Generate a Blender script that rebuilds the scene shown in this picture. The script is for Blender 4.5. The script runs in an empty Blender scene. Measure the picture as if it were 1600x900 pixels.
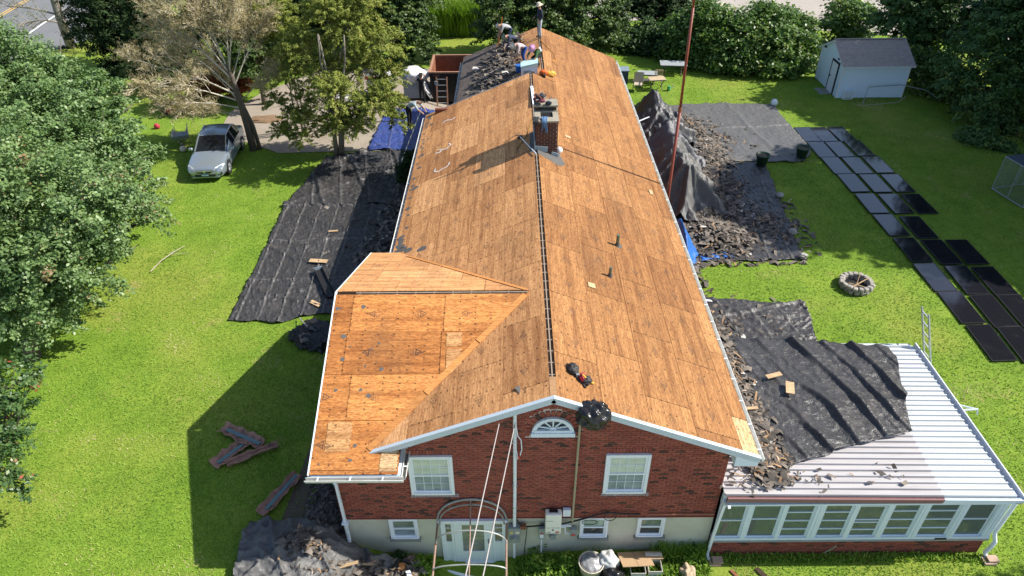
import bpy, bmesh, math, random
import numpy as np
from mathutils import Vector, Matrix, noise, Euler
R_ = random.Random(11)
RNG = np.random.default_rng(5)
SC = bpy.context.scene
COL = SC.collection
PI = math.pi
def rad(a): return math.radians(a)

# ---------------------------------------------------------------- camera
cam_d = bpy.data.cameras.new("camera")
cam = bpy.data.objects.new("camera", cam_d); COL.objects.link(cam)
cam_d.sensor_width = 36.0
cam_d.lens = 1108.93 / 1600 * 36.0
cam_d.clip_end = 2000
def cam_axes(p, y, r):
    fwd = Vector((-math.sin(y)*math.cos(p), math.cos(y)*math.cos(p), -math.sin(p)))
    right = Vector((math.cos(y), math.sin(y), 0)); up = right.cross(fwd)
    return (right*math.cos(r)+up*math.sin(r), -right*math.sin(r)+up*math.cos(r), fwd)
r_, u_, f_ = cam_axes(.6307, .0013, -.0079)
m = Matrix((r_, u_, -f_)).transposed().to_4x4()
m.translation = (-0.89, -11.575, 17.536)
cam.matrix_world = m
SC.camera = cam

# ---------------------------------------------------------------- sky and sun
SUN_EL = 43.7
w = bpy.data.worlds.new("World"); SC.world = w; w.use_nodes = True
nt = w.node_tree; bg = nt.nodes['Background']
sk = nt.nodes.new('ShaderNodeTexSky'); sk.sky_type = 'NISHITA'; sk.sun_disc = False
sk.sun_elevation = rad(SUN_EL); sk.sun_rotation = rad(87)
nt.links.new(sk.outputs[0], bg.inputs[0]); bg.inputs[1].default_value = 0.11
sd = bpy.data.lights.new("sun", 'SUN'); so = bpy.data.objects.new("sun", sd); COL.objects.link(so)
sd.energy = 5.0; sd.angle = rad(.5); sd.color = (1, .95, .86)
so.rotation_euler = Vector((1.046, .05, 1.0)).to_track_quat('Z', 'Y').to_euler()
so.location = (40, 0, 40)
SC.view_settings.view_transform = 'Standard'; SC.view_settings.look = 'None'
SC.view_settings.exposure = 0.7; SC.view_settings.gamma = 1

# ---------------------------------------------------------------- terrain height
def _ss(a, b, x):
    t = min(1, max(0, (x-a)/(b-a))); return t*t*(3-2*t)
def gz(x, y):
    left = 1.15+0.15*_ss(5, 30, y)
    right = 0.75*_ss(0.5, 14, y)+0.25*_ss(14, 40, y)-0.42*math.exp(-((x+1.9)/1.5)**2)*_ss(-6, -2.5, y)*(1-_ss(0.3, 1.5, y))
    sx = 1-_ss(-6.6, -4.4, x); back = _ss(36, 44, y)
    return (left*sx+right*(1-sx))*(1-back)+1.15*back

# ---------------------------------------------------------------- object helpers
def link(o): COL.objects.link(o); return o
def tag(o, label=None, cat=None, group=None, kind=None):
    if label: o['label'] = label
    if cat: o['category'] = cat
    if group: o['group'] = group
    if kind: o['kind'] = kind
    return o
def thing(name, label, cat, loc=(0, 0, 0), rz=0, group=None):
    o = bpy.data.objects.new(name, None); o.empty_display_size = .2
    o.location = loc; o.rotation_euler = (0, 0, rz); link(o)
    return tag(o, label, cat, group)
class MB:
    """collects faces, then links them as one mesh object"""
    def __init__(s): s.v = []; s.f = []; s.mi = []; s.uv = None
    def face(s, pts, mi=0):
        n = len(s.v); s.v += [tuple(p) for p in pts]; s.f.append(tuple(range(n, n+len(pts)))); s.mi.append(mi); return s
    def box(s, x0, x1, y0, y1, z0, z1, mi=0, M=None):
        p = [(x0,y0,z0),(x1,y0,z0),(x1,y1,z0),(x0,y1,z0),(x0,y0,z1),(x1,y0,z1),(x1,y1,z1),(x0,y1,z1)]
        if M is not None: p = [tuple(M @ Vector(q)) for q in p]
        n = len(s.v); s.v += p
        for q in ((0,3,2,1),(4,5,6,7),(0,1,5,4),(1,2,6,5),(2,3,7,6),(3,0,4,7)):
            s.f.append(tuple(n+i for i in q)); s.mi.append(mi)
        return s
    def cbox(s, c, d, mi=0, rz=0, M=None):
        m_ = Matrix.Translation(c) @ (M if M is not None else Matrix.Rotation(rz, 4, 'Z'))
        return s.box(-d[0]/2, d[0]/2, -d[1]/2, d[1]/2, -d[2]/2, d[2]/2, mi, m_)
    def bar(s, a, b, wd, ht, mi=0, up=(0, 0, 1)):
        """square bar from a to b, width wd (sideways), height ht (along up)"""
        a = Vector(a); b = Vector(b); d = (b-a); L = d.length; d.normalize()
        side = d.cross(Vector(up))
        if side.length < 1e-4: side = d.cross(Vector((1, 0, 0)))
        side.normalize(); u = side.cross(d)
        m_ = Matrix((d, side, u)).transposed().to_4x4(); m_.translation = a
        return s.box(0, L, -wd/2, wd/2, -ht/2, ht/2, mi, m_)
    def tube(s, pts, r, n=8, mi=0, cap=True):
        pts = [Vector(p) for p in pts]; rs = r if isinstance(r, (list, tuple)) else [r]*len(pts)
        rings = []; prev = None
        for i, p in enumerate(pts):
            d = (pts[min(i+1, len(pts)-1)]-pts[max(i-1, 0)])
            if d.length < 1e-9: d = Vector((0, 0, 1))
            d.normalize()
            if prev is None:
                a = d.orthogonal().normalized()
            else:
                a = prev-d*prev.dot(d)
                a = a.normalized() if a.length > 1e-6 else d.orthogonal().normalized()
            prev = a; b = d.cross(a); base = len(s.v)
            s.v += [tuple(p+(a*math.cos(2*PI*k/n)+b*math.sin(2*PI*k/n))*rs[i]) for k in range(n)]
            rings.append(base)
        for q, t in zip(rings, rings[1:]):
            for k in range(n):
                s.f.append((q+k, q+(k+1) % n, t+(k+1) % n, t+k)); s.mi.append(mi)
        if cap:
            s.f.append(tuple(rings[0]+k for k in reversed(range(n)))); s.mi.append(mi)
            s.f.append(tuple(rings[-1]+k for k in range(n))); s.mi.append(mi)
        return s
    def prism(s, poly, vec, mi=0):
        """polygon (3-D points) extruded by vec"""
        n = len(s.v); k = len(poly); vec = Vector(vec)
        s.v += [tuple(p) for p in poly]+[tuple(Vector(p)+vec) for p in poly]
        s.f.append(tuple(range(n, n+k))[::-1]); s.f.append(tuple(range(n+k, n+2*k))); s.mi += [mi, mi]
        for i in range(k):
            j = (i+1) % k; s.f.append((n+i, n+j, n+k+j, n+k+i)); s.mi.append(mi)
        return s
    def lathe(s, prof, n=16, c=(0, 0, 0), mi=0, jit=0):
        base = len(s.v)
        for r, z in prof:
            for k in range(n):
                q = r*(1+jit*R_.uniform(-1, 1))
                s.v.append((c[0]+q*math.cos(2*PI*k/n), c[1]+q*math.sin(2*PI*k/n), c[2]+z))
        for i in range(len(prof)-1):
            for k in range(n):
                a = base+i*n; s.f.append((a+k, a+(k+1) % n, a+n+(k+1) % n, a+n+k)); s.mi.append(mi)
        return s
    def mesh(s, name, mats, smooth=False):
        me = bpy.data.meshes.new(name); me.from_pydata(s.v, [], s.f)
        for m_ in (mats if isinstance(mats, (list, tuple)) else [mats]): me.materials.append(m_)
        if any(s.mi): me.polygons.foreach_set('material_index', s.mi)
        if smooth: me.polygons.foreach_set('use_smooth', [True]*len(s.f))
        me.update(); return me
    def build(s, name, mats, parent=None, smooth=False, world=True, recalc=True):
        me = s.mesh(name, mats, smooth)
        if recalc:
            bm = bmesh.new(); bm.from_mesh(me); bmesh.ops.recalc_face_normals(bm, faces=bm.faces); bm.to_mesh(me); bm.free()
        o = link(bpy.data.objects.new(name, me))
        if parent is not None:
            o.parent = parent
            if world:                       # vertices were given in world space
                q = parent; mw = Matrix.Identity(4)
                while q is not None: mw = q.matrix_basis @ mw; q = q.parent
                o.matrix_basis = mw.inverted()
        return o
def child(name, me, parent, M=None):
    o = link(bpy.data.objects.new(name, me)); o.parent = parent
    if M is not None: o.matrix_basis = M
    return o
def copy_tree(o, parent=None):
    c = o.copy(); COL.objects.link(c); c.parent = parent
    for ch in list(o.children): copy_tree(ch, c)
    return c

# ---------------------------------------------------------------- material helpers
class G:
    """terse node-tree writer"""
    def __init__(s, name):
        s.m = bpy.data.materials.new(name); s.m.use_nodes = True; s.t = s.m.node_tree
        s.b = s.t.nodes['Principled BSDF']; s.out = s.t.nodes['Material Output']
    def n(s, typ, **kw):
        nd = s.t.nodes.new('ShaderNode'+typ)
        for k, v in kw.items(): setattr(nd, k, v)
        return nd
    def set(s, sock, v):
        if hasattr(v, 'is_linked') or isinstance(v, bpy.types.NodeSocket): s.t.links.new(v, sock)
        elif isinstance(v, (tuple, list)) and len(v) == 3 and sock.type == 'RGBA': sock.default_value = (*v, 1)
        else: sock.default_value = v
    def math(s, op, a, b=0.0, c=0.0, clamp=False):
        nd = s.n('Math', operation=op, use_clamp=clamp); s.set(nd.inputs[0], a); s.set(nd.inputs[1], b); s.set(nd.inputs[2], c); return nd.outputs[0]
    def mix(s, f, a, b, mode='MIX'):
        nd = s.n('Mix', data_type='RGBA', blend_type=mode); s.set(nd.inputs[0], f); s.set(nd.inputs[6], a); s.set(nd.inputs[7], b); return nd.outputs[2]
    def noise(s, vec, scale, detail=3, rough=.6, dist=0):
        nd = s.n('TexNoise'); nd.inputs['Scale'].default_value = scale; nd.inputs['Detail'].default_value = detail
        nd.inputs['Roughness'].default_value = rough; nd.inputs['Distortion'].default_value = dist
        if vec is not None: s.t.links.new(vec, nd.inputs['Vector'])
        return nd.outputs[0]
    def ramp(s, f, stops, interp='LINEAR'):
        nd = s.n('ValToRGB'); s.t.links.new(f, nd.inputs[0]); cr = nd.color_ramp; cr.interpolation = interp
        while len(cr.elements) < len(stops): cr.elements.new(.5)
        for e, (p, c) in zip(cr.elements, stops):
            e.position = p; e.color = (*c, 1) if len(c) == 3 else c
        return nd.outputs[0]
    def smooth(s, v, a, b):
        nd = s.n('MapRange', interpolation_type='SMOOTHSTEP'); s.set(nd.inputs[0], v); s.set(nd.inputs[1], a); s.set(nd.inputs[2], b); return nd.outputs[0]
    def scalev(s, vec, sc):
        nd = s.n('VectorMath', operation='MULTIPLY'); s.t.links.new(vec, nd.inputs[0]); nd.inputs[1].default_value = sc; return nd.outputs[0]
    def bump(s, h, strength, dist=.02):
        nd = s.n('Bump'); nd.inputs['Strength'].default_value = strength; nd.inputs['Distance'].default_value = dist
        s.t.links.new(h, nd.inputs['Height']); s.t.links.new(nd.outputs[0], s.b.inputs['Normal'])
    def base(s, c): s.set(s.b.inputs['Base Color'], c)
    def p(s, rough=None, metal=None, spec=None):
        if rough is not None: s.set(s.b.inputs['Roughness'], rough)
        if metal is not None: s.set(s.b.inputs['Metallic'], metal)
        if spec is not None: s.b.inputs['Specular IOR Level'].default_value = spec
        return s.m
    @property
    def obj(s): return s.n('TexCoord').outputs['Object']
    @property
    def pos(s): return s.n('NewGeometry').outputs['Position']
    @property
    def rnd(s): return s.n('ObjectInfo').outputs['Random']
    @property
    def isl(s): return s.n('NewGeometry').outputs['Random Per Island']
    def attr(s, name): return s.n('Attribute', attribute_name=name).outputs['Fac']
def dark(c, k): return tuple(x*k for x in c)
def mat(name, col, rough=.7, var=.25, scale=3.0, metal=0, spec=.4, bump=0, bscale=30, dirt=None, island=0):
    """painted / plain surface: base colour with blotchy wear, fine grain and a random shift per object"""
    g = G(name); v = g.pos
    n1 = g.noise(v, scale, 4); n2 = g.noise(v, scale*12, 3)
    f = g.math('ADD', g.math('MULTIPLY', n1, .65), g.math('MULTIPLY', n2, .35))
    c = g.ramp(f, [(.25, dark(col, 1-var)), (.55, col), (.8, dark(col, 1+var*.7))])
    if dirt:
        c = g.mix(g.math('MULTIPLY', g.smooth(g.noise(v, scale*.7, 5, .7), .52, .75), dirt[1]), c, dirt[0])
    if island:
        c = g.mix(1.0, c, g.ramp(g.isl, [(0, (1-island,)*3), (1, (1+island*.6,)*3)]), 'MULTIPLY')
    g.base(c)
    if bump: g.bump(g.noise(v, bscale, 4), bump)
    return g.p(rough, metal, spec)

WHITE = mat('white_paint', (.74, .79, .85), .45, .07, 1.5, bump=.02)
VINYL = mat('white_vinyl', (.76, .80, .86), .35, .05, 1.2)
GALV = mat('galvanised_metal', (.42, .45, .47), .4, .15, 4, metal=.6)
STEELGREY = mat('grey_metal', (.30, .34, .36), .45, .12, 5, metal=.3)
BLACK = mat('black_plastic', (.018, .018, .02), .45, .3, 6)
RUST = mat('rusty_steel', (.25, .09, .045), .75, .45, 9, bump=.15, bscale=60)
# ================================================================ ground, paths
def lawn_material():
    g = G('lawn'); v = g.pos
    big = g.noise(v, .16, 4, .6); mid = g.noise(v, .9, 4, .65); fine = g.noise(v, 14, 4, .7); tiny = g.noise(v, 60, 2, .6)
    c = g.ramp(mid, [(.28, (.13, .225, .024)), (.5, (.17, .28, .032)), (.72, (.23, .325, .045))])
    c = g.mix(g.math('MULTIPLY', g.smooth(big, .48, .68), .6), c, (.29, .315, .065))
    c = g.mix(g.math('MULTIPLY', g.smooth(g.noise(v, .55, 5, .75), .58, .72), .7), c, (.36, .30, .13))
    c = g.mix(1, c, g.ramp(fine, [(.3, (.62, .66, .55)), (.6, (1.12, 1.1, 1.1))]), 'MULTIPLY')
    c = g.mix(1, c, g.ramp(tiny, [(.3, (.7, .72, .6)), (.65, (1.15, 1.12, 1.1))]), 'MULTIPLY')
    g.base(c); g.bump(g.math('ADD', fine, tiny), .55, .05)
    return g.p(.9, spec=.15)
LAWN = lawn_material()
def grid_mesh(xs, ys, zf):
    X, Y = np.meshgrid(xs, ys); Z = np.array([[zf(a, b) for a, b in zip(r, q)] for r, q in zip(X, Y)])
    v = np.stack([X, Y, Z], -1).reshape(-1, 3); nx = len(xs); ny = len(ys)
    i = np.arange(nx-1)[None, :]+np.arange(ny-1)[:, None]*nx
    f = np.stack([i, i+1, i+1+nx, i+nx], -1).reshape(-1, 4)
    return v, f
def np_mesh(name, v, f, mats, smooth=False, lv=None, mi=None):
    me = bpy.data.meshes.new(name); k = f.shape[1]
    me.vertices.add(len(v)); me.vertices.foreach_set('co', np.asarray(v, np.float32).ravel())
    me.loops.add(f.size); me.loops.foreach_set('vertex_index', f.astype(np.int32).ravel())
    me.polygons.add(len(f)); me.polygons.foreach_set('loop_start', np.arange(0, f.size, k, dtype=np.int32))
    me.polygons.foreach_set('loop_total', np.full(len(f), k, np.int32))
    if smooth: me.polygons.foreach_set('use_smooth', np.ones(len(f), bool))
    for m_ in (mats if isinstance(mats, (list, tuple)) else [mats]): me.materials.append(m_)
    if mi is not None: me.polygons.foreach_set('material_index', np.asarray(mi, np.int32))
    if lv is not None:
        a = me.attributes.new('lv', 'FLOAT', 'FACE'); a.data.foreach_set('value', np.asarray(lv, np.float32))
    me.update(calc_edges=True); me.validate(); return me
xs = np.unique(np.concatenate([np.linspace(-300, -46, 12), np.arange(-46, 46, .5), np.linspace(46, 300, 12)]))
ys = np.unique(np.concatenate([np.linspace(-120, -16, 6), np.arange(-16, 50, .5), np.linspace(50, 400, 14)]))
def gz_b(x, y): return gz(x, y)+.05*(noise.noise((x*.35, y*.35, 3)))*(1 if (abs(x) > 7 or y < -1) else .3)
v, f = grid_mesh(xs, ys, gz_b)
ground = link(bpy.data.objects.new('lawn_ground', np_mesh('lawn_ground', v, f, LAWN, True)))
tag(ground, 'mown green lawn around the house', kind='structure')
def sheet(name, poly, mat_, lift=.03, step=.6, label=None, sag=0):
    """a polygon laid over the terrain, cut into strips so that it follows the ground"""
    bm = bmesh.new(); vs = [bm.verts.new((p[0], p[1], 0)) for p in poly]; bm.faces.new(vs)
    x0, x1 = min(p[0] for p in poly), max(p[0] for p in poly); y0, y1 = min(p[1] for p in poly), max(p[1] for p in poly)
    for a, b, n in ((x0, x1, (1, 0, 0)), (y0, y1, (0, 1, 0))):
        t = a+step
        while t < b:
            bmesh.ops.bisect_plane(bm, geom=bm.verts[:]+bm.edges[:]+bm.faces[:], plane_co=Vector(n)*t, plane_no=n); t += step
    for q in bm.verts: q.co.z = gz_b(q.co.x, q.co.y)+lift+sag*noise.noise(q.co*1.3)
    me = bpy.data.meshes.new(name); bm.normal_update(); bm.to_mesh(me); bm.free(); me.materials.append(mat_)
    if me.polygons and me.polygons[0].normal.z < 0: me.flip_normals()
    o = link(bpy.data.objects.new(name, me)); tag(o, label, kind='structure'); return o
ASPH = mat('asphalt', (.16, .165, .17), .9, .15, .6, bump=.15, bscale=40)
DRIVE = mat('worn_driveway', (.30, .255, .205), .95, .22, .8, bump=.2, bscale=25, dirt=((.2, .15, .1), .5))
FIELD = mat('gravel_field', (.36, .32, .28), .95, .2, .35, bump=.4, bscale=9)
SOIL = mat('bare_soil', (.12, .09, .065), .95, .4, 2, bump=.4, bscale=25)
LINEW = mat('road_line_white', (.75, .75, .72), .7, .12, 6)
LINEY = mat('road_line_yellow', (.62, .38, .10), .7, .12, 6)
rd = Vector((-.085, .996)).normalized(); rn = Vector((rd.y, -rd.x))
def strip(o, a, b, wd):
    o = Vector(o); return [tuple(o+rd*a-rn*wd), tuple(o+rd*b-rn*wd), tuple(o+rd*b+rn*wd), tuple(o+rd*a+rn*wd)]
sheet('road', [(-36.2, 36), (-33.5, 42), (-31, 49), (-31, 70), (-32, 130), (-62, 130), (-57, 36)], ASPH, .03, 2, 'grey asphalt road with painted lines passing beyond the trees')
for k in range(2):
    sheet('road_line', strip((-38.6, 46), -9+k*0, 60, .09) if k == 0 else strip((-43.6, 51), -9, 60, .08), LINEW if k == 0 else LINEY, .04, 2)
sheet('road_line', strip((-43.95, 51), -9, 60, .08), LINEY, .04, 2)
sheet('driveway', [(-17.2, 25.4), (-13.2, 22.9), (-10.6, 23.0), (-6, 23.1), (-4.0, 23.6), (-4.0, 31.5), (-5.5, 35.5), (-9, 36.5), (-13.5, 36), (-16.5, 31.5), (-17.5, 28.5)], DRIVE, .03, .8, 'worn pale driveway with leaf litter behind the cedar')
sheet('gravel_field', [(7.5, 47.5), (17, 46), (24, 43.8), (32, 42), (44, 38), (90, 30), (120, 60), (80, 150), (-20, 150), (-10, 54)], FIELD, .03, 3, 'pale ploughed gravel field beyond the hedge')
sheet('soil_bed', [(-7.2, .2), (-6.3, -.5), (-5.5, -.7), (-5.5, .6), (-5.5, 8.4), (-6.9, 8.3), (-7.0, 3)], SOIL, .02, .5, 'dark planting bed along the shaded left wall')

sheet('bounce_sheet', [(-9, -30), (20, -30), (20, -4.2), (-9, -4.6)], mat('bounce_sheet_grey', (.46, .45, .44), .9, .12, .8, bump=.1, bscale=30), .03, 3, 'unseen pale sheet added in front of the house to bounce light')  # out-of-view sheet, added to throw light onto the front wall
# grass blades: small triangles over the visible lawn
def grass(name, n, region, size, mats, seed, tall=1.0, keep=None, label='short mown grass with clover'):
    rng = np.random.default_rng(seed); x0, x1, y0, y1 = region
    px = rng.uniform(x0, x1, n*3); py = y0+(y1-y0)*rng.uniform(0, 1, n*3)**1.45
    ok = np.ones(len(px), bool) if keep is None else keep(px, py)
    px = px[ok][:n]; py = py[ok][:n]; n = len(px)
    pz = np.array([gz_b(a, b) for a, b in zip(px, py)])
    s = size*rng.uniform(.6, 1.35, n); a = rng.uniform(0, 2*PI, n); tl = rng.uniform(.25, 1.05, n)*tall
    d = np.stack([np.cos(a), np.sin(a), tl], 1); sd_ = np.stack([-np.sin(a), np.cos(a), rng.uniform(-.3, .3, n)], 1)*.22
    p = np.stack([px, py, pz], 1)
    vv = np.stack([p-sd_*s[:, None], p+sd_*s[:, None], p+d*s[:, None]*.8], 1).reshape(-1, 3)
    ff = np.arange(len(vv)).reshape(-1, 3)
    patch = np.array([noise.noise((a*.5, b*.5, 7)) for a, b in zip(px, py)])
    dry = np.array([max(0, noise.noise((a*.45, b*.45, 20))-.32)*1.6+max(0, noise.noise((a*1.7, b*1.7, 31))-.5)*1.6 for a, b in zip(px, py)])
    o = link(bpy.data.objects.new(name, np_mesh(name, vv, ff, mats, False, np.clip(.45+patch*.6+rng.normal(0, .15, n)+dry, 0, 1))))
    return tag(o, label, kind='stuff')
def leaf_material(name, stops, rough=.45, trans=.3, spec=.35):
    g = G(name); c = g.ramp(g.attr('lv'), stops); g.base(c); g.p(rough, 0, spec)
    tr = g.n('BsdfTranslucent'); g.set(tr.inputs[0], g.mix(1, c, (1.1, 1.25, .55), 'MULTIPLY'))
    mx = g.n('MixShader'); mx.inputs[0].default_value = trans
    g.t.links.new(g.b.outputs[0], mx.inputs[1]); g.t.links.new(tr.outputs[0], mx.inputs[2]); g.t.links.new(mx.outputs[0], g.out.inputs[0])
    return g.m
GRASS = leaf_material('grass_blades', [(0, (.115, .205, .022)), (.4, (.165, .285, .030)), (.72, (.235, .345, .044)), (.9, (.32, .37, .08)), (1, (.45, .40, .20))], .6, .25, .2)
def keep_l(x, y): return ~((x > -5.6) & (y > 0)) & ~((x > -4.5) & (y > -.3))
def keep_r(x, y): return ~((x < 12.1) & (y > -.2) & (y < 5.7)) & ~((x < 5) & (y > -.1))
grass('grass_left', 170000, (-20, -5.5, -6, 26), .066, GRASS, 1, keep=keep_l, label='sunny mown grass left of the house')
grass('grass_right', 150000, (5, 27, -1.5, 36), .074, GRASS, 2, keep=keep_r, label='mown grass on the right side lawn')
# ================================================================ the house
SL = .4117; ZR = 6.363; CS = 1/math.sqrt(1+SL*SL); SN = SL*CS
def plywood(name, a, b, gscale, stain, stampcol=(.05, .035, .03), inkk=.8):
    """sheathing: grain along the sheet, nail rows, stains and the printed triangle stamps (sheet UV in metres)"""
    g = G(name); uv = g.n('UVMap').outputs[0]; pos = g.pos; rnd = g.rnd
    sep = g.n('SeparateXYZ'); g.t.links.new(uv, sep.inputs[0]); U, V = sep.outputs[0], sep.outputs[1]
    off = g.n('CombineXYZ'); g.set(off.inputs[2], g.math('MULTIPLY', rnd, 50.0)); 
    av = g.n('VectorMath', operation='ADD'); g.t.links.new(uv, av.inputs[0]); g.t.links.new(off.outputs[0], av.inputs[1]); q = av.outputs[0]
    grain = g.noise(g.scalev(q, (1.1, 16, 1)), 1.6, 5, .65); fleck = g.noise(g.scalev(q, (14, 42, 1)), 1.0, 3, .6)
    chip = g.n('TexVoronoi'); chip.inputs['Scale'].default_value = 1; g.t.links.new(g.scalev(q, (13, 34, 1)), chip.inputs['Vector'])
    cc = g.n('SeparateColor'); g.t.links.new(chip.outputs['Color'], cc.inputs[0])
    c = g.mix(g.smooth(grain, .25, .78), a, b)
    c = g.mix(1, c, g.ramp(rnd, [(0, (.74, .69, .66)), (.35, (.93, .92, .90)), (.7, (1.05, 1.05, 1.04)), (.92, (1.12, 1.16, 1.2)), (1, (1.2, 1.27, 1.34))]), 'MULTIPLY')
    c = g.mix(gscale, c, g.mix(1, c, g.ramp(cc.outputs[0], [(0, (.62, .55, .5)), (.5, (1, 1, 1)), (1, (1.3, 1.33, 1.3))]), 'MULTIPLY'))
    c = g.mix(1, c, g.ramp(fleck, [(.3, (.72, .68, .64)), (.55, (1.04, 1.04, 1.04))]), 'MULTIPLY')
    st = g.noise(g.scalev(pos, (.9, .33, .9)), .75, 5, .7)
    c = g.mix(g.math('MULTIPLY', g.smooth(st, .50, .72), stain), c, (.12, .062, .03))
    band = g.noise(g.scalev(q, (.25, 5.2, 1)), 1, 2)
    c = g.mix(g.math('MULTIPLY', g.smooth(band, .52, .64), .6), c, g.mix(1, c, (.62, .55, .50), 'MULTIPLY'))
    c = g.mix(g.math('MULTIPLY', g.smooth(band, .46, .34), .5), c, g.mix(1, c, (1.28, 1.34, 1.36), 'MULTIPLY'))
    # nail rows every 0.41 m along the sheet
    um = g.math('ABSOLUTE', g.math('SUBTRACT', g.math('MODULO', g.math('ADD', U, .2), .405), .2))
    vm = g.math('ABSOLUTE', g.math('SUBTRACT', g.math('MODULO', V, .17), .085))
    wob = g.math('MULTIPLY', g.noise(q, 3.3, 2), .05)
    nail = g.math('MULTIPLY', g.math('LESS_THAN', g.math('SUBTRACT', um, wob), -.0), g.math('LESS_THAN', vm, .022))
    nail = g.math('MULTIPLY', nail, g.math('GREATER_THAN', g.noise(q, 9, 1), .47))
    c = g.mix(g.math('MULTIPLY', nail, .75), c, (.035, .022, .015))
    # printed stamps: one every 1.22 m, alternately up and down
    k = g.math('FLOOR', g.math('DIVIDE', U, 1.22)); par = g.math('SUBTRACT', g.math('MULTIPLY', g.math('MODULO', k, 2.0), 2.0), 1.0)
    su = g.math('MULTIPLY', g.math('SUBTRACT', g.math('MODULO', U, 1.22), .61), par)
    sv = g.math('SUBTRACT', V, .61)
    def tri(cu, r):
        x = g.math('SUBTRACT', su, cu)
        return g.math('SUBTRACT', g.math('MAXIMUM', g.math('ADD', g.math('MULTIPLY', g.math('ABSOLUTE', sv), .86), g.math('MULTIPLY', x, .5)), g.math('MULTIPLY', x, -1.0)), r)
    t1 = tri(.045, .066)
    ring = g.math('MULTIPLY', g.math('LESS_THAN', t1, 0.0), g.math('GREATER_THAN', t1, -.028))
    ring = g.math('MAXIMUM', ring, g.math('MULTIPLY', g.math('LESS_THAN', t1, -.042), g.math('GREATER_THAN', sv, -.01)))
    def bar(u0, u1, half):
        return g.math('MULTIPLY', g.math('MULTIPLY', g.math('GREATER_THAN', su, u0), g.math('LESS_THAN', su, u1)), g.math('LESS_THAN', g.math('ABSOLUTE', sv), half))
    txt = g.math('MAXIMUM', bar(-.07, -.054, .14), bar(-.105, -.092, .13))
    txt = g.math('MAXIMUM', txt, bar(-.145, -.133, .09))
    txt = g.math('MULTIPLY', txt, g.math('GREATER_THAN', g.noise(g.scalev(q, (3, 30, 1)), 2.2, 1), .42))
    ink = g.math('MAXIMUM', ring, txt)
    ink = g.math('MULTIPLY', ink, g.math('MULTIPLY', g.smooth(g.noise(q, 26, 2), .28, .5), g.math('MULTIPLY', inkk, g.math('SUBTRACT', 1.0, g.math('MULTIPLY', rnd, .4)))))
    c = g.mix(ink, c, stampcol)
    g.base(c); g.bump(g.math('ADD', grain, fleck), .25, .01)
    return g.p(.78, spec=.25)
PLY_R = plywood('sheathing_darkened_sun_side', (.225, .097, .033), (.385, .195, .076), .5, .30)  # base darkened to offset the strong sun on the right slope
PLY_L = plywood('sheathing_lightened_dim_side', (.44, .202, .080), (.70, .37, .16), .45, .34)  # base lightened to make up for weaker sun on the slopes turned away
PLY_W = plywood('orange_sheathing', (.42, .155, .04), (.56, .25, .08), .7, .35, inkk=1.0)
PLY_P = plywood('patch_sheathing', (.46, .23, .09), (.58, .33, .15), .7, .1)
PLY_N = plywood('fresh_sheathing', (.48, .30, .15), (.58, .39, .22), .8, .05)
def bare_wood(name, col):
    g = G(name); p = g.obj; n1 = g.noise(g.scalev(p, (2, 22, 22)), 1.5, 4); 
    c = g.ramp(n1, [(.3, dark(col, .6)), (.6, col), (.8, dark(col, 1.25))]); g.base(g.mix(1, c, g.ramp(g.rnd, [(0, (.8, .8, .8)), (1, (1.15, 1.15, 1.15))]), 'MULTIPLY'))
    return g.p(.8, spec=.2)
WOOD = bare_wood('bare_wood', (.42, .24, .12)); WOODL = bare_wood('pale_wood', (.55, .38, .22)); WOODT = bare_wood('weathered_rafter', (.30, .24, .19)); WOODD = bare_wood('dark_wood', (.07, .045, .03))
def brick_mat(name, stops):
    g = G(name); r = g.math('FRACT', g.math('ADD', g.rnd, g.isl)); c = g.ramp(r, stops)
    c = g.mix(1, c, g.ramp(g.noise(g.pos, 55, 3), [(.3, (.72, .7, .7)), (.65, (1.12, 1.12, 1.12))]), 'MULTIPLY')
    c = g.mix(g.math('MULTIPLY', g.smooth(g.noise(g.pos, 1.3, 5, .7), .6, .8), .35), c, (.16, .12, .10))
    g.base(c); g.bump(g.noise(g.pos, 90, 3), .3, .006); return g.p(.85, spec=.2)
BRICK = brick_mat('red_brick', [(0, (.23, .068, .050)), (.4, (.29, .082, .058)), (.8, (.33, .102, .070)), (1, (.25, .08, .06))])
BRICKD = brick_mat('burnt_brick', [(0, (.07, .04, .033)), (1, (.135, .065, .047))])
MORTAR = mat('mortar', (.60, .50, .44), .9, .2, 4, bump=.3, bscale=70)
STUCCO = mat('foundation_render', (.54, .53, .43), .9, .16, .9, bump=.12, bscale=40, dirt=((.50, .42, .30), .55))
TRIM = mat('painted_trim', (.66, .75, .84), .5, .08, 2)
TRIMD = mat('weathered_trim', (.50, .58, .64), .5, .12, 3, dirt=((.35, .38, .40), .4))
GUT = mat('gutter_white', (.70, .70, .67), .4, .12, 3, dirt=((.3, .27, .22), .4))
GUTIN = mat('gutter_inside', (.23, .22, .20), .6, .4, 5)
def pane_mat(name, col, col2):
    g = G(name); c = g.ramp(g.noise(g.scalev(g.pos, (1.2, 1, 2.5)), 2.2, 3), [(.35, col), (.65, col2)]); g.base(c); return g.p(.06, 0, .6)
PANE_C = pane_mat('pane_pale_reflection', (.25, .34, .27), (.36, .44, .36)); PANE_S = pane_mat('pane_screen', (.17, .215, .25), (.30, .36, .41))
PANE_U = pane_mat('pane_blind', (.46, .52, .45), (.60, .65, .58)); PANE_D = pane_mat('pane_dark', (.03, .035, .04), (.09, .09, .085)); PANE_G = pane_mat('pane_green_reflection', (.10, .14, .10), (.22, .27, .21))

house = thing('brick_house', 'long brick house with its roof stripped to bare plywood sheathing', 'house')
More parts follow.
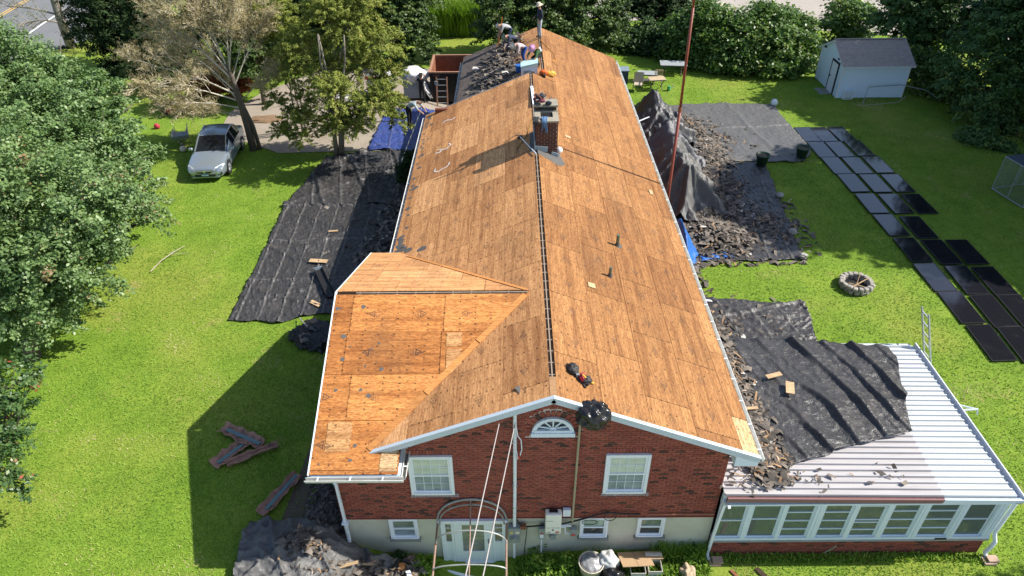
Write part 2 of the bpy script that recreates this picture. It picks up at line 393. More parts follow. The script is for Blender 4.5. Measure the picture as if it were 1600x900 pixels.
# --- shell: walls and dark attic under the sheathing
b = MB(); b.box(-5.45, 4.39, .03, .25, 1.56, 4.1)
b.prism([(-4.5, .03, 4.1), (4.39, .03, 4.1), (4.39, .03, 4.42), (0, .03, ZR-.14), (-4.5, .03, 4.40)], (0, .22, 0))
b.build('front_wall', MORTAR, house)
b = MB(); b.box(-5.47, 4.41, .05, .3, -1.2, 1.56); b.build('foundation', STUCCO, house)
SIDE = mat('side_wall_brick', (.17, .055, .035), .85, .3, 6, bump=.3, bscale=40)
b = MB(); b.box(-5.45, -5.2, .25, 7.4, .2, 4.3); b.box(-5.45, -4.4, 7.4, 7.6, .2, 4.3); b.box(-4.45, -4.2, 7.6, 20.2, .2, 4.25)
b.box(4.15, 4.39, .25, 28.2, -.3, 4.25); b.box(-4.45, -3.0, 20.0, 20.2, .2, 4.8); b.box(-3.3, -3.1, 20.2, 28.2, .2, 4.2); b.box(-3.3, 4.39, 28.0, 28.2, .2, 4.25)
b.prism([(-3.1, 28.0, 4.2), (4.39, 28.0, 4.2), (.6, 28.0, 6.0)], (0, .2, 0)); b.prism([(-4.3, 20.0, 4.2), (4.2, 20.0, 4.2), (0, 20.0, ZR-.15)], (0, .2, 0))
b.prism([(-5.45, .3, 4.2), (-5.45, 7.3, 4.2), (-5.45, 3.77, 6.05)], (.2, 0, 0))
b.build('side_wall', SIDE, house)
def rp(s, y, side=1, d=0): return Vector((side*(s*CS+d*SN), y, ZR-s*SN+d*CS))       # point on main roof, s down the slope
b = MB()
for sd_, y0, y1, sa in ((1, -.34, 20.37, .06), (1, 20.37, 28.4, .72), (-1, -.34, 20.37, .06)):
    b.prism([rp(sa, y0, sd_, -.02), rp(5.3, y0, sd_, -.02), rp(5.3, y1-.02, sd_, -.02), rp(sa, y1-.02, sd_, -.02)], rp(0, 0, sd_, -.10)-rp(0, 0, sd_, -.02))
FRX, FRZ = .6, 6.115
def fp(s, y, d=0): return Vector((FRX-s*CS-d*SN, y, FRZ-s*SN+d*CS))               # far left slope
b.prism([fp(.05, 20.3, -.02), fp(4.5, 20.3, -.02), fp(4.5, 28.38, -.02), fp(.05, 28.38, -.02)], fp(0, 0, -.1)-fp(0, 0, -.02))
WRY, WRZ, WS = 3.77, 6.22, .3865; WC = 1/math.sqrt(1+WS*WS); WN = WS*WC
def wp(s, x, side, d=0): return Vector((x, WRY+side*(s*WC+d*WN), WRZ-s*WN+d*WC))   # wing slopes: side -1 faces the camera
for sd_ in (-1, 1):
    b.prism([wp(.05, -5.6, sd_, -.02), wp(4.95, -5.6, sd_, -.02), wp(4.95, -4.3, sd_, -.02), wp(.05, -.6, sd_, -.02)], wp(0, 0, sd_, -.09)-wp(0, 0, sd_, -.02))
b.build('roof_boards', WOODD, house)

# --- plywood sheets, every sheet a part
_shm = {}
def ply_mesh(wd, ht, m_):
    k = (round(wd, 2), round(ht, 2), m_.name)
    if k not in _shm:
        q = MB().box(0, k[0]-.011, .006, k[1]-.006, 0, .016); me = q.mesh('plywood_sheet', m_)
        ul = me.uv_layers.new(name='UVMap')
        for lp in me.loops: c = me.vertices[lp.vertex_index].co; ul.data[lp.index].uv = (c.x, c.y)
        _shm[k] = me
    return _shm[k]
def lay(O, U, V, u0, u1, v0, v1, m_, lift=0):
    N = U.cross(V); s_ = 1
    if N.z < 0: N = -N; s_ = -1
    M_ = Matrix((U, V, N)).transposed().to_4x4(); M_.translation = O+U*u0+V*v0+N*(lift+R_.uniform(0, .004))
    if s_ < 0:      # keep the frame right-handed: run u backwards
        M_ = Matrix((-U, V, N)).transposed().to_4x4(); M_.translation = O+U*u1+V*v0+N*(lift+R_.uniform(0, .004))
    return child('plywood_sheet', ply_mesh(u1-u0, v1-v0, m_), house, M_)
def rows(O, U, V, ulo, uhi, bands, m_, cut=None, first=None, seed=0):
    q = random.Random(seed)
    for i, (v0, v1) in enumerate(bands):
        u = ulo-(q.choice([0, .6, 1.22, 1.8]) if first is None else first[i % len(first)])
        while u < uhi:
            a, c_ = max(u, ulo), min(u+2.44, uhi); u += 2.44
            if cut:
                r_ = cut(a, c_, v0, v1)
                if r_ is None: continue
                a, c_ = r_
            if c_-a > .05: lay(O, U, V, a, c_, v0, v1, m_ if not callable(m_) else m_(a, v0, q))
ex, ey = Vector((1, 0, 0)), Vector((0, 1, 0))
dR = Vector((CS, 0, -SN)); dL = Vector((-CS, 0, -SN))
bands = [(.075, 1.22), (1.22, 2.44), (2.44, 3.66), (3.66, 4.88), (4.88, 5.335)]
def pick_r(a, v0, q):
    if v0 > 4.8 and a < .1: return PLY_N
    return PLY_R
def cut_r(a, c_, v0, v1):
    if v0 < .1 and a > 20.3: return None
    if v0 < .1 and c_ > 20.37: return (a, 20.37)
    return (a, c_)
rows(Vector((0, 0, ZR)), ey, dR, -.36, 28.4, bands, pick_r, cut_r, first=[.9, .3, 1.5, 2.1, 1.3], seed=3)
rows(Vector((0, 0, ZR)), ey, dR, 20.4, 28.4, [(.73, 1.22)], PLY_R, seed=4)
def cut_l(a, c_, v0, v1):
    # nothing where the wing roof covers the main slope
    x = -v1*CS; ztop = ZR-v0*SN
    def covered(y, s_): 
        zw = WRZ-WS*abs(y-WRY); return zw > ZR-s_*SN+.05 and abs(y-WRY) < 4.9
    if covered(a, v0) and covered(c_, v0): return None
    return (a, c_)
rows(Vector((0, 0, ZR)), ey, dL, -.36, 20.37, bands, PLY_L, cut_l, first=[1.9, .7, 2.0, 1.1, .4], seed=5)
# far left slope: bare sheathing near the ridge, shingles below
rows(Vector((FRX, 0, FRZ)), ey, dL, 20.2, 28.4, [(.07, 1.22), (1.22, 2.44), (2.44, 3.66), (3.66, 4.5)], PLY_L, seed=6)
# wing: front slope faces the camera, back slope faces away
dWf = Vector((0, -WC, -WN)); dWb = Vector((0, WC, -WN))
def cut_w(sgn):
    def fn(a, c_, v0, v1):
        # x where this row passes under the main slope (at its upper edge)
        z = WRZ-v0*WN; xv = -(ZR-z)/SL+.25
        if a > (xv if sgn > 0 or v0 < 3.5 else -3.6): return None
        return (a, min(c_, xv)) if sgn > 0 or v0 < 3.5 else (a, min(c_, -3.57))
    return fn
wb = [(.075, 1.22), (1.22, 2.44), (2.44, 3.66), (3.66, 4.88), (4.88, 4.99)]
def pick_w(a, v0, q): return PLY_W
rows(Vector((0, WRY, WRZ)), ex, dWf, -5.63, 0, wb, pick_w, cut_w(-1), first=[1.95, 2.0, 1.75, .0, 1.2], seed=8)
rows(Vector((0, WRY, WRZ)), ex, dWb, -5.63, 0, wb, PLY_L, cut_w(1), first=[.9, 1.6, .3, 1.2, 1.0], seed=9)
# small fresh patches on the wing and short filler pieces
for (u0, u1, v0, v1) in ((-2.62, -2.2, 1.26, 1.68), (-2.6, -2.2, 1.74, 2.44), (-5.35, -4.75, 3.7, 4.45), (-4.02, -3.6, 4.42, 4.93)):
    lay(Vector((0, WRY, WRZ)), ex, dWf, u0, u1, v0, v1, PLY_P if v0 < 4.3 else PLY_N, .012)
# front eave of the wing, continuing under the main rake
VALLEY = bare_wood('orange_valley_wood', (.55, .24, .075))
# valley boards along both valleys of the wing
def vline(t, side):   # t 0..1 from the top of the valley to the eave
    z = WRZ-.06-t*1.55; x = -(ZR-z)/SL; y = WRY+side*(WRZ-z)/WS; return Vector((x, y, z+.03))
for side in (-1, 1):
    p0, p1 = vline(0, side), vline(1, side); d = (p1-p0).normalized(); n_ = Vector((0, side*WN, WC)); s_ = n_.cross(d).normalized()
    if s_.x > 0: s_ = -s_
    for k in range(3):
        a, c_ = p0.lerp(p1, k/3+.003), p0.lerp(p1, (k+1)/3-.003)
        MB().prism([a, c_, c_+s_*.15, a+s_*.15], n_*.010).build('valley_board', VALLEY, house)
# --- open ridge slot: black strip in place of the attic's shade, ridge board and rafter ties
def ridge(x, z, y0, y1, ax='y', wd=.075, step=.41):
    tm = MB().box(-.014, .014, -wd, wd, -.10, -.035) if ax != 'y' else MB().box(-wd, wd, -.014, .014, -.10, -.035)
    tm = tm.mesh('rafter_tie', WOODT)
    bd = MB(); tie = MB(); dk = MB()
    if ax == 'y':
        bd.box(x-.016, x+.016, y0, y1, z-.12, z-.03); dk.box(x-wd, x+wd, y0, y1, z-.22, z-.16); n = int((y1-y0)/step)
        for k in range(n+1):
            y = y0+.1+k*step
            if y < y1: child('rafter_tie', tm, house, Matrix.Translation((x, y, z)))
    else:
        bd.box(y0, y1, x-.019, x+.019, z-.12, z-.012); dk.box(y0, y1, x-wd, x+wd, z-.22, z-.16); n = int((y1-y0)/.5)
        for k in range(n+1):
            q = y0+.1+k*.5
            if q < y1: child('rafter_tie', tm, house, Matrix.Translation((q, x, z)))
    bd.build('ridge_board', WOODT, house); dk.build('attic_shade_strip', BLACK, house)
ridge(0, ZR, .3, 12.0); ridge(0, ZR, 14.0, 20.3); ridge(FRX, FRZ, 20.5, 27.6); ridge(WRY, WRZ, -5.1, -.5, 'x')
MB().box(-.078, .078, -.36, .3, ZR-.03, ZR-.008).build('ridge_filler', WOOD, house)
# --- trim: rake boards, fascia, boxed return
def board(pts, vec, name, m_): return MB().prism(pts, vec).build(name, m_, house)
for sd_, s1 in ((1, 5.36), (-1, 4.72)):
    board([rp(0, -.40, sd_, .012), rp(s1, -.40, sd_, .012), rp(s1, -.40, sd_, -.16), rp(0, -.40, sd_, -.16)], (0, .035, 0), 'rake_board', TRIMD)
    board([rp(0, -.425, sd_, .022), rp(s1, -.425, sd_, .022), rp(s1, -.425, sd_, -.03), rp(0, -.425, sd_, -.03)], (0, .10, 0), 'drip_edge', TRIMD)
    board([rp(0, -.365, sd_, -.13), rp(s1, -.365, sd_, -.13), rp(s1, -.365, sd_, -.15), rp(0, -.365, sd_, -.15)], (0, .40, 0), 'rake_soffit', TRIM)
board([rp(5.335, -.36, 1, -.02), rp(5.335, 28.4, 1, -.02), rp(5.335, 28.4, 1, -.2), rp(5.335, -.36, 1, -.2)], (.02, 0, 0), 'fascia_board', TRIM)
board([rp(5.335, 8.3, -1, -.02), rp(5.335, 20.37, -1, -.02), rp(5.335, 20.37, -1, -.2), rp(5.335, 8.3, -1, -.2)], (-.02, 0, 0), 'fascia_board', TRIM)
MB().prism([(4.39, -.36, 4.0), (4.95, -.36, 4.0), (4.95, -.36, 4.22), (4.39, -.36, 4.42)], (0, .36, 0)).build('eave_return', TRIM, house)
MB().box(4.39, 4.95, 0, 28.2, 4.02, 4.06).build('soffit', TRIM, house)
board([rp(0, 20.37, -1, .03), rp(5.36, 20.37, -1, .03), rp(5.36, 20.37, -1, -.3), rp(0, 20.37, -1, -.3)], (0, .05, 0), 'rake_flashing', GALV)
for sd_ in (-1, 1):
    board([wp(0, -5.66, sd_, .025), wp(5.0, -5.66, sd_, .025), wp(5.0, -5.66, sd_, -.17), wp(0, -5.66, sd_, -.17)], (.035, 0, 0), 'wing_rake_board', VINYL)
MB().box(-5.6, -3.53, -.885, -.865, 4.20, 4.40).build('wing_fascia', TRIM, house)
MB().box(-5.6, -3.53, -.865, .03, 4.14, 4.18).build('wing_soffit', TRIM, house)
MB().box(-3.60, -3.53, -.865, .0, 4.181, 4.34).build('wing_return', TRIM, house)
# --- gutters: a trough with hangers
def gutter(a, b_, outv, name='gutter', hang=.75, parent=house, wd=.12, m1=GUT):
    a = Vector(a); b_ = Vector(b_); o = Vector(outv); z = Vector((0, 0, 1)); L = (b_-a).length; d = (b_-a)/L
    prof = [(0, 0), (0, -.11), (.08, -.115), (.10, -.06), (wd, -.02), (wd, .005), (wd-.012, .005), (wd-.02, -.02), (.088, -.06), (.07, -.10), (.012, -.10), (.012, 0)]
    q = MB(); q.prism([a+o*p+z*h for p, h in prof], d*L)
    # MB.prism makes an n-gon cap, fine for a thin profile
    g_ = q.build(name, m1, parent)
    MB().prism([a+o*.013+z*(-.095), a+o*.07+z*(-.095), a+o*.07+z*(-.098), a+o*.013+z*(-.098)], d*L).build('gutter_bed', GUTIN, g_)
    hb = MB().bar((0, 0, 0), o*wd, .028, .012).mesh('gutter_hanger', WHITE); t = .3
    while t < L: child('gutter_hanger', hb, g_, Matrix.Translation(a+d*t)); t += hang
    return g_
gutter((4.965, -.36, 4.25), (4.965, 28.35, 4.25), (1, 0, 0), hang=.82)
gutter((-4.965, 8.5, 4.25), (-4.965, 20.3, 4.25), (-1, 0, 0), hang=.82)
gutter((-5.72, -.89, 4.36), (-3.45, -.89, 4.36), (0, -1, 0), hang=.75)
gutter((-3.50, -.89, 4.36), (-3.50, -.12, 4.36), (1, 0, 0), hang=.6)
MB().box(-5.15, -4.9, 8.3, 8.5, 4.16, 4.3).build('gutter_end', GALV, house)
gutter((-3.63, 20.5, 4.22), (-3.63, 28.3, 4.22), (-1, 0, 0))
dsp = MB().tube([(-5.05, -.95, 4.22), (-5.1, -.8, 4.05), (-5.33, -.14, 3.85), (-5.35, -.12, 3.6), (-5.33, -.12, .95), (-5.32, -.2, .72), (-5.3, -.3, .5)], .045, 4)
dsp.build('downspout', WHITE, house)
MB().box(-5.42, -5.24, -.19, -.05, 1.55, 1.6).build('downspout_strap', WHITE, house)
# --- front bricks
wins = [(1.36, 2.46, 2.62, 4.08), (-3.50, -2.40, 2.62, 4.06)]
def blocked(x0, x1, z0, z1):
    for a, c_, d, e in wins:
        if x1 > a and x0 < c_ and z1 > d-.17 and z0 < e+.15: return True
    cx, cz = .035, 4.86
    if z1 > cz-.17 and z0 < cz and x1 > -.499 and x0 < .569: return True
    return z0 >= cz-.02 and math.hypot(max(abs(x0-cx), abs(x1-cx)) if (x0-cx)*(x1-cx) > 0 else 0, z0-cz) < .74 and min(abs(x0-cx), abs(x1-cx)) < .62 and math.hypot(min(abs(x0-cx), abs(x1-cx)), z0-cz) < .70
CH = .0762; bl = []
k = 0
while 1.575+k*CH < ZR-.2:
    z0 = 1.575+k*CH; z1 = z0+CH-.008; x = -5.45-(.105 if k % 2 else 0)
    while x < 4.39:
        a, c_ = max(x, -5.45), min(x+.193, 4.39); x += .2105
        if c_-a < .05: continue
        for wa, wc, wd_, we in wins+[(-.50, .57, 4.87, 4.66)]:
            if z1 > wd_-.17 and z0 < we+.15:
                if a < wa-.005 < c_: c_ = wa-.005
                elif a < wc+.005 < c_: a = wc+.005
        if c_-a < .02: continue
        mx = max(abs(a), abs(c_)); top = ZR-.145-SL*mx
        if a < -3.55: top = min(top if a > -4.3 else 4.12, 4.12)
        if z1 > top or blocked(a, c_, z0, z1): continue
        bl.append((a, c_, z0, z1))
    k += 1
bl.sort(key=lambda q: -q[2])
_bm = {}
def brick_obj(a, c_, z0, z1, m_, y=-.0):
    kk = (round(c_-a, 3), round(z1-z0, 3), m_.name)
    if kk not in _bm: _bm[kk] = MB().box(0, kk[0], 0, .045, 0, kk[1]).mesh('brick', m_)
    child('brick', _bm[kk], house, Matrix.Translation((a, y+R_.uniform(-.003, .003), z0)))
rest = MB()
for i, (a, c_, z0, z1) in enumerate(bl):
    dk = R_.random() < .085
    if i < 240: brick_obj(a, c_, z0, z1, BRICKD if dk else BRICK)
    else:
        dy = R_.uniform(-.003, .003); rest.box(a, c_, dy, .045, z0, z1, 1 if dk else 0)
def soldier(x0, x1, z0, h, m_):
    x = x0
    while x < x1-.03: brick_obj(x, min(x+.066, x1), z0, z0+h, m_, -.009); x += .079
for a, c_, d, e in wins:
    soldier(a, c_, e+.008, .17, BRICK)
x = 0
for i in range(15):      # arch of voussoirs over the half-round window
    t = PI*(i+.5)/15; M_ = Matrix.Translation((.035, 0, 4.86)) @ Matrix.Rotation(-(t-PI/2), 4, 'Y')
    child('brick', MB().box(-.05, .05, -.002, .045, .50, .68).mesh('brick', BRICK if i % 5 else BRICKD), house, M_)
ro = rest.build('brick_courses', [BRICK, BRICKD], house, recalc=False); ro['kind'] = 'stuff'
SILL = mat('sill_bricks', (.30, .22, .24), .85, .3, 14, bump=.3, bscale=30, dirt=((.58, .58, .62), .6))
for a, c_, d, e in wins+[(-.46, .53, 4.86, 0)]:
    q = MB(); x = a-.03
    while x < c_+.03: q.box(x, x+.066, -.03, .05, d-.15, d-.012); x += .077
    q.build('window_sill', SILL, house)
# water table course and copper strip
MB().box(-5.45, 4.39, -.022, .03, 1.555, 1.575).build('ledge_course', BRICK, house)
# --- windows
def window(x0, x1, z0, z1, y, panes, grid=True, trim=.075):
    fr = MB()
    fr.box(x0, x0+trim, y-.06, y+.04, z0, z1); fr.box(x1-trim, x1, y-.06, y+.04, z0, z1)
    fr.box(x0+trim, x1-trim, y-.058, y+.04, z1-trim*.8, z1); fr.box(x0+trim, x1-trim, y-.07, y+.04, z0, z0+trim*.9)
    fo = fr.build('window', VINYL, house); zm = (z0+z1)/2
    s = MB(); i0, i1 = x0+trim, x1-trim; j0, j1 = z0+trim*.9, z1-trim*.8; t = .05
    for (a, c_, yy) in ((zm-.02, j1, y-.025), (j0, zm+.02, y-.005)):
        s.box(i0, i0+t, yy-.02, yy+.02, a, c_); s.box(i1-t, i1, yy-.02, yy+.02, a, c_)
        s.box(i0+t, i1-t, yy-.02, yy+.02, c_-t, c_); s.box(i0+t, i1-t, yy-.02, yy+.02, a, a+t)
    s.build('sash', VINYL, fo)
    if grid:
        mu = MB()
        for (a, c_, yy) in ((zm+.022, j1-t, y-.03), (j0+t, zm-.022, y-.011)):
            for k in (1, 2, 3):
                x = i0+t+(i1-i0-2*t)*k/4; mu.box(x-.006, x+.006, yy, yy+.012, a, c_)
            mu.box(i0+t, i1-t, yy+.001, yy+.011, (a+c_)/2-.006, (a+c_)/2+.006)
        mu.build('muntin', VINYL, fo)
    MB().box(i0+t, i1-t, y-.018, y-.012, zm+.022, j1-t).build('pane', panes[0], fo)
    MB().box(i0+t, i1-t, y+.002, y+.008, j0+t, zm-.022).build('pane', panes[1], fo)
    return fo
for a, c_, d, e in wins: window(a, c_, d, e, -.01, (PANE_U, PANE_S))
window(-4.23, -3.47, .70, 1.55, .03, (PANE_G, PANE_S), False, .055); window(.86, 1.61, .71, 1.55, .03, (PANE_C, PANE_D), False, .055); window(2.39, 3.12, .72, 1.55, .03, (PANE_G, PANE_D), False, .055)  # upper panes have a greenish reflection put into their base colour
CSILL = mat('concrete_sill', (.22, .23, .21), .9, .2, 4)
for a in (-4.27, .82, 2.35): MB().box(a, a+.84, -.06, .06, .61, .705).build('basement_sill', CSILL, house)
# half-round gable window
q = MB(); cx, cz, Rw = .035, 4.87, .5
def arc(r, n=18): return [(cx+r*math.cos(PI*i/n), cz+r*math.sin(PI*i/n)) for i in range(n+1)]
A_, B_ = arc(Rw), arc(Rw-.09)
for i in range(18):
    p = [A_[i], A_[i+1], B_[i+1], B_[i]]; q.prism([(a, -.07, c_) for a, c_ in p], (0, .1, 0))
q.box(cx-Rw-.02, cx+Rw+.02, -.1, .04, cz-.10, cz+.02); q.box(cx-Rw+.06, cx+Rw-.06, -.08, .04, cz+.02, cz+.1)
gw = q.build('window', TRIM, house)
s = MB()
for i in range(1, 6):
    t = PI*i/6; s.bar((cx+.1*math.cos(t), -.03, cz+.1+.1*math.sin(t)), (cx+(Rw-.08)*math.cos(t), -.03, cz+(Rw-.08)*math.sin(t)), .034, .03, up=(0, 1, 0))
s.lathe([(.0, 0), (.09, 0)], 12); s.v = [v_ if i < len(s.v)-24 else (cx+v_[0], -.045, cz+.1+v_[1]) for i, v_ in enumerate(s.v)]
s.build('muntin', TRIM, gw)
MB().face([(a, -.0, c_) for a, c_ in arc(Rw-.08)]).build('pane', PANE_D, gw, recalc=False)
# --- entrance: door, sidelights, header
ent = MB(); ent.box(-2.86, -2.74, -.05, .05, -.38, 1.44); ent.box(-1.22, -1.12, -.05, .05, -.38, 1.44); ent.box(-2.92, -1.08, -.10, .05, 1.44, 1.56)
ent.box(-2.585, -2.52, -.045, .05, -.38, 1.44); ent.box(-1.48, -1.415, -.045, .05, -.38, 1.44); ent.box(-2.86, -1.12, -.06, .06, -.46, -.385)
dr = ent.build('door_frame', WHITE, house)
q = MB(); q.box(-2.515, -2.30, -.03, .02, -.38, 1.43); q.box(-1.71, -1.485, -.03, .02, -.38, 1.43); q.box(-2.30, -1.71, -.03, .02, 1.30, 1.43); q.box(-2.30, -1.71, -.03, .02, -.38, .11)
q.build('door', WHITE, dr)
MB().box(-2.30, -1.71, -.012, .0, .11, 1.30).build('door_pane', pane_mat('door_glass', (.16, .17, .17), (.30, .30, .28)), dr)
MB().tube([(-1.60, -.03, .55), (-1.60, -.08, .55), (-1.60, -.08, .68), (-1.60, -.03, .68)], .012, 6).build('handle', BLACK, dr)
for a, c_ in ((-2.74, -2.585), (-1.415, -1.22)):
    q = MB(); q.box(a, c_, -.02, .03, -.38, .55); q.box(a, c_, -.02, .03, .9, .93); q.box(a, c_, -.02, .03, 1.38, 1.44); q.box(a, c_, -.018, .03, 1.14, 1.16)
    q.build('sidelight_panel', WHITE, dr); MB().box(a, c_, 0, .01, .55, 1.38).build('sidelight_pane', pane_mat('pane_sidelight', (.16, .13, .11), (.26, .25, .23)), dr)
# --- chimney through the ridge
ch = MB(); CX0, CX1, CY0, CY1, CZ = -.02, .76, 12.3, 13.85, 7.38
ch.box(CX0, CX1, CY0, CY1, 5.6, CZ); chim = ch.build('chimney', MORTAR, house)
rest = MB(); k = 0
while 5.7+k*CH < CZ-.02:
    z0 = 5.7+k*CH; off = .1 if k % 2 else 0
    for face in range(3):
        t0, t1 = (CX0, CX1) if face == 0 else (CY0, CY1)
        x = t0-off
        while x < t1:
            a, c_ = max(x, t0), min(x+.2, t1); x += .2105
            if c_-a < .04: continue
            mi = 1 if R_.random() < .12 else 0
            if face == 0: rest.box(a, c_, CY0-.012, CY0+.03, z0, z0+CH-.011, mi)
            elif face == 1: rest.box(CX0-.012, CX0+.03, a, c_, z0, z0+CH-.011, mi)
            else: rest.box(CX1-.03, CX1+.012, a, c_, z0, z0+CH-.011, mi)
    k += 1
o = rest.build('chimney_brick', [brick_mat('chimney_brick', [(0, (.07, .028, .02)), (.6, (.12, .04, .026)), (1, (.09, .05, .04))]), BRICKD], chim, recalc=False); o['kind'] = 'stuff'
CAP = mat('mortar_cap', (.30, .27, .21), .9, .25, 5, bump=.25, bscale=30)
q = MB(); q.box(CX0-.04, CX1+.04, CY0-.04, CY0+.34, CZ, CZ+.07); q.box(CX0-.04, CX1+.04, CY1-.72, CY1+.04, CZ, CZ+.07); q.box(CX0-.04, CX0+.18, CY0+.34, CY1-.72, CZ, CZ+.07); q.box(CX1-.16, CX1+.04, CY0+.34, CY1-.72, CZ, CZ+.07)
q.build('chimney_crown', CAP, chim)
MB().box(CX0+.18, CX1-.16, CY0+.34, CY1-.72, CZ+.002, CZ+.006).build('flue_opening', BLACK, chim)
# a capstone lifted on the back half
MB().box(CX0-.05, CX1+.05, CY1-.66, CY1+.03, CZ+.22, CZ+.27).build('chimney_capstone', CAP, chim)
q = MB(); q.box(CX0, CX0+.14, CY1-.6, CY1-.05, CZ+.07, CZ+.22); q.box(CX1-.14, CX1, CY1-.6, CY1-.05, CZ+.07, CZ+.22); q.build('capstone_leg', BRICKD, chim)
FELT = mat('bitumen_felt', (.11, .105, .10), .85, .25, 5, bump=.3, bscale=50); LEAD = mat('lead_flashing', (.30, .38, .44), .5, .2, 5, metal=.3)
fl = MB()
def onr(x, y, h=.022): return (x, y, ZR-SL*abs(x)+h)
fl.face([onr(.05, 12.28), onr(.05, 11.95), onr(.85, 11.55), onr(1.05, 11.85), onr(.98, 12.15), onr(.88, 12.6), onr(.8, 12.7), onr(.78, 12.28)])
fl.face([onr(-.05, 12.3), onr(-.02, 11.95), onr(-.25, 12.2), onr(-.2, 13.9), onr(-.03, 13.9)])
fl.build('felt_apron', FELT, house)
q = MB(); q.bar((-.05, 12.25, 6.50), (-.05, 13.8, 6.50), .03, .34); q.bar((-.05, 12.26, 6.42), (.42, 12.26, 6.36), .03, .2); q.bar((.55, 12.25, 6.2), (.8, 12.25, 6.12), .03, .16)
q.build('step_flashing', LEAD, chim)
# --- vent pipes
for x, y, r, h in ((2.42, 7.28, .055, .42), (1.95, 5.34, .045, .34)):
    z = ZR-SL*x; vp = MB().tube([(x, y, z-.02), (x, y, z+h)], r, 10).build('vent_pipe', mat('copper_vent', (.16, .20, .15), .5, .3, 12, metal=.5), house)
    MB().lathe([(r+.012, .1), (r+.03, .02), (r+.10 if r > .05 else r+.03, -.02)], 10, (x, y, z+.02)).build('flashing_collar', FELT, vp)
# --- spray-paint marks on the left slope (flat print)
SPRAY = mat('white_spray_paint', (.8, .8, .78), .7, .05, 5)
def onl(x, y, h=.0225): return Vector((x, y, ZR+SL*x+h))
for pts in ([(-3.98, 18.55), (-3.85, 18.72), (-3.55, 18.5), (-3.42, 18.62)], [(-4.05, 15.5), (-3.85, 15.42), (-3.8, 15.65), (-4.0, 15.78), (-3.6, 15.5), (-3.42, 15.75), (-3.5, 15.95)], [(-3.92, 13.95), (-3.95, 13.75), (-3.75, 13.6), (-3.6, 13.75), (-3.5, 13.7), (-3.38, 13.85), (-3.36, 14.05)]):
    q = MB()
    for a, c_ in zip(pts, pts[1:]):
        a, c_ = onl(*a), onl(*c_); d = (c_-a).normalized(); s_ = d.cross(Vector((-SN, 0, CS))).normalized()*.022
        q.face([a-s_-d*.02, c_-s_+d*.02, c_+s_+d*.02, a+s_-d*.02])
    q.build('spray_mark', SPRAY, house, recalc=False)
# --- torn felt scraps left along eaves and valleys
q = MB()
def scrap(c, u, v_, r):
    n_ = R_.randint(5, 8); q.face([c+u*r*R_.uniform(.5, 1)*math.cos(2*PI*k/n_)+v_*r*R_.uniform(.5, 1)*math.sin(2*PI*k/n_) for k in range(n_)])
for i in range(60):
    y = R_.uniform(8.5, 20); s_ = 5.2-abs(R_.gauss(0, .12)); scrap(rp(s_, y, -1, .022+i*2e-5), ey, dL, R_.uniform(.04, .16))
for i in range(50):
    sd_ = R_.choice([1, -1]); scrap(rp(R_.uniform(.4, 5.2), R_.uniform(8.5, 20), sd_, .023+i*2e-5), ey, dR if sd_ > 0 else dL, R_.uniform(.015, .045))
for i in range(16):
    scrap(wp(R_.uniform(.4, 4.8), R_.uniform(-5.6, -4.2), -1, .024+i*2e-5), ex, dWf, R_.uniform(.02, .09))
for s_, y in ((5.05, 8.75), (4.95, 8.55), (4.7, 8.35), (4.2, 8.1)): scrap(rp(s_, y, -1, .026), ey, dL, .22)
scrap(onl(-.75, .19, .024), ex, ey, .13)
o = q.build('felt_scrap', FELT, house, recalc=False); o['kind'] = 'stuff'
# --- shingles still on the far left slope
SHG = mat('old_shingle', (.13, .105, .092), .9, .4, 6, bump=.5, bscale=60, island=.6)
_sh = [MB().box(0, .30, 0, .30, 0, .012).mesh('shingle', SHG), MB().box(0, .27, 0, .30, 0, .014).mesh('shingle', SHG)]
cnt = 0; rest = MB(); Fx = Matrix((ey, dL, ey.cross(dL))).transposed().to_4x4()
s_ = 4.36
while s_ > 1.0:
    y = 20.4+R_.uniform(0, .3)
    while y < 28.3:
        tear = s_ < 2.5+.7*noise.noise((y*.5, s_*.4, 1)) and R_.random() < .75
        if s_ < 1.6+.5*noise.noise((y*.9, 2, 1)): tear = True
        if not tear:
            M_ = Fx.copy(); M_.translation = fp(s_-.16, y, .03+R_.uniform(0, .01)); M_ = M_ @ Matrix.Rotation(-.045+R_.uniform(-.02, .02), 4, 'X')
            if cnt < 240: child('shingle', R_.choice(_sh), house, M_); cnt += 1
            else: rest.box(0, .29, 0, .30, 0, .012, M=M_)
        y += .315
    s_ -= .145
if rest.v:
    o = rest.build('shingle_courses', SHG, house, recalc=False); o['kind'] = 'stuff'
# ================================================================ sunroom on the right
sun = thing('sunroom', 'white framed sunroom with ribbed metal roof on a low brick base', 'sunroom')
SX0, SX1, SYF, SYB = 4.45, 11.92, -.1, 5.4
BASE = mat('base_brick_backing', (.20, .12, .10), .9, .2, 5)
MB().box(SX0, SX1-.05, SYF+.03, SYF+.25, -.4, .60).build('base_wall', BASE, sun)
MB().box(SX1-.25, SX1-.06, SYF+.25, SYB, -.4, .60).build('base_side_wall', BASE, sun)
rest = MB(); k = 0; cnt = 0
while k*CH+.02 < .60:
    z0 = -.06+k*CH; x = SX0-(.1 if k % 2 else 0); k += 1
    if z0+CH > .62: break
    while x < SX1-.05:
        a, c_ = max(x, SX0), min(x+.2, SX1-.05); x += .2105
        if c_-a < .04: continue
        m_ = BRICKD if R_.random() < .10 else BRICK
        kk = (round(c_-a, 3), round(CH-.011, 3), m_.name)
        if kk not in _bm: _bm[kk] = MB().box(0, kk[0], 0, .045, 0, kk[1]).mesh('brick', m_)
        child('brick', _bm[kk], sun, Matrix.Translation((a, SYF+.012+R_.uniform(-.003, .003), z0)))
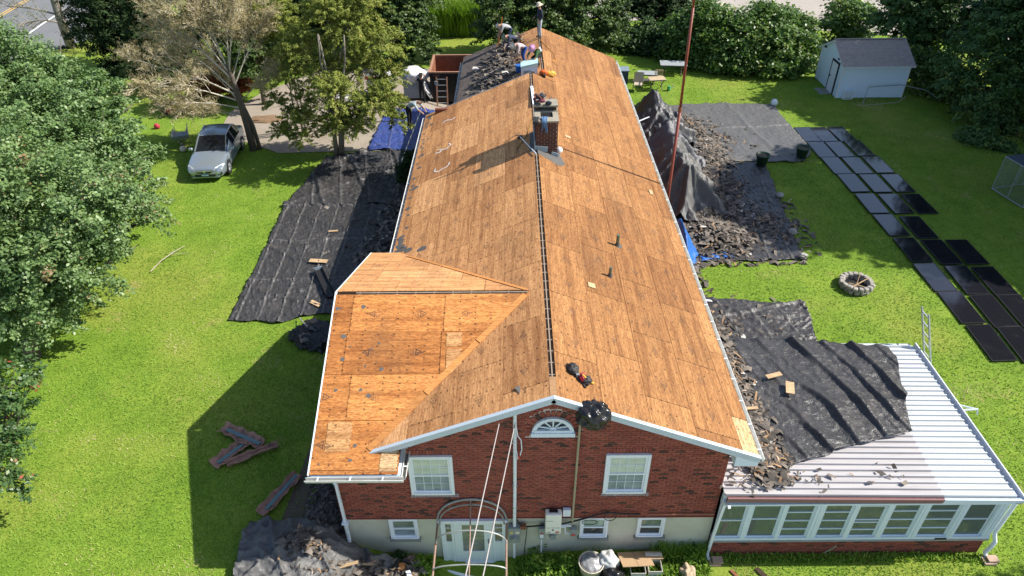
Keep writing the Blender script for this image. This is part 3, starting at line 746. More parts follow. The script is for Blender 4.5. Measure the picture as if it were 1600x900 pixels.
SLATE = mat('sill_stone', (.28, .30, .32), .8, .25, 3, bump=.2, bscale=20)
STONEL = mat('pale_sill_stone', (.38, .35, .31), .85, .2, 5, bump=.2, bscale=30)
x = SX0
while x < SX1-.1:
    x1 = min(x+R_.uniform(.85, 1.15), SX1); MB().box(x+.004, x1-.004, SYF-.05, SYF+.24, .62, .685).build('sill_stone', STONEL if x > 9.6 else SLATE, sun); x = x1
FRM = mat('sunroom_frame', (.66, .75, .82), .4, .06, 2)
def glass_mat(name, tint):
    g = G(name); gl = g.n('BsdfGlossy'); gl.inputs['Roughness'].default_value = .02; g.set(gl.inputs[0], (.9, .95, .95))
    tr = g.n('BsdfTransparent'); g.set(tr.inputs[0], tint); fr = g.n('Fresnel'); fr.inputs[0].default_value = 1.7
    mx = g.n('MixShader'); g.t.links.new(g.math('MAXIMUM', fr.outputs[0], .16), mx.inputs[0]); g.t.links.new(tr.outputs[0], mx.inputs[1]); g.t.links.new(gl.outputs[0], mx.inputs[2]); df = g.n('BsdfDiffuse'); g.set(df.inputs[0], (.30, .36, .33)); m2_ = g.n('MixShader'); m2_.inputs[0].default_value = .30; g.t.links.new(mx.outputs[0], m2_.inputs[1]); g.t.links.new(df.outputs[0], m2_.inputs[2]); g.t.links.new(m2_.outputs[0], g.out.inputs[0])
    return g.m
GLASS = glass_mat('window_glass', (.50, .57, .55))
units = [(4.45, 5.15), (5.33, 6.07), (6.22, 6.94), (7.20, 7.91), (8.08, 8.78), (8.98, 9.68), (9.92, 10.70), (10.92, 11.64)]
ZB, ZT = .70, 2.18
MB().box(SX0, SX1, SYF-.02, SYF+.1, ZT+.02, 2.46).build('header', FRM, sun); MB().box(SX0, SX1, SYF-.035, SYF+.1, ZB-.015, ZB+.075).build('window_rail', FRM, sun)
post_x = [(a[1], b_[0]) for a, b_ in zip(units, units[1:])]+[(11.66, 11.92)]
for a, c_ in post_x:
    q = MB(); q.box(a, c_, SYF-.0, SYF+.1, ZB+.075, ZT+.02); q.box(a+.025, c_-.025, SYF-.03, SYF, ZB+.076, ZT+.019)
    if c_-a > .22: q.box((a+c_)/2-.02, (a+c_)/2+.02, SYF-.045, SYF-.03, ZB+.077, ZT+.018)
    q.build('post', FRM, sun)
split = [(.50,), (.46,), (.27, .52, .77), (.27, .52, .77), (.10, .5, .58, .80), (.25, .5, .76), (.25, .5, .76), (.5,)]
for (a, c_), ss in zip(units, split):
    q = MB(); t = .03; z0, z1 = ZB+.075, ZT+.02
    q.box(a, a+t, SYF+.02, SYF+.07, z0, z1); q.box(c_-t, c_, SYF+.02, SYF+.07, z0, z1); q.box(a+t, c_-t, SYF+.02, SYF+.07, z0, z0+t); q.box(a+t, c_-t, SYF+.02, SYF+.07, z1-t, z1)
    for s_ in ss: zz = z1-(z1-z0)*s_; q.box(a+t, c_-t, SYF+.015, SYF+.065, zz-.014, zz+.014)
    wo = q.build('window', FRM, sun); MB().box(a+t, c_-t, SYF+.04, SYF+.044, z0+t, z1-t).build('pane', GLASS, wo)
# right side wall of windows and the back
for y0 in np.arange(.15, 5.2, 1.05):
    MB().box(SX1-.1, SX1, y0-.12, y0, .68, 2.44).build('post', FRM, sun)
    q = MB(); q.box(SX1-.07, SX1-.03, y0, y0+.93, .70, .76); q.box(SX1-.07, SX1-.03, y0, y0+.93, 1.44, 1.48); q.box(SX1-.07, SX1-.03, y0, y0+.93, 2.38, 2.44)
    wo = q.build('window', FRM, sun); MB().box(SX1-.052, SX1-.048, y0, y0+.93, .76, 2.38).build('pane', GLASS, wo)
MB().box(SX0, SX1, SYB-.1, SYB, 0, 2.46).build('back_wall', mat('back_wall_green', (.16, .19, .14), .8, .3, 2), sun)
MB().box(SX0, SX1-.26, SYF+.26, SYB-.1, .30, .34).build('floor', mat('sunroom_floor', (.07, .08, .11), .6, .3, 2), sun)
MB().box(9.9, 11.6, .2, .55, .345, .36).build('floor_border', STONEL, sun); MB().box(11.2, 11.6, .55, 5, .345, .36).build('floor_border', STONEL, sun)
# ribbed roof: one panel per pan, each with its upstand
def rz_roof(x): return 2.76-.020*(x-4.4)
def roof_metal():
    g = G('white_roof_metal'); p = g.n('SeparateXYZ'); g.t.links.new(g.pos, p.inputs[0])
    edge = g.smooth(g.math('ADD', p.outputs[0], g.math('MULTIPLY', p.outputs[1], -.06)), 9.95, 9.99)
    wv = g.noise(g.scalev(g.pos, (.6, 9, 1)), 1.2, 4); dirtm = g.math('MULTIPLY', g.smooth(wv, .42, .68), .45)
    c = g.mix(edge, g.mix(dirtm, (.44, .425, .43), (.31, .285, .285)), (.54, .565, .58))
    c = g.mix(g.math('MULTIPLY', g.smooth(g.noise(g.pos, 2.2, 5, .8), .62, .74), .4), c, (.5, .47, .46)); g.base(c); return g.p(.38, 0, .4)
RM = roof_metal(); PW = .198
q = MB(); x0, x1 = 4.42, 11.80; th = .02*(x1-x0)
prof = [(0, .0), (.008, .062), (.042, .062), (.05, .0), (PW, .0)]
for a, c_ in zip(prof, prof[1:]):
    q.face([(0, a[0], a[1]), (x1-x0, a[0], a[1]-th), (x1-x0, c_[0], c_[1]-th), (0, c_[0], c_[1])]); q.face([(0, a[0], -.02), (0, c_[0], -.02), (x1-x0, c_[0], -.02-th), (x1-x0, a[0], -.02-th)])
q.face([(x1-x0, 0, -th), (x1-x0, .008, .062-th), (x1-x0, .042, .062-th), (x1-x0, .05, -th)])
q.face([(x1-x0, 0, -th-.02), (x1-x0, 0, -th), (x1-x0, PW, -th), (x1-x0, PW, -th-.02)])
rpm = q.mesh('roof_panel', RM); y = -.26
while y < 5.5: child('roof_panel', rpm, sun, Matrix.Translation((x0, y, 2.76))); y += PW
ymax = y
MAR = mat('maroon_gutter', (.24, .12, .12), .5, .15, 4)
def frontgut(a, c_, m_):
    q = MB(); z0, z1 = rz_roof(a), rz_roof(c_)
    for (h0, h1, yo) in ((-.01, -.055, -.35), (-.065, -.10, -.34), (-.11, -.15, -.33)):
        q.prism([(a, yo, z0+h0), (c_, yo, z1+h0), (c_, yo, z1+h1), (a, yo, z0+h1)], (0, .08, 0))
    q.prism([(a, -.31, z0-.01), (c_, -.31, z1-.01), (c_, -.31, z1-.2), (a, -.31, z0-.2)], (0, .04, 0)); return q.build('front_gutter', m_, sun)
frontgut(4.47, 9.95, MAR); frontgut(9.952, 11.98, FRM)
MB().box(4.47, 11.95, -.27, -.12, 2.34, 2.40).build('eave_soffit', FRM, sun)
MB().prism([(SX0, SYF-.02, 2.44), (11.9, SYF-.02, 2.44), (11.9, SYF-.02, 2.57), (SX0, SYF-.02, 2.7)], (0, .1, 0)).build('roof_beam', FRM, sun)
q = MB(); z = rz_roof(11.86); q.box(11.79, 11.99, -.33, ymax, z-.15, z-.13); q.box(11.97, 12.0, -.33, ymax, z-.15, z+.045); q.build('side_gutter', VINYL, sun)
MB().tube([(12.03, -.12, 2.3), (12.0, -.1, .95), (12.02, -.12, .84), (12.06, -.2, .66), (12.03, -.22, .5), (11.98, -.2, .15), (12.02, -.28, .04)], .055, 8).build('downspout', WHITE, sun)
MB().tube([(4.53, -.42, 2.5), (4.49, -.2, 2.4), (4.44, -.14, 1.0), (4.41, -.13, .12), (4.42, -.3, .04)], .05, 4).build('downspout', WHITE, sun)
MB().box(10.45, 10.75, -.16, -.08, .69, .74).build('sill_vent', BLACK, sun)
MB().bar((7.62, -.14, .10), (7.82, -.2, .50), .03, .03).build('hose_bib', CAP, sun)
q = MB(); q.tube([(12.0, 3.0, 2.35), (12.55, 2.9, 2.5), (12.6, 2.9, 2.3)], .03, 6); q.tube([(12.0, 3.3, 2.35), (12.55, 2.9, 2.5)], .025, 6); q.build('gutter_outlet', WHITE, sun)
# splash blocks
for nm, x, y, lb in (('splash_block', 4.62, -.34, 'small brick and concrete block under the left sunroom downspout'), ('splash_block', 12.1, -.36, 'small stone block under the sunroom corner downspout')):
    q = MB(); q.box(x-.22, x+.1, y-.14, y+.14, -.04, .06); q.box(x-.12, x+.16, y-.1, y+.1, .065, .13); tag(q.build(nm, mat('block_clay', (.42, .30, .22), .85, .2, 8)), lb, 'block')
# ================================================================ things on and beside the front wall
arch = thing('awning_frame', 'rusty bare awning frame of three hoops over the white door', 'awning frame', (-2.0, -.7, 1.45))
RAIL = mat('rusty_rail', (.30, .20, .15), .7, .5, 8, dirt=((.28, .10, .05), .8)); HOOP = mat('hoop_pipe', (.33, .35, .34), .55, .3, 7, metal=.3, dirt=((.3, .13, .07), .5))
def hoop(y, h, r=.022, x0=-2.92, x1=-1.10): return [((x0+x1)/2-(x1-x0)/2*math.cos(PI*i/22), y, 1.46+h*math.sin(PI*i/22)**.85) for i in range(23)]
MB().tube(hoop(-.05, .95, .03), .03, 8).build('hoop', HOOP, arch); MB().tube(hoop(-.13, .84, .02, -2.86, -1.16), .018, 6).build('hoop', HOOP, arch)
MB().tube(hoop(-.70, .56), .02, 6).build('hoop', HOOP, arch); MB().tube(hoop(-1.45, .24), .02, 6).build('hoop', HOOP, arch); MB().tube(hoop(-2.2, -.02), .02, 6).build('hoop', HOOP, arch)
for x in (-2.92, -1.10): MB().tube([(x, -.03, 1.46), (x, -2.3, 1.45)], .028, 8).build('rail', RAIL, arch)
MB().tube([(-2.01, -.05, 2.41), (-2.01, -.70, 2.02), (-2.01, -1.45, 1.70), (-2.01, -2.2, 1.44)], .018, 6).build('purlin', RAIL, arch)
for x in (-2.92, -1.10): MB().tube([(x, -2.2, 1.45), (x, -2.2, -.5)], .025, 8).build('post', RAIL, arch)
CONC = mat('concrete_step', (.27, .265, .25), .9, .25, 3, bump=.25, bscale=30, dirt=((.08, .075, .07), .6))
tag(MB().box(-2.5, -1.12, -.95, -.02, -.75, -.43).build('door_step', CONC), 'stained concrete step below the white door', 'step')
tag(MB().tube([(-2.9, -.3, -.34), (-1.95, -.55, -.36)], .045, 8).build('loose_downpipe', WHITE), 'loose white pipe lying in front of the door step', 'pipe')
# service mast, meter, inverter and boxes are fixed to the house
GB = mat('grey_meter_box', (.30, .33, .34), .5, .1, 5, metal=.2); WIRE = mat('old_wire', (.42, .38, .36), .6, .2, 20); CABLE = mat('black_cable', (.02, .02, .022), .5, .2, 10)
svc = MB().tube([(-.86, -.07, 5.62), (-.87, -.07, 3.0), (-.89, -.07, 1.32)], .045, 10).tube([(-.9, -.07, .72), (-.9, -.07, -.12)], .035, 10).build('service_mast', VINYL, house)
for z in (4.6, 3.0, 2.1): MB().box(-.93, -.81, -.11, 0, z-.02, z+.02).build('mast_strap', GALV, svc)
mb_ = MB().box(-1.05, -.73, -.16, -.0, .70, 1.30).build('meter_box', GB, house); MB().tube([(-.89, -.16, .92), (-.89, -.27, .92)], .10, 14).build('meter', STEELGREY, mb_)
MB().box(-1.02, -.93, -.166, -.16, 1.08, 1.18).build('meter_label', mat('label_yellow', (.6, .5, .2), .6), mb_); MB().box(-.87, -.76, -.166, -.16, 1.08, 1.18).build('meter_label', mat('label_cream', (.7, .66, .5), .6), mb_)
IV = mat('inverter_shell', (.82, .80, .72), .4, .05, 2)
iv = MB().box(-.08, .34, -.24, -.03, 1.18, 1.98); io = iv.build('solar_inverter', IV, house); bmw = io.modifiers.new('bevel', 'BEVEL'); bmw.width = .03; bmw.segments = 2
MB().box(.02, .24, -.16, -.06, 1.985, 2.01).build('inverter_top_shadow', BLACK, io); MB().tube([(.12, -.24, 1.36), (.12, -.25, 1.36)], .025, 10).build('inverter_knob', BLACK, io)  # thin black slab draws the small shadow on top of the inverter
MB().box(.19, .29, -.245, -.24, 1.24, 1.29).build('inverter_label', mat('label_red', (.55, .06, .05), .6), io); MB().box(-.03, .07, -.245, -.24, 1.24, 1.27).build('inverter_print', STEELGREY, io); 
for a, c_ in ((-.04, .06), (.09, .19), (.21, .31)): MB().box(a, c_, -.245, -.24, 1.44, 1.455).build('inverter_print', STEELGREY, io)
MB().box(-.05, .12, -.245, -.24, 1.73, 1.745).build('inverter_print', STEELGREY, io)
d1 = MB().box(-.24, -.08, -.14, -.0, .80, 1.26).build('disconnect_switch', GB, house); MB().box(-.21, -.11, -.146, -.14, .86, 1.02).build('switch_label', VINYL, d1); MB().box(-.2, -.12, -.147, -.14, 1.03, 1.08).build('switch_label', bpy.data.materials['label_red'], d1)
m2 = MB().box(.0, .26, -.12, 0, .95, 1.18).build('meter_socket', GB, house); MB().tube([(.13, -.12, 1.0), (.13, -.24, 1.0)], .095, 14).build('meter', STEELGREY, m2)
d3 = MB().box(.60, .77, -.12, 0, .90, 1.18).build('switch_box', GB, house); MB().box(.63, .74, -.126, -.12, .93, 1.0).build('switch_label', bpy.data.materials['label_red'], d3)
q = MB(); q.tube([(-.16, -.06, .8), (-.16, -.06, -.1)], .02, 6); q.tube([(.34, -.08, 1.32), (.62, -.08, 1.32)], .03, 6); q.tube([(.35, -.08, 1.26), (.46, -.08, 1.24), (.47, -.08, 1.0), (.6, -.08, .97)], .02, 6); q.build('conduit', VINYL, house)
TAN = mat('tan_conduit', (.36, .31, .21), .5, .1, 6)
MB().tube([(.84, -.05, 5.36), (.69, -.06, 5.30), (.66, -.06, 5.1), (.64, -.06, 1.35)], .03, 8).build('tan_conduit', TAN, house)
MB().cbox((.48, -.06, 1.87), (.2, .09, .26)).build('junction_box', VINYL, house)
cp = [(-.87, 1.63), (-.7, 1.35), (-.56, 1.27), (-.1, 1.32), (.41, 1.39), (.91, 1.58), (1.35, 1.80), (1.56, 1.86), (1.9, 1.80), (2.41, 1.78)]
q = MB().tube([(a, -.07, c_) for a, c_ in cp], .022, 6); q.tube([(1.62+.16*math.cos(t), -.08, 1.68+.16*math.sin(t)) for t in np.linspace(0, 6.2, 16)], .01, 5); q.tube([(1.1+.2*math.cos(t), -.08, 1.45+.1*math.sin(t)) for t in np.linspace(0, 6.2, 16)], .01, 5)
q.tube([(-.55, -.05, 1.2), (-.62, -.05, .2), (-.64, -.05, -.3)], .012, 5); q.build('cable_run', CABLE, house)
MB().tube([(2.6, -.05, 1.73), (4.36, -.05, 1.73)], .018, 6).build('copper_pipe', mat('copper', (.38, .17, .10), .4, .2, 8, metal=.6), house)
for x in (-.66,): MB().cbox((x, -.07, 1.28), (.16, .12, .12)).build('cable_clump', RUST, house)
# overhead wires running out to the street pole
for a, e, lb in (((-1.22, -.45, 5.62), (-1.62, -5.6, 7.9), 'left of the two pale service wires hanging from the gable'), ((-.86, -.2, 5.35), (-1.36, -5.6, 7.9), 'right of the two pale service wires hanging from the gable')):
    a, e = Vector(a), Vector(e); mid = [a.lerp(e, t)-Vector((0, 0, 0)) for t in np.linspace(0, 1.25, 12)]
    tag(MB().tube(mid, .011, 6).build('service_wire', WIRE), lb, 'wire', 'service wires')
q = MB(); q.tube([(-.84, -.12, 5.25), (-.80, -.16, 4.9), (-.72, -.16, 4.75), (-.70, -.14, 4.4), (-.76, -.14, 4.1), (-.82, -.14, 4.2)], .014, 6); q.tube([(-.84, -.12, 5.3), (-.86, -.14, 4.7), (-.80, -.14, 4.05)], .012, 6)
q.build('wire_loop', VINYL, svc); MB().cbox((-.76, -.15, 4.15), (.05, .05, .1)).build('wire_splice', bpy.data.materials['label_red'], svc)
# ---------------------------------------------------------------- rubbish standing in the grass by the front wall
CLEAR = mat('white_bag_plastic', (.55, .55, .53), .3, .2, 6, bump=.6, bscale=9); BAGB = mat('black_bag_plastic', (.016, .016, .018), .22, .3, 4, bump=.9, bscale=7); CREAM = mat('cream_plastic', (.60, .55, .44), .5, .12, 4)
CARD = mat('cardboard', (.46, .31, .18), .85, .15, 5); CARDW = mat('white_carton', (.60, .56, .50), .7, .1, 4)
def blob(name, c, r, mat_, seed, parent=None, amp=.25, fr=2.2, sub=4, flat=True):
    bm = bmesh.new(); bmesh.ops.create_icosphere(bm, subdivisions=sub, radius=1)
    for v_ in bm.verts:
        p = v_.co.copy(); k = 1+amp*(noise.noise(p*fr+Vector((seed, 0, 0)))+.5*abs(noise.noise(p*fr*3+Vector((seed, 5, 0)))))
        v_.co = Vector((p.x*r[0]*k, p.y*r[1]*k, max(p.z*r[2]*k, -r[2]*.75) if flat else p.z*r[2]*k))
    me = bpy.data.meshes.new(name); bm.to_mesh(me); bm.free(); me.materials.append(mat_); me.polygons.foreach_set('use_smooth', [True]*len(me.polygons))
    o = link(bpy.data.objects.new(name, me)); o.location = c
    if parent: o.parent = parent; o.location = Vector(c)-parent.location
    return o
bk = thing('lined_bucket', 'cream round tub lined with a shiny bag in the weeds', 'bucket', (1.15, -.62, -.02))
MB().lathe([(.0, 0), (.27, 0), (.33, .48), (.35, .5), (.32, .5), (.27, .1), (0, .08)], 20, bk.location).build('tub', CREAM, bk, True); bg_ = blob('bag', (1.15, -.62, .40), (.29, .29, .16), mat('shiny_bag', (.30, .30, .31), .2, .5, 5, bump=1.0, bscale=8), 3, bk)
wb_ = thing('rubbish_bag', 'white and black rubbish bags tied together beside the lined tub', 'bag', (1.68, -.62, 0))
blob('white_bag', (1.62, -.52, .36), (.27, .25, .30), CLEAR, 8, wb_); blob('black_bag', (1.72, -.85, .22), (.30, .26, .24), BAGB, 9, wb_); MB().tube([(1.75, -1.08, .28), (1.8, -1.18, .16), (1.78, -1.25, .02)], [.07, .03, .09], 7).build('bag_neck', BAGB, wb_, True)
bx = thing('cardboard_box', 'flattened brown carton leaning over open white boxes by the wall', 'box', (2.5, -.55, 0))
M_ = Matrix.Translation((2.35, -.50, .42)) @ Matrix.Rotation(rad(-28), 4, 'X') @ Matrix.Rotation(rad(4), 4, 'Z'); MB().box(-.42, .42, -.36, .36, -.012, .012, M=M_).build('carton_sheet', CARD, bx)
MB().box(-.005, .005, -.36, .36, .013, .016, M=M_).build('carton_crease', mat('carton_crease', (.3, .2, .11), .9), bx)
q = MB(); 
for (a, c_, d, e) in ((2.2, 2.6, -.85, -.45), (2.68, 3.05, -.8, -.4)):
    q.box(a, a+.012, d, e, -.05, .3); q.box(c_-.012, c_, d, e, -.05, .3); q.box(a+.012, c_-.012, d, d+.012, -.05, .3); q.box(a+.012, c_-.012, e-.012, e, -.05, .3)
q.build('white_box', CARDW, bx)
M_ = Matrix.Translation((2.88, -.35, .36)) @ Matrix.Rotation(rad(-15), 4, 'X'); MB().box(-.22, .22, -.15, .15, 0, .012, M=M_).build('box_flap', CARD, bx); MB().box(-.24, .2, -.05, .05, .014, .05, M=M_).build('newspaper_roll', CARDW, bx)
tag(blob('field_stone', (3.75, -.72, .08), (.20, .26, .2), mat('tan_stone', (.42, .33, .22), .9, .2, 6, bump=.4), 21, amp=.35), 'tan boulder alone in the weeds right of the cartons', 'rock')
tag(MB().bar((5.65, -.55, .03), (6.05, -1.15, .04), .14, .03).build('scrap_plank', WOODD), 'short dark plank lying on the grass before the sunroom', 'plank')
tag(MB().bar((4.95, -.6, .03), (5.2, -1.0, .03), .08, .025).build('scrap_lath', RUST), 'thin reddish lath on the grass right of the downspout block', 'lath')
# black bag thrown over the rake
bo = blob('bin_bag', (.88, -.42, 5.86), (.37, .31, .33), BAGB, 31, amp=.24, fr=2.7, sub=5, flat=False); tag(bo, 'stuffed black bin bag hanging over the front roof edge', 'bag')
# tool belt on the right slope
tb = thing('tool_belt', 'black and red tool belt lying on the sheathing near the front', 'tool belt', (.64, .55, 6.12))
LEATH = mat('black_leather', (.03, .028, .028), .6, .3, 9, bump=.4); REDP = mat('red_nylon', (.42, .03, .05), .6, .2, 9); YEL = mat('yellow_grip', (.65, .42, .05), .5, .1, 9)
def zr_(x): return ZR-SL*abs(x)
blob('pouch', (.50, .68, zr_(.5)+.09), (.13, .17, .10), LEATH, 4, tb, flat=False); blob('pouch', (.79, .42, zr_(.79)+.09), (.13, .13, .10), LEATH, 5, tb, flat=False); blob('red_pouch', (.71, .46, zr_(.71)+.11), (.07, .12, .09), REDP, 6, tb, flat=False)
MB().tube([(.38, .84, zr_(.38)+.05), (.46, .62, zr_(.46)+.04), (.6, .45, zr_(.6)+.04), (.72, .30, zr_(.72)+.04), (.76, .2, zr_(.76)+.04)], .03, 6).build('belt', LEATH, tb); MB().tube([(.86, .40, zr_(.86)+.08), (.98, .42, zr_(.98)+.06)], .02, 6).build('handle', YEL, tb)
MB().tube([(.70, .44, zr_(.7)+.21), (.78, .38, zr_(.78)+.19)], .02, 6).build('handle', YEL, tb); MB().cbox((.60, .5, zr_(.6)+.1), (.07, .06, .05)).build('buckle', GALV, tb)
# loose bits on the roof
q = MB(); M_ = Matrix((dR, ey, dR.cross(ey))).transposed().to_4x4(); M_.translation = rp(1.42, 4.53, 1, .03); q.box(-.11, .11, -.11, .11, 0, .01, M=M_); tag(q.build('wood_offcut', WOODL), 'pale square offcut on the right slope below the ridge', 'offcut')
M_.translation = rp(1.42, 14.5, 1, .03); tag(MB().box(-.12, .12, -.08, .08, 0, .01, M=M_).build('wood_offcut', WOODL), 'pale chip of wood on the right slope beside the chimney', 'offcut')
M_.translation = rp(4.7, 12.2, 1, .03); tag(MB().box(-.07, .07, -.17, .17, 0, .015, M=M_).build('wood_offcut', WOODL), 'pale block of wood near the right eave', 'offcut')
br = thing('push_broom', 'long pale broom handle with dark head resting on the ridge by the chimney', 'broom', (-.3, 12.7, 6.3))
MB().tube([(-.02, 11.75, 6.44), (-.56, 13.6, 6.26)], .022, 6).build('handle', VINYL, br); MB().bar((-.50, 13.72, 6.24), (-.66, 13.62, 6.20), .08, .07).build('head', BLACK, br)
tag(MB().prism([(-.06, 18.6, 6.37), (.06, 18.6, 6.38), (.10, 16.3, 6.45), (-.02, 16.3, 6.45)], (0, 0, .03)).build('white_flashing', WHITE), 'long white metal strip lying along the ridge behind the chimney', 'metal strip')
tag(MB().tube([(-.08, 13.9, 6.95), (-.10, 14.2, 6.7), (-.3, 13.8, 6.30), (-.55, 13.2, 6.18), (-.74, 12.9, 6.10), (-.72, 12.5, 6.11)], .022, 6).build('air_hose', mat('brass_hose', (.40, .22, .05), .5, .15, 9)), 'yellow brown air hose hanging from the chimney onto the left slope', 'hose')
# gear piled on the chimney
gp_ = thing('tool_pile', 'heap of dark tools and rags on the chimney capstone', 'tool pile', (.28, 13.5, CZ+.27))
for i in range(26):
    c = (.22+R_.uniform(-.25, .3), 13.5+R_.uniform(-.32, .25), CZ+.33+R_.uniform(0, .22))
    if i % 3 == 0: blob('rag', c, (.12, .1, .07), [LEATH, mat('maroon_cloth', (.20, .05, .08), .9), mat('dark_cloth', (.05, .05, .06), .9)][(i//3) % 3], i*3, gp_, flat=False, sub=3)
    else: MB().bar(c, (c[0]+R_.uniform(-.3, .3), c[1]+R_.uniform(-.25, .25), c[2]+R_.uniform(-.08, .2)), R_.uniform(.02, .05), .03).build('tool', [LEATH, RUST, STEELGREY][i % 3], gp_)
def drape(name, x0, x1, ytop, zt, L, mat_, label, cat, seed):
    nx, nz = 9, 12; q = MB(); V = []
    for j in range(nz+1):
        for i in range(nx+1):
            t = j/nz; s_ = i/nx; wv = .035*math.sin(s_*12+seed)+.03*noise.noise((s_*3, t*3, seed))
            x = x0+(x1-x0)*(.5+(s_-.5)*(1-.35*math.sin(t*3)));
            if t < .3: V.append((x, ytop+.25-(t/.3)*.29, zt+.03+abs(wv)))
            else: V.append((x, ytop-.05-abs(wv)*(.5+t), zt-(t-.3)/.7*L*(.8+.3*math.sin(s_*7+seed))))
    q.v = V; q.f = [(j*(nx+1)+i, j*(nx+1)+i+1, (j+1)*(nx+1)+i+1, (j+1)*(nx+1)+i) for j in range(nz) for i in range(nx)]; q.mi = [0]*len(q.f)
    o = q.build(name, mat_, None, True); sm = o.modifiers.new('thickness', 'SOLIDIFY'); sm.thickness = .012; return tag(o, label, cat)
drape('denim_jacket', .16, .40, CY0-.01, CZ+.08, .42, mat('blue_denim', (.10, .19, .34), .9, .3, 9, bump=.4), 'blue denim jacket draped over the front of the chimney', 'jacket', 2)
drape('work_glove', -.16, .10, CY0-.01, CZ+.08, .16, LEATH, 'black glove hanging off the left corner of the chimney', 'glove', 5)
blob('x', (0, 0, -50), (.01, .01, .01), LEATH, 1); bpy.data.objects.remove(bpy.data.objects['x'])
tag(blob('plastic_tub', (.88, 12.75, ZR-SL*.88+.10), (.12, .12, .13), VINYL, 41, amp=.05, flat=False), 'small white plastic tub tucked behind the right side of the chimney', 'tub')
# mast beside the right eave
RUSTP = mat('red_mast_paint', (.23, .055, .035), .5, .3, 5)
am = thing('antenna_mast', 'tall red brown antenna mast standing beside the right eave', 'mast', (5.32, 13.4, .7))
MB().tube([(5.33, 13.4, .6), (5.32, 13.4, 7.4)], .058, 12).build('lower_tube', RUSTP, am, True); MB().tube([(5.32, 13.4, 7.36), (5.28, 13.4, 11.0)], .048, 12).build('upper_tube', RUSTP, am, True); MB().tube([(5.32, 13.4, 7.3), (5.32, 13.4, 7.45)], .07, 12).build('sleeve', RUST, am); MB().tube([(5.28, 13.4, 10.9), (5.27, 13.4, 13.5)], .042, 12).build('top_tube', RUSTP, am, True)
# ================================================================ tarps
def tarp_mat(name, col, rough=.42, weave=True, sc=1.0):
    g = G(name); v = g.pos; w1 = g.noise(v, 3.2*sc, 4, .7, .8); w2 = g.noise(v, 13*sc, 4, .7, .8)
    c = g.ramp(w2, [(.3, dark(col, .7)), (.7, dark(col, 1.35))]); 
    dust = g.smooth(g.noise(v, 1.1, 5, .75), .5, .75); c = g.mix(g.math('MULTIPLY', dust, .28), c, (.16, .145, .13)); c = g.mix(g.math('MULTIPLY', g.attr('crease'), .75), c, (.21, .20, .19)); g.base(c)
    g.bump(g.math('ADD', g.math('MULTIPLY', w1, 1.3), w2), .6, .03); return g.p(rough, 0, .55)
TARP = tarp_mat('black_tarp', (.042, .040, .040), .36); TARPG = tarp_mat('grey_tarp', (.10, .098, .096), .5); TARPB = tarp_mat('blue_tarp', (.035, .058, .21), .4); TARPB2 = tarp_mat('bright_blue_tarp', (.02, .12, .42), .4)
def fold(x, y, ang, period, seed, sharp=3.0, wob=.5):
    c, s_ = math.cos(ang), math.sin(ang); d = x*c+y*s_; d += wob*noise.noise((x*.35, y*.35, seed))
    t = abs(((d/period) % 1)-.5)*2; return max(0, t)**(sharp*4)
def cloth(name, A, B, zf, mat_, label, cat='tarp', nx=80, ny=80, thick=.006, edge=.06, seed=0, group=None):
    """surface between two polylines A (far edge) and B (near edge), height from zf(x, y)"""
    def samp(P, n):
        P = [Vector((*p[:2], 0)) for p in P]; L = [0]
        for a, b_ in zip(P, P[1:]): L.append(L[-1]+(b_-a).length)
        out = []
        for i in range(n+1):
            t = L[-1]*i/n; k = 0
            while k < len(L)-2 and L[k+1] < t: k += 1
            out.append(P[k].lerp(P[k+1], (t-L[k])/max(1e-6, L[k+1]-L[k])))
        return out
    a, b_ = samp(A, nx), samp(B, nx); q = MB()
    for j in range(ny+1):
        for i in range(nx+1):
            p = a[i].lerp(b_[i], j/ny)
            ed = min(i, nx-i, j, ny-j)
            if ed == 0: p = p+Vector((noise.noise((p.x*1.7, p.y*1.7, seed)), noise.noise((p.x*1.7, p.y*1.7, seed+9)), 0))*edge*2
            q.v.append((p.x, p.y, zf(p.x, p.y)))
    q.f = [(j*(nx+1)+i, (j+1)*(nx+1)+i, (j+1)*(nx+1)+i+1, j*(nx+1)+i+1) for j in range(ny) for i in range(nx)]; q.mi = [0]*len(q.f)
    o = q.build(name, mat_, None, True); s_ = o.modifiers.new('thickness', 'SOLIDIFY'); s_.thickness = thick; s_.offset = -1
    if hasattr(zf, 'crease'):
        at = o.data.attributes.new('crease', 'FLOAT', 'POINT'); at.data.foreach_set('value', [zf.crease(v_[0], v_[1]) for v_ in q.v])
    return tag(o, label, cat, group)
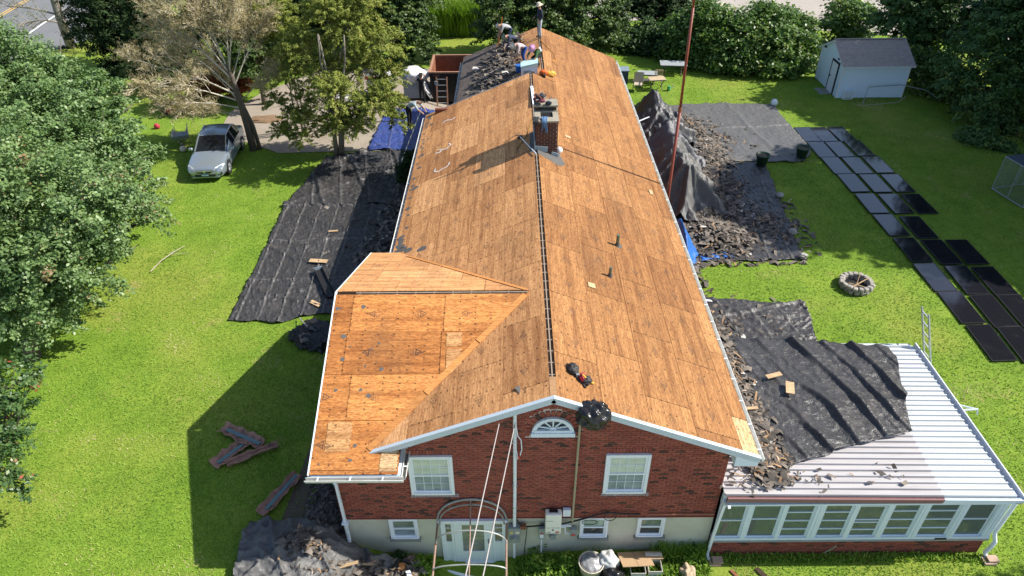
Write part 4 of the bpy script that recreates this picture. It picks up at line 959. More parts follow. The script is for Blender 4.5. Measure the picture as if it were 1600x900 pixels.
def lay_tarp(seed, base=.05, grid=(.95, 1.4), ang=0.0, wr=.05, folds=()):
    def zf(x, y):
        z = gz_b(x, y)+base+.03*noise.noise((x*1.1, y*1.1, seed))
        n1 = noise.noise((x*2.3, y*3.1, seed)); z += wr*.8*(1-abs(n1))**10+wr*.5*(1-abs(noise.noise((x*4.2, y*6.5, seed+4))))**10+wr*.5*(1-abs(noise.noise((x*7.5+y*2, y*3.1, seed+8))))**10
        c, s_ = math.cos(ang), math.sin(ang); u, v_ = x*c+y*s_, -x*s_+y*c
        for d, per in ((u, grid[0]), (v_, grid[1])):
            if per: d += .05*noise.noise((x*.8, y*.8, seed+2)); t = abs(((d/per) % 1)-.5)*2; z += .07*max(0, (t-.93)/.07)
        for an, per, amp in folds: z += amp*fold(x, y, an, per, seed)
        return z+.045*noise.noise((x*.55+y*.35, y*.9-x*.3, seed+6))
    def crease(x, y):
        c, s_ = math.cos(ang), math.sin(ang); u, v_ = x*c+y*s_, -x*s_+y*c; k = 0
        for d, per in ((u, grid[0]), (v_, grid[1])):
            if per: d += .05*noise.noise((x*.8, y*.8, seed+2)); t = abs(((d/per) % 1)-.5)*2; k = max(k, max(0, (t-(1-.09/per))/(.09/per)))
        return k*max(0, .55+.6*noise.noise((x*1.9, y*1.9, seed+1)))
    zf.crease = crease
    return zf
GT = 'black tarps spread round the house'
cloth('black_tarp', [(-11.4, 17.55), (-8, 17.5), (-5.3, 17.5)], [(-11.35, 8.9), (-9.4, 8.75), (-8.3, 9.2), (-5.55, 9.0)], lay_tarp(1, .05, (.78, 2.9), .02, .06, ((1.1, 2.4, .09), (1.9, 3.3, .07))), TARP, 'creased black tarp with grid folds on the left lawn, nearer the camera', nx=170, ny=150, group=GT)
cloth('black_tarp', [(-10.5, 22.3), (-8.5, 22.75), (-5.3, 23.0)], [(-11.45, 17.2), (-8, 17.25), (-5.3, 17.2)], lay_tarp(2, .085, (1.3, 0), .2, .09, ((.4, 2.0, .14), (2.2, 2.6, .10))), TARP, 'crumpled black tarp beyond the grid-folded one, up to the driveway', nx=100, ny=100, group=GT)
cloth('blue_tarp', [(-8.25, 28.6), (-4.4, 28.9)], [(-8.5, 23.1), (-4.5, 23.0)], lay_tarp(3, .07, (1.25, 1.5), .05, .07, ((.7, 2.3, .06),)), TARPB, 'bright blue tarp on the driveway behind the cedar', nx=70, ny=80)
def zfl(x, y):
    z = gz_b(x, y)+.12
    z += .55*math.exp(-((x+6.9)**2/1.2+(y+.6)**2/.35))*.55+.30*math.exp(-((x+5.4)**2/.5+(y+.55)**2/.3))+.28*math.exp(-((x+4.4)**2/.2+(y+.5)**2/.12))
    n1 = noise.noise((x*1.9, y*2.3, 5)); z += .13*(1-abs(n1))**6+.06*(1-abs(noise.noise((x*4, y*5, 8))))**7
    return z+.16*fold(x, y, .5, 1.1, 3)+.14*fold(x, y, 2.3, 1.3, 6)
cloth('black_tarp', [(-7.95, .05), (-7.4, .15), (-6.6, .2), (-5.9, .1), (-5.3, -.2), (-4.4, -.35), (-3.55, -.5)], [(-8.0, -2.6), (-6.4, -2.7), (-4.8, -2.5), (-3.6, -2.0), (-3.35, -1.2)], zfl, TARPG, 'heaped grey black tarp at the front left corner full of torn shingles', nx=110, ny=70, group=GT)
cloth('black_tarp', [(8.4, 29.7), (12, 30.05), (15.0, 29.75)], [(8.2, 22.6), (12.2, 22.35), (14.5, 22.3), (15.25, 23.6)], lay_tarp(11, .07, (0, 3.6), .1, .035, ((.1, 3.1, .04),)), TARPG, 'large grey black tarp at the far end of the right side yard', nx=100, ny=90, group=GT)
cloth('black_tarp', [(7.2, 22.5), (12.35, 22.2)], [(6.8, 13.1), (11.35, 13.2)], lay_tarp(12, .05, (.95, 2.6), -.1, .05), TARP, 'black tarp with straight creases between the green buckets and the fire pit', nx=90, ny=130, group=GT)
cloth('black_tarp', [(5.2, 10.9), (8, 10.6), (10.5, 10.35)], [(5.2, 5.9), (8.0, 6.0), (9.4, 6.1), (10.3, 7.9)], lay_tarp(13, .06, (1.05, 1.9), .25, .06, ((.9, 2.1, .08),)), TARP, 'black tarp on the grass behind the sunroom', nx=80, ny=70, group=GT)
def zroof(x, y):
    z = rz_roof(x)+.085; dz = 0
    d = (x-5)*.66+(y-.5)*.75                      # folds run from the eave towards the front right
    d2 = (x-5)*.93+(y-.5)*.37+.38*noise.noise((x*.40, y*.30, 2))+.07*noise.noise((x*1.7, y*1.3, 6)); per = .86
    t = (d2/per) % 1; h = t/.16 if t < .16 else (1-t)/.84; z += .27*max(0, h-.2)**1.6*min(1, max(.12, (x-5.9)/2.2))*max(.12, .55+1.3*noise.noise((int(d2/per)*2.7, 3, y*.42)))
    z += .045*(1-abs(noise.noise((d2*2.6, y*.7, 3))))**5+.022*(1-abs(noise.noise((x*4, y*3.6, 4))))**6
    return z
cloth('black_tarp', [(5.15, 5.9), (7, 5.75), (9.0, 5.55), (10.95, 5.45), (11.0, 4.9)], [(5.2, .35), (6.1, .55), (6.8, .75), (8.2, 1.3), (10.1, 1.85)], zroof, TARP, 'black tarp with deep diagonal folds covering half the white sunroom roof', nx=120, ny=110, group=GT)
# tarps propped over the shrubs beside the wall
def tent(name, ridge_, left, right, mat_, label, seed, cat='tarp', nx=48, ny=22):
    """cloth hanging from a ridge line down to a left and a right foot line"""
    q = MB()
    def pl(P, t):
        k = min(int(t*(len(P)-1)), len(P)-2); f_ = t*(len(P)-1)-k; return Vector(P[k]).lerp(Vector(P[k+1]), f_)
    rows_ = []
    for j in range(ny*2+1):
        s_ = j/ny-1; row = []
        for i in range(nx+1):
            t = i/nx; a = pl(ridge_, t); b_ = pl(left if s_ < 0 else right, t); k = abs(s_); p = a.lerp(b_, k)
            p.z -= .20*math.sin(k*PI)*.6; n = noise.noise((t*3.4, s_*1.2, seed)); p += Vector((.10, .10, .05))*n*k+Vector((.05*math.sin(t*21+3*k), .04*math.sin(t*17), 0))*k
            row.append(len(q.v)); sg_ = abs(math.sin((t*5.5+s_*1.3)*PI)); p += Vector((.10, -.06, 0))*(sg_-.5)*k; q.v.append(tuple(p))
        rows_.append(row)
    for a, b_ in zip(rows_, rows_[1:]):
        for i in range(nx): q.f.append((a[i], a[i+1], b_[i+1], b_[i])); q.mi.append(0)
    o = q.build(name, mat_, None, True); s2 = o.modifiers.new('thickness', 'SOLIDIFY'); s2.thickness = .008; return tag(o, label, cat)
TENT = tarp_mat('tent_tarp', (.055, .055, .058), .42)
def prop(line, w1=.62, base=.08, seed=0, amp=.30):
    """cloth thrown over shrubs: high along a line of peaks, falling in folds to the ground"""
    def zf(x, y):
        best = None
        for a, b_ in zip(line, line[1:]):
            A2, B2 = Vector(a[:2]), Vector(b_[:2]); P2 = Vector((x, y)); t = max(0, min(1, (P2-A2).dot(B2-A2)/max(1e-6, (B2-A2).length_squared))); q2 = A2.lerp(B2, t); d = (P2-q2).length
            hgt = a[2]+(b_[2]-a[2])*t-.25*math.sin(t*PI); an = math.atan2(y-q2.y, x-q2.x)
            d *= 1+amp*math.sin(an*5+q2.y*3.1+seed+2.2*noise.noise((x*1.1, y*1.1, seed)))+.10*math.sin(an*13+q2.y*7)
            z = hgt*math.exp(-(max(0, d-.12)/w1)**1.25)
            best = z if best is None else max(best, z)
        return gz_b(x, y)+base+best+.10*noise.noise((x*2.6, y*2.6, seed))+.09*(1-abs(noise.noise((x*3.4, y*2.6, seed))))**5+.05*(1-abs(noise.noise((x*7, y*6, seed))))**5
    return zf
cloth('propped_tarp', [(5.6, 28.9), (7, 29.1), (8.6, 28.2)], [(5.6, 23.9), (7.4, 23.3), (9.3, 23.6)], prop([(7.25, 27.2, 1.85), (7.3, 26.0, 1.45), (7.7, 24.6, 1.25)], .72, seed=3, amp=.4), TENT, 'dark tarp propped in a tall peak over shrubs, farther from the camera', nx=70, ny=80)
cloth('propped_tarp', [(5.7, 23.6), (7.2, 23.9), (9.2, 23.2)], [(5.7, 21.0), (7.2, 20.6), (9.0, 21.2)], prop([(7.2, 22.6, 2.0), (7.5, 21.8, 1.7)], .68, .16, seed=7), tarp_mat('worn_blue_black_tarp', (.10, .10, .11), .5), 'middle propped tarp with a torn blue edge behind the mast', nx=70, ny=60)
cloth('propped_tarp', [(5.7, 21.3), (7.2, 21.6), (8.6, 21.0)], [(6.2, 16.4), (7.3, 15.7), (8.9, 16.5)], prop([(7.05, 20.4, 2.15), (7.15, 19.2, 1.95), (7.2, 17.7, 2.1)], .70, .12, seed=9, amp=.36), mat('worn_grey_tarp', (.125, .122, .118), .55, .35, 5, bump=.5, bscale=14), 'nearest propped tarp draped in long folds beside the mast', nx=80, ny=90)
cloth('blue_tarp_scrap', [(7.9, 22.9), (8.6, 22.5)], [(8.1, 22.0), (8.8, 21.6)], lambda x, y: 1.75-(x-7.9)*.9+.12*noise.noise((x*4, y*4, 1)), TARPB2, 'torn strip of blue tarp on the middle propped tarp', nx=12, ny=12)
tent('blue_tarp_scrap', [(6.2, 15.2, 1.6), (6.3, 14.5, 2.1), (6.35, 13.6, 1.9), (6.4, 12.8, 1.2)], [(5.5, 15.0, .9), (5.5, 14, .9), (5.6, 13.4, .9), (6.0, 12.7, .85)], [(6.8, 15.0, 1.0), (6.95, 14.2, .9), (6.9, 13.3, .9), (6.6, 12.6, .85)], TARPB2, 'bright blue tarp bundle hanging beside the right eave', 12, nx=12, ny=12)
cloth('blue_tarp_scrap', [(7.0, 13.5), (8.3, 13.75)], [(7.0, 13.1), (8.5, 13.35)], lambda x, y: gz_b(x, y)+.12+.08*noise.noise((x*5, y*6, 1)), TARPB2, 'crumpled blue tarp strip on the grass at the edge of the debris', nx=24, ny=10)
# ================================================================ torn roofing debris
SCRAPM = leaf_material('torn_shingles', [(0, (.04, .036, .033)), (.45, (.125, .108, .092)), (.8, (.22, .187, .155)), (.87, (.25, .21, .17)), (.9, (.24, .15, .085)), (.96, (.42, .26, .14)), (1, (.5, .48, .45))], .85, 0, .2)
def debris(name, n, pts, zf, label, seed, size=.22, woody=.06, tilt=.55):
    """torn pieces: bent quads scattered over gaussian heaps pts = (x, y, rx, ry, h, weight)"""
    rng = np.random.default_rng(seed); w_ = np.array([p[5] for p in pts]); k = rng.choice(len(pts), n, p=w_/w_.sum()); P = np.array(pts)[k]
    g1, g2 = np.clip(rng.normal(0, .5, n), -1.2, 1.2), np.clip(rng.normal(0, .5, n), -1.2, 1.2); x, y = P[:, 0]+g1*P[:, 2], P[:, 1]+g2*P[:, 3]
    hh = P[:, 4]*np.exp(-(g1**2+g2**2)*1.6); z = np.array([zf(a, b_) for a, b_ in zip(x, y)])+hh*rng.uniform(.25, 1, n)+.03
    wood = rng.random(n) < woody; L = size*rng.uniform(.45, 1.5, n); W = np.where(wood, L*.2, L*rng.uniform(.3, .7, n)); L = np.where(wood, L*1.3, L*1.15)
    a = rng.uniform(0, 2*PI, n); t1, t2 = rng.normal(0, tilt*.5, n), rng.normal(0, tilt*.5, n)
    d = np.stack([np.cos(a), np.sin(a), t1], 1)*L[:, None]; e = np.stack([-np.sin(a), np.cos(a), t2], 1)*W[:, None]; c = np.stack([x, y, z], 1)
    j = lambda: rng.normal(0, .12, (n, 1)); up = np.array([0, 0, 1.0])*rng.normal(0, .18, (n, 1))*L[:, None]
    q = [c-d*(.5+j())-e*(.5+j()), c-e*(.5+j())+up, c+d*(.5+j())-e*(.5+j()), c+d*(.5+j())+e*(.5+j()), c+e*(.5+j())+up, c-d*(.5+j())+e*(.5+j())]
    V = np.stack(q, 1).reshape(-1, 3); b0 = np.arange(n)[:, None]*6
    F = np.concatenate([b0+np.array([0, 1, 4, 5]), b0+np.array([1, 2, 3, 4])], 0)
    lv = np.where(wood, rng.uniform(.88, .98, n), np.where(rng.random(n) < .012, 1.0, rng.uniform(0, .82, n)))
    o = link(bpy.data.objects.new(name, np_mesh(name, V, F, SCRAPM, False, np.concatenate([lv, lv])))); return tag(o, label, kind='stuff')
gb = gz_b
debris('shingle_debris', 13000, [(8.8, 26, 1.8, 3, .35, 2), (9.2, 23, 1.6, 2.5, .35, 2), (9.0, 20, 1.5, 2.5, .4, 2), (8.3, 17.5, 1.8, 2.2, .6, 3), (8.0, 15.2, 1.9, 1.9, .6, 3), (6.3, 21, .9, 6, .3, 1.5), (6.1, 14, .8, 3, .4, 1.5), (10.5, 16, 1.6, 2.5, .1, 1), (10.6, 25.5, 2.2, 3, .05, .8)], gb, 'torn shingles heaped along the right wall', 2, size=.23, woody=.09, tilt=.22)
debris('shingle_debris', 1500, [(6.2, 8.6, 1.1, 2.2, .3, 3), (6.4, 6.4, 1.2, 1.2, .35, 2), (7.4, 9, 1.6, 1.6, .05, 1)], gb, 'shingle scraps by the wall behind the sunroom', 3, woody=.14)
debris('shingle_debris', 2100, [(5.5, 4.2, .6, 1.9, .07, 3), (5.6, 1.8, .65, 1.5, .08, 3), (5.7, .75, .55, .4, .05, 1.2)], lambda x, y: rz_roof(x)+.12, 'torn shingles and splinters on the tarp over the sunroom roof', 4, size=.17, woody=.24, tilt=.28)
debris('shingle_debris', 110, [(5.9, .2, 1.0, .25, .01, 3), (7.4, .4, 1.8, .5, .0, 1), (5.0, .15, .6, .3, .02, 1)], lambda x, y: rz_roof(x)+.05, 'scattered shingle crumbs on the white sunroom roof', 5, size=.12, woody=.12)
debris('shingle_debris', 2600, [(-5.9, 18, .8, 4, .25, 2), (-6.2, 13.5, 1.0, 3.5, .35, 3), (-6.1, 10.5, .9, 1.5, .25, 1.5), (-7.6, 14, 2.2, 4, .02, .25)], gb, 'torn shingles in the shade below the left eave', 6, woody=.015)
debris('shingle_debris', 560, [(-6.3, -.7, .45, .3, .22, 3), (-4.7, -1.0, .7, .3, .12, 2), (-3.9, -.75, .5, .35, .12, 1.5), (-5.4, -1.3, 1.2, .5, .04, .6)], zfl, 'torn shingles and splinters on the front left tarp', 7, size=.16, woody=.18, tilt=.22)
debris('shingle_debris', 900, [(-6.0, 1.0, .5, .9, .05, 2), (-6.1, .2, .5, .5, .1, 1), (-6.2, 4, .5, 2, .05, 1)], gb, 'dark roofing scraps in the planting bed on the left', 8, size=.13, woody=.01)
debris('shingle_debris', 800, [(-1.4, 24.6, 1.1, 2.4, .05, 3), (-1.6, 22.8, 1.1, 1.2, .05, 2), (-.9, 27.2, .7, 1.0, .05, 1)], lambda x, y: FRZ-SL*abs(x-FRX)+.05, 'loose torn shingles on the far roof slope', 9, size=.26, woody=.09, tilt=.3)
# sagging heap at the corner of the wing
hp = thing('felt_heap', 'heap of torn dark roofing felt at the near end of the left tarp', 'debris heap', (-8.2, 7.8, 1.15))
for i, (x, y, r) in enumerate(((-8.5, 7.95, .4), (-8.1, 7.6, .42), (-7.7, 7.4, .38), (-7.4, 8.0, .5), (-8.0, 8.3, .5))): blob('felt_lump', (x, y, gz(x, y)+.12), (r, r*.8, .22), BLACK, 60+i, hp, amp=.5, fr=2.6)
for i in range(9): MB().bar((-8.4+i*.12+R_.uniform(-.1, .1), 7.5+R_.uniform(0, .7), 1.42), (-8.3+i*.12+R_.uniform(-.5, .5), 7.6+R_.uniform(-.4, .6), 1.45+R_.uniform(0, .1)), .2, .012).build('felt_piece', [mat('pinkish_shingle', (.22, .15, .13), .9, .3, 8), FELT, BLACK][i % 3], hp)
tag(MB().tube([(-8.75, 8.9, 1.3), (-8.2, 8.0, 1.6)], .02, 6).build('thin_rod', WIRE), 'thin metal rod poking from the felt heap', 'rod')
q = MB(); M_ = Matrix.Translation((-8.25, 11.0, 1.36)) @ Matrix.Rotation(rad(-64), 4, 'Z')
q.box(-1.0, 1.0, -.16, .16, 0, .012, M=M_); q.box(-1.0, 1.0, -.17, -.15, .012, .12, M=M_); q.box(-1.0, 1.0, .15, .17, .012, .12, M=M_); g0 = q.build('gutter_offcut', BLACK); tag(g0, 'dark length of cut gutter lying on the left tarp', 'gutter'); MB().box(-1.03, -1.0, -.17, .17, 0, .13, M=M_).build('end_cap', LEAD, g0)
for (x, y, rz_, L, W, lb) in ((-8.85, 12.6, -.12, .75, .24, 'pale pink board piece on the left tarp beyond the gutter offcut'), (-8.35, 9.75, -.6, .5, .18, 'cream board scrap on the left tarp near the wing roof'), (-8.7, 14.9, .1, .4, .12, 'small pink wood scrap in the middle of the left tarp')):
    tag(MB().cbox((x, y, gz(x, y)+.15), (L, W, .02), rz=rz_).build('board_scrap', WOODL), lb, 'board')
for (a, c_, wd, lb) in (((6.3, 7.15, .62), (7.0, 7.6, .64), .09, 'white angled trim strip among debris behind the sunroom'), ((5.4, 10.55, .85), (6.9, 10.5, .72), .10, 'long white trim strip lying at the far edge of the tarp behind the sunroom'), ((6.0, 25.2, 1.9), (7.0, 25.9, 2.0), .07, 'bent white downpipe lying against the far propped tarp')):
    q = MB(); q.bar(a, c_, wd, .03); 
    if wd == .09: q.bar(c_, (6.5, 8.1, .64), wd, .03)
    tag(q.build('white_trim', WHITE), lb, 'trim strip')
for (x, y, z, rz_, L, W, lb) in ((6.85, 3.9, 2.96, .3, .5, .16, 'tan splintered board upper of two on the sunroom tarp'), (7.15, 3.35, 2.98, 1.3, .5, .24, 'tan splintered board lower of two on the sunroom tarp'), (5.75, 2.5, 3.02, .1, .45, .10, 'pale short lath on the debris at the right eave'), (-5.2, -.95, .95, .3, .5, .09, 'tan board on the front left tarp'), (-4.75, -.75, .65, 0, .35, .05, 'small pale stick on the front left tarp below the downspout')):
    tag(MB().cbox((x, y, z), (L, W, .025), rz=rz_).build('board_scrap', WOODL), lb, 'board')
tag(MB().bar((-3.75, -.7, .25), (-3.5, -1.25, .2), .12, .04).build('white_trim', WHITE), 'white trim offcut among rubbish at the front left tarp', 'trim strip')
tag(blob('orange_lump', (-3.95, -.6, .3), (.11, .09, .09), mat('orange_foam', (.45, .18, .05), .8), 77), 'small orange lump on the front left tarp', 'lump')
# weights on the right tarps
for (x, y, lb) in ((11.35, 13.35, 'pale stone on the near corner of the creased right tarp'), (11.55, 15.3, 'grey stone on the edge of the creased right tarp, second from the near corner'), (12.0, 18.6, 'small dark stone on the far part of the creased tarp edge')):
    tag(blob('tarp_weight', (x, y, gz(x, y)+.16), (.17, .14, .12), mat('weight_stone', (.36, .34, .31), .9, .3, 9, bump=.5), x*7, amp=.45), lb, 'stone')
tag(blob('white_jug', (15.05, 29.75, gz(15, 29.7)+.22), (.2, .2, .22), VINYL, 5, amp=.12), 'white jug weighing down the far corner of the big tarp', 'jug')
GREENP = mat('dark_green_plastic', (.02, .06, .035), .5, .2, 5)
for (x, y, lb) in ((12.06, 21.95, 'dark green bucket between the two right tarps'), (14.4, 22.75, 'dark green bucket on the outer corner of the big tarp by the solar panels')):
    bt = thing('bucket', lb, 'bucket', (x, y, gz(x, y)+.1), group='green buckets on the right tarps'); MB().lathe([(0, 0), (.24, 0), (.33, .50), (.36, .50), (.36, .56), (.32, .56), (.29, .46), (0, .44)], 18, bt.location).build('tub', GREENP, bt, True)
    MB().lathe([(0, .47), (.28, .47)], 14, bt.location).build('soil', SOIL, bt)
# ================================================================ broken fascia boards on the shaded lawn
CUTB = mat('rotten_board', (.40, .22, .16), .9, .55, 5, bump=.4, bscale=25, dirt=((.05, .04, .035), .9)); TEAL = mat('verdigris_strip', (.15, .24, .24), .6, .25, 6, metal=.2)
for (a, c_, wd, lb) in (((-9.85, 3.55), (-8.45, 2.85), .40, 'rotten board with blue green strip, uppermost of the pile on the shaded lawn'), ((-9.6, 2.05), (-8.95, 2.95), .40, 'rotten board with blue green strip and one rusty end, left in the pile'), ((-9.25, 2.1), (-7.95, 2.85), .22, 'dark warped board lying on edge at the bottom of the pile'), ((-7.75, .38), (-7.1, 1.75), .34, 'single rotten board with blue green strip near the planting bed')):
    r0 = thing('rotten_fascia', lb, 'board', ((a[0]+c_[0])/2, (a[1]+c_[1])/2, 1.2), group='broken fascia boards on the lawn'); A3, C3 = Vector((*a, gz(*a)+.09)), Vector((*c_, gz(*c_)+.09)); d = (C3-A3).normalized(); sdv = Vector((-d.y, d.x, 0))
    q = MB(); n = 9; pr = None
    for i in range(n+1):
        p = A3.lerp(C3, i/n); w1 = wd*(.5+.32*noise.noise((i*1.73, a[0], 1))); w2 = wd*(.5+.32*noise.noise((i*1.41, a[1], 5))); h = .06*noise.noise((i*.9, a[0], 9))
        cur = [p+sdv*w1+Vector((0, 0, .10+h)), p+sdv*w1*.55+Vector((0, 0, .0)), p-sdv*w2*.55, p-sdv*w2+Vector((0, 0, .10-h))]
        if pr:
            for u in range(3): q.face([pr[u], cur[u], cur[u+1], pr[u+1]])
        pr = cur
    o = q.build('board', CUTB, r0); s2 = o.modifiers.new('thickness', 'SOLIDIFY'); s2.thickness = .025
    if wd > .3: MB().bar(A3.lerp(C3, .12)+Vector((0, 0, .03)), A3.lerp(C3, .96)+Vector((0, 0, .03)), wd*.30, .02).build('metal_strip', TEAL, r0)
twig = MB().tube([(-15.5, 12.0, 1.28), (-15.3, 12.7, 1.36), (-15.05, 13.3, 1.35), (-14.8, 13.9, 1.30)], [.018, .02, .016, .008], 5); twig.tube([(-15.15, 13.1, 1.36), (-14.75, 13.25, 1.33), (-14.4, 13.3, 1.29)], [.012, .01, .006], 4); twig.tube([(-15.2, 12.9, 1.35), (-15.1, 13.5, 1.34)], [.01, .006], 4)
tag(twig.build('fallen_branch', mat('pale_twig', (.40, .34, .26), .9)), 'pale fallen branch on the sunny left lawn', 'branch')
# ================================================================ solar panels on the right lawn
def solar_glass():
    g = G('solar_glass'); uv = g.obj; s_ = g.n('SeparateXYZ'); g.t.links.new(uv, s_.inputs[0])
    lx = g.math('LESS_THAN', g.math('ABSOLUTE', g.math('SUBTRACT', g.math('MODULO', g.math('ADD', s_.outputs[0], 5.0), .147), .0735)), .0035)
    ly = g.math('LESS_THAN', g.math('ABSOLUTE', g.math('SUBTRACT', g.math('MODULO', g.math('ADD', s_.outputs[1], 5.0), .158), .079)), .004)
    c = g.mix(g.math('MULTIPLY', g.math('MAXIMUM', lx, ly), .6), (.011, .011, .015), (.03, .03, .036))
    c = g.mix(g.math('MULTIPLY', g.smooth(g.noise(g.pos, 1.5, 5, .7), .55, .8), .10), c, (.10, .10, .10)); g.base(c); return g.p(g.math('ADD', .04, g.math('MULTIPLY', g.noise(g.pos, 3, 3), .06)), 0, 1.0)
SG = solar_glass(); SF = mat('black_panel_frame', (.02, .02, .022), .35, .1, 5)
pw, pl_ = .93, 1.86
q = MB(); q.box(-pw/2, pw/2, -pl_/2, -pl_/2+.03, 0, .04); q.box(-pw/2, pw/2, pl_/2-.03, pl_/2, 0, .04); q.box(-pw/2, -pw/2+.03, -pl_/2+.03, pl_/2-.03, 0, .04); q.box(pw/2-.03, pw/2, -pl_/2+.03, pl_/2-.03, 0, .04); pfm = q.mesh('frame', SF)
pgm = MB().box(-pw/2+.03, pw/2-.03, -pl_/2+.03, pl_/2-.03, .012, .036).mesh('glass', SG)
colA = [(15.19, 26.5), (15.3, 24.6), (15.42, 22.74), (15.56, 20.87), (15.66, 18.84), (15.71, 16.87), (15.76, 14.84), (15.76, 12.86), (15.91, 11.0), (16.07, 9.07)]
colB = [(16.10, 26.49), (16.3, 24.61), (16.5, 22.72), (16.65, 20.81), (16.77, 18.79), (16.86, 16.65), (16.9, 14.64), (16.96, 12.67), (17.05, 10.77), (17.16, 8.99)]
colC = [(17.12, 26.5), (17.38, 24.74), (17.6, 22.8), (17.74, 20.8), (17.85, 18.75), None, (17.98, 14.63), (18.04, 12.59), (18.12, 10.76), (18.22, 8.95)]
NTH = ['first', 'second', 'third', 'fourth', 'fifth', 'sixth', 'seventh', 'eighth', 'ninth', 'tenth']
for ci, (cn, cl) in enumerate((('left', colA), ('middle', colB), ('right', colC))):
    for i, p in enumerate(cl):
        if p is None: continue
        nx_ = cl[i+1] if i+1 < len(cl) and cl[i+1] else (p[0]+.1, p[1]-1.95)
        ang = math.atan2(nx_[0]-p[0], -(nx_[1]-p[1])); cx_, cy_ = p[0]+pw/2+.03, p[1]-pl_/2
        look = 'bluish from sky glare' if i < 5 else 'plain black'
        t = thing('solar_panel', f'dark solar panel, {look}, {cn} column, {NTH[i]} row from the big tarp', 'solar panel', (cx_, cy_, gz(cx_, cy_)+.055), 0, 'solar panels laid out on the lawn')
        t.rotation_euler = (math.atan2(gz(cx_, cy_+.9)-gz(cx_, cy_-.9), 1.8)+R_.uniform(-.004, .004), R_.uniform(-.005, .005), ang*.5+R_.uniform(-.006, .006))
        child('frame', pfm, t); child('glass', pgm, t)
# ================================================================ fire pit
STN = mat('pit_stone', (.34, .31, .27), .9, .35, 7, bump=.6, bscale=20); fpit = thing('fire_pit', 'round stone fire pit with charred sticks on the right lawn', 'fire pit', (12.86, 11.45, .68))
for ring in range(2):
    for i in range(17):
        a = 2*PI*(i+.5*ring)/17; rr_ = .56+R_.uniform(-.03, .03)
        bm = bmesh.new(); bmesh.ops.create_cube(bm, size=1); bmesh.ops.bevel(bm, geom=bm.edges[:], offset=.18, segments=1, affect='EDGES')
        for v_ in bm.verts: v_.co += Vector((R_.uniform(-.06, .06), R_.uniform(-.06, .06), R_.uniform(-.06, .06)))
        me = bpy.data.meshes.new('stone'); bm.to_mesh(me); bm.free(); me.materials.append(STN)
        child('stone', me, fpit, Matrix.Translation((rr_*math.cos(a), rr_*math.sin(a), .08+ring*.15)) @ Matrix.Rotation(a, 4, 'Z') @ Matrix.Diagonal((.20, .20*R_.uniform(.85, 1.1), .16, 1)))
MB().lathe([(0, .06), (.5, .05)], 20, fpit.location).build('ash_bed', BLACK, fpit)
q = MB(); q.tube([(12.8, 11.3, .76), (13.05, 11.7, 1.25)], [.02, .012], 5); q.tube([(12.7, 11.3, .78), (13.35, 11.55, 1.02)], [.03, .02], 5); q.tube([(12.6, 11.5, .8), (13.1, 11.2, .82)], .03, 5); q.build('stick', WOODL, fpit)
# ================================================================ garden shed
shed = thing('garden_shed', 'small pale blue shed with grey shingle roof by the hedge', 'shed', (19.24, 30.96, .9))
SHW = mat('shed_siding', (.66, .80, .93), .55, .06, 2); SHR = mat('shed_shingle', (.38, .335, .31), .9, .3, 4, bump=.4, bscale=40)
ang = math.atan2(31.09-30.96, 23.37-19.24)-.02; MS = Matrix.Translation((19.24, 30.96, .88)) @ Matrix.Rotation(ang, 4, 'Z'); SW_, SD_, SH_, SR_ = 4.15, 3.55, 2.15, 3.05
def sp(x, y, z): return tuple(MS @ Vector((x, y, z)))
q = MB(); q.box(.02, SW_-.02, .02, SD_-.02, 0, SH_, M=MS); q.prism([sp(.02, .02, SH_), sp(.02, SD_-.02, SH_), sp(.02, SD_/2, SR_-.05)], MS.to_3x3() @ Vector((SW_-.04, 0, 0))); q.build('wall', SHW, shed)
z = .05
while z < SH_-.1:     # clapboards on the front and the gable
    MB().prism([sp(.1, -.012, z), sp(.1, .02, z), sp(.1, .02, z+.13), sp(.1, .008, z+.13)], MS.to_3x3() @ Vector((SW_-.2, 0, 0))).build('siding_board', SHW, shed); z += .135
for (x, y) in ((0, 0), (SW_-.1, 0)): MB().box(x, x+.1, -.02, .05, 0, SH_, M=MS).build('corner_board', WHITE, shed)
MB().box(-.02, .03, 0, .1, 0, SH_, M=MS).build('corner_board', WHITE, shed); MB().box(-.02, .03, SD_-.1, SD_, 0, SH_, M=MS).build('corner_board', WHITE, shed)
for sgn in (0, 1):
    ye = -.22 if sgn == 0 else SD_+.22; ze = SH_-.10
    MB().prism([sp(-.15, ye, ze), sp(-.15, SD_/2, SR_+.02), sp(-.15, SD_/2, SR_-.05), sp(-.15, ye, ze-.07)], MS.to_3x3() @ Vector((SW_+.3, 0, 0))).build('roof', WHITE, shed)
    slope = Vector(sp(0, SD_/2, SR_+.03))-Vector(sp(0, ye, ze+.01)); SLN = slope.length; ux = MS.to_3x3() @ Vector((1, 0, 0)); uy = slope.normalized(); un = ux.cross(uy); 
    if sgn: uy = slope.normalized(); un = -un if un.z < 0 else un
    sm_ = None; k = 0; v_ = 0; qq = MB()
    while v_ < SLN-.02:
        u = -.16-(.15 if k % 2 else 0)
        while u < SW_+.14:
            a, c_ = max(u, -.16), min(u+.29, SW_+.14); u += .3
            o_ = Vector(sp(0, ye, ze+.02))+ux*a+uy*v_; qq.prism([o_+un*.014, o_+ux*(c_-a)+un*.014, o_+ux*(c_-a)+uy*.16+un*.002, o_+uy*.16+un*.002], un*.008)
        v_ += .145; k += 1
    o = qq.build('roof_shingles', SHR, shed, recalc=False); o['kind'] = 'stuff'
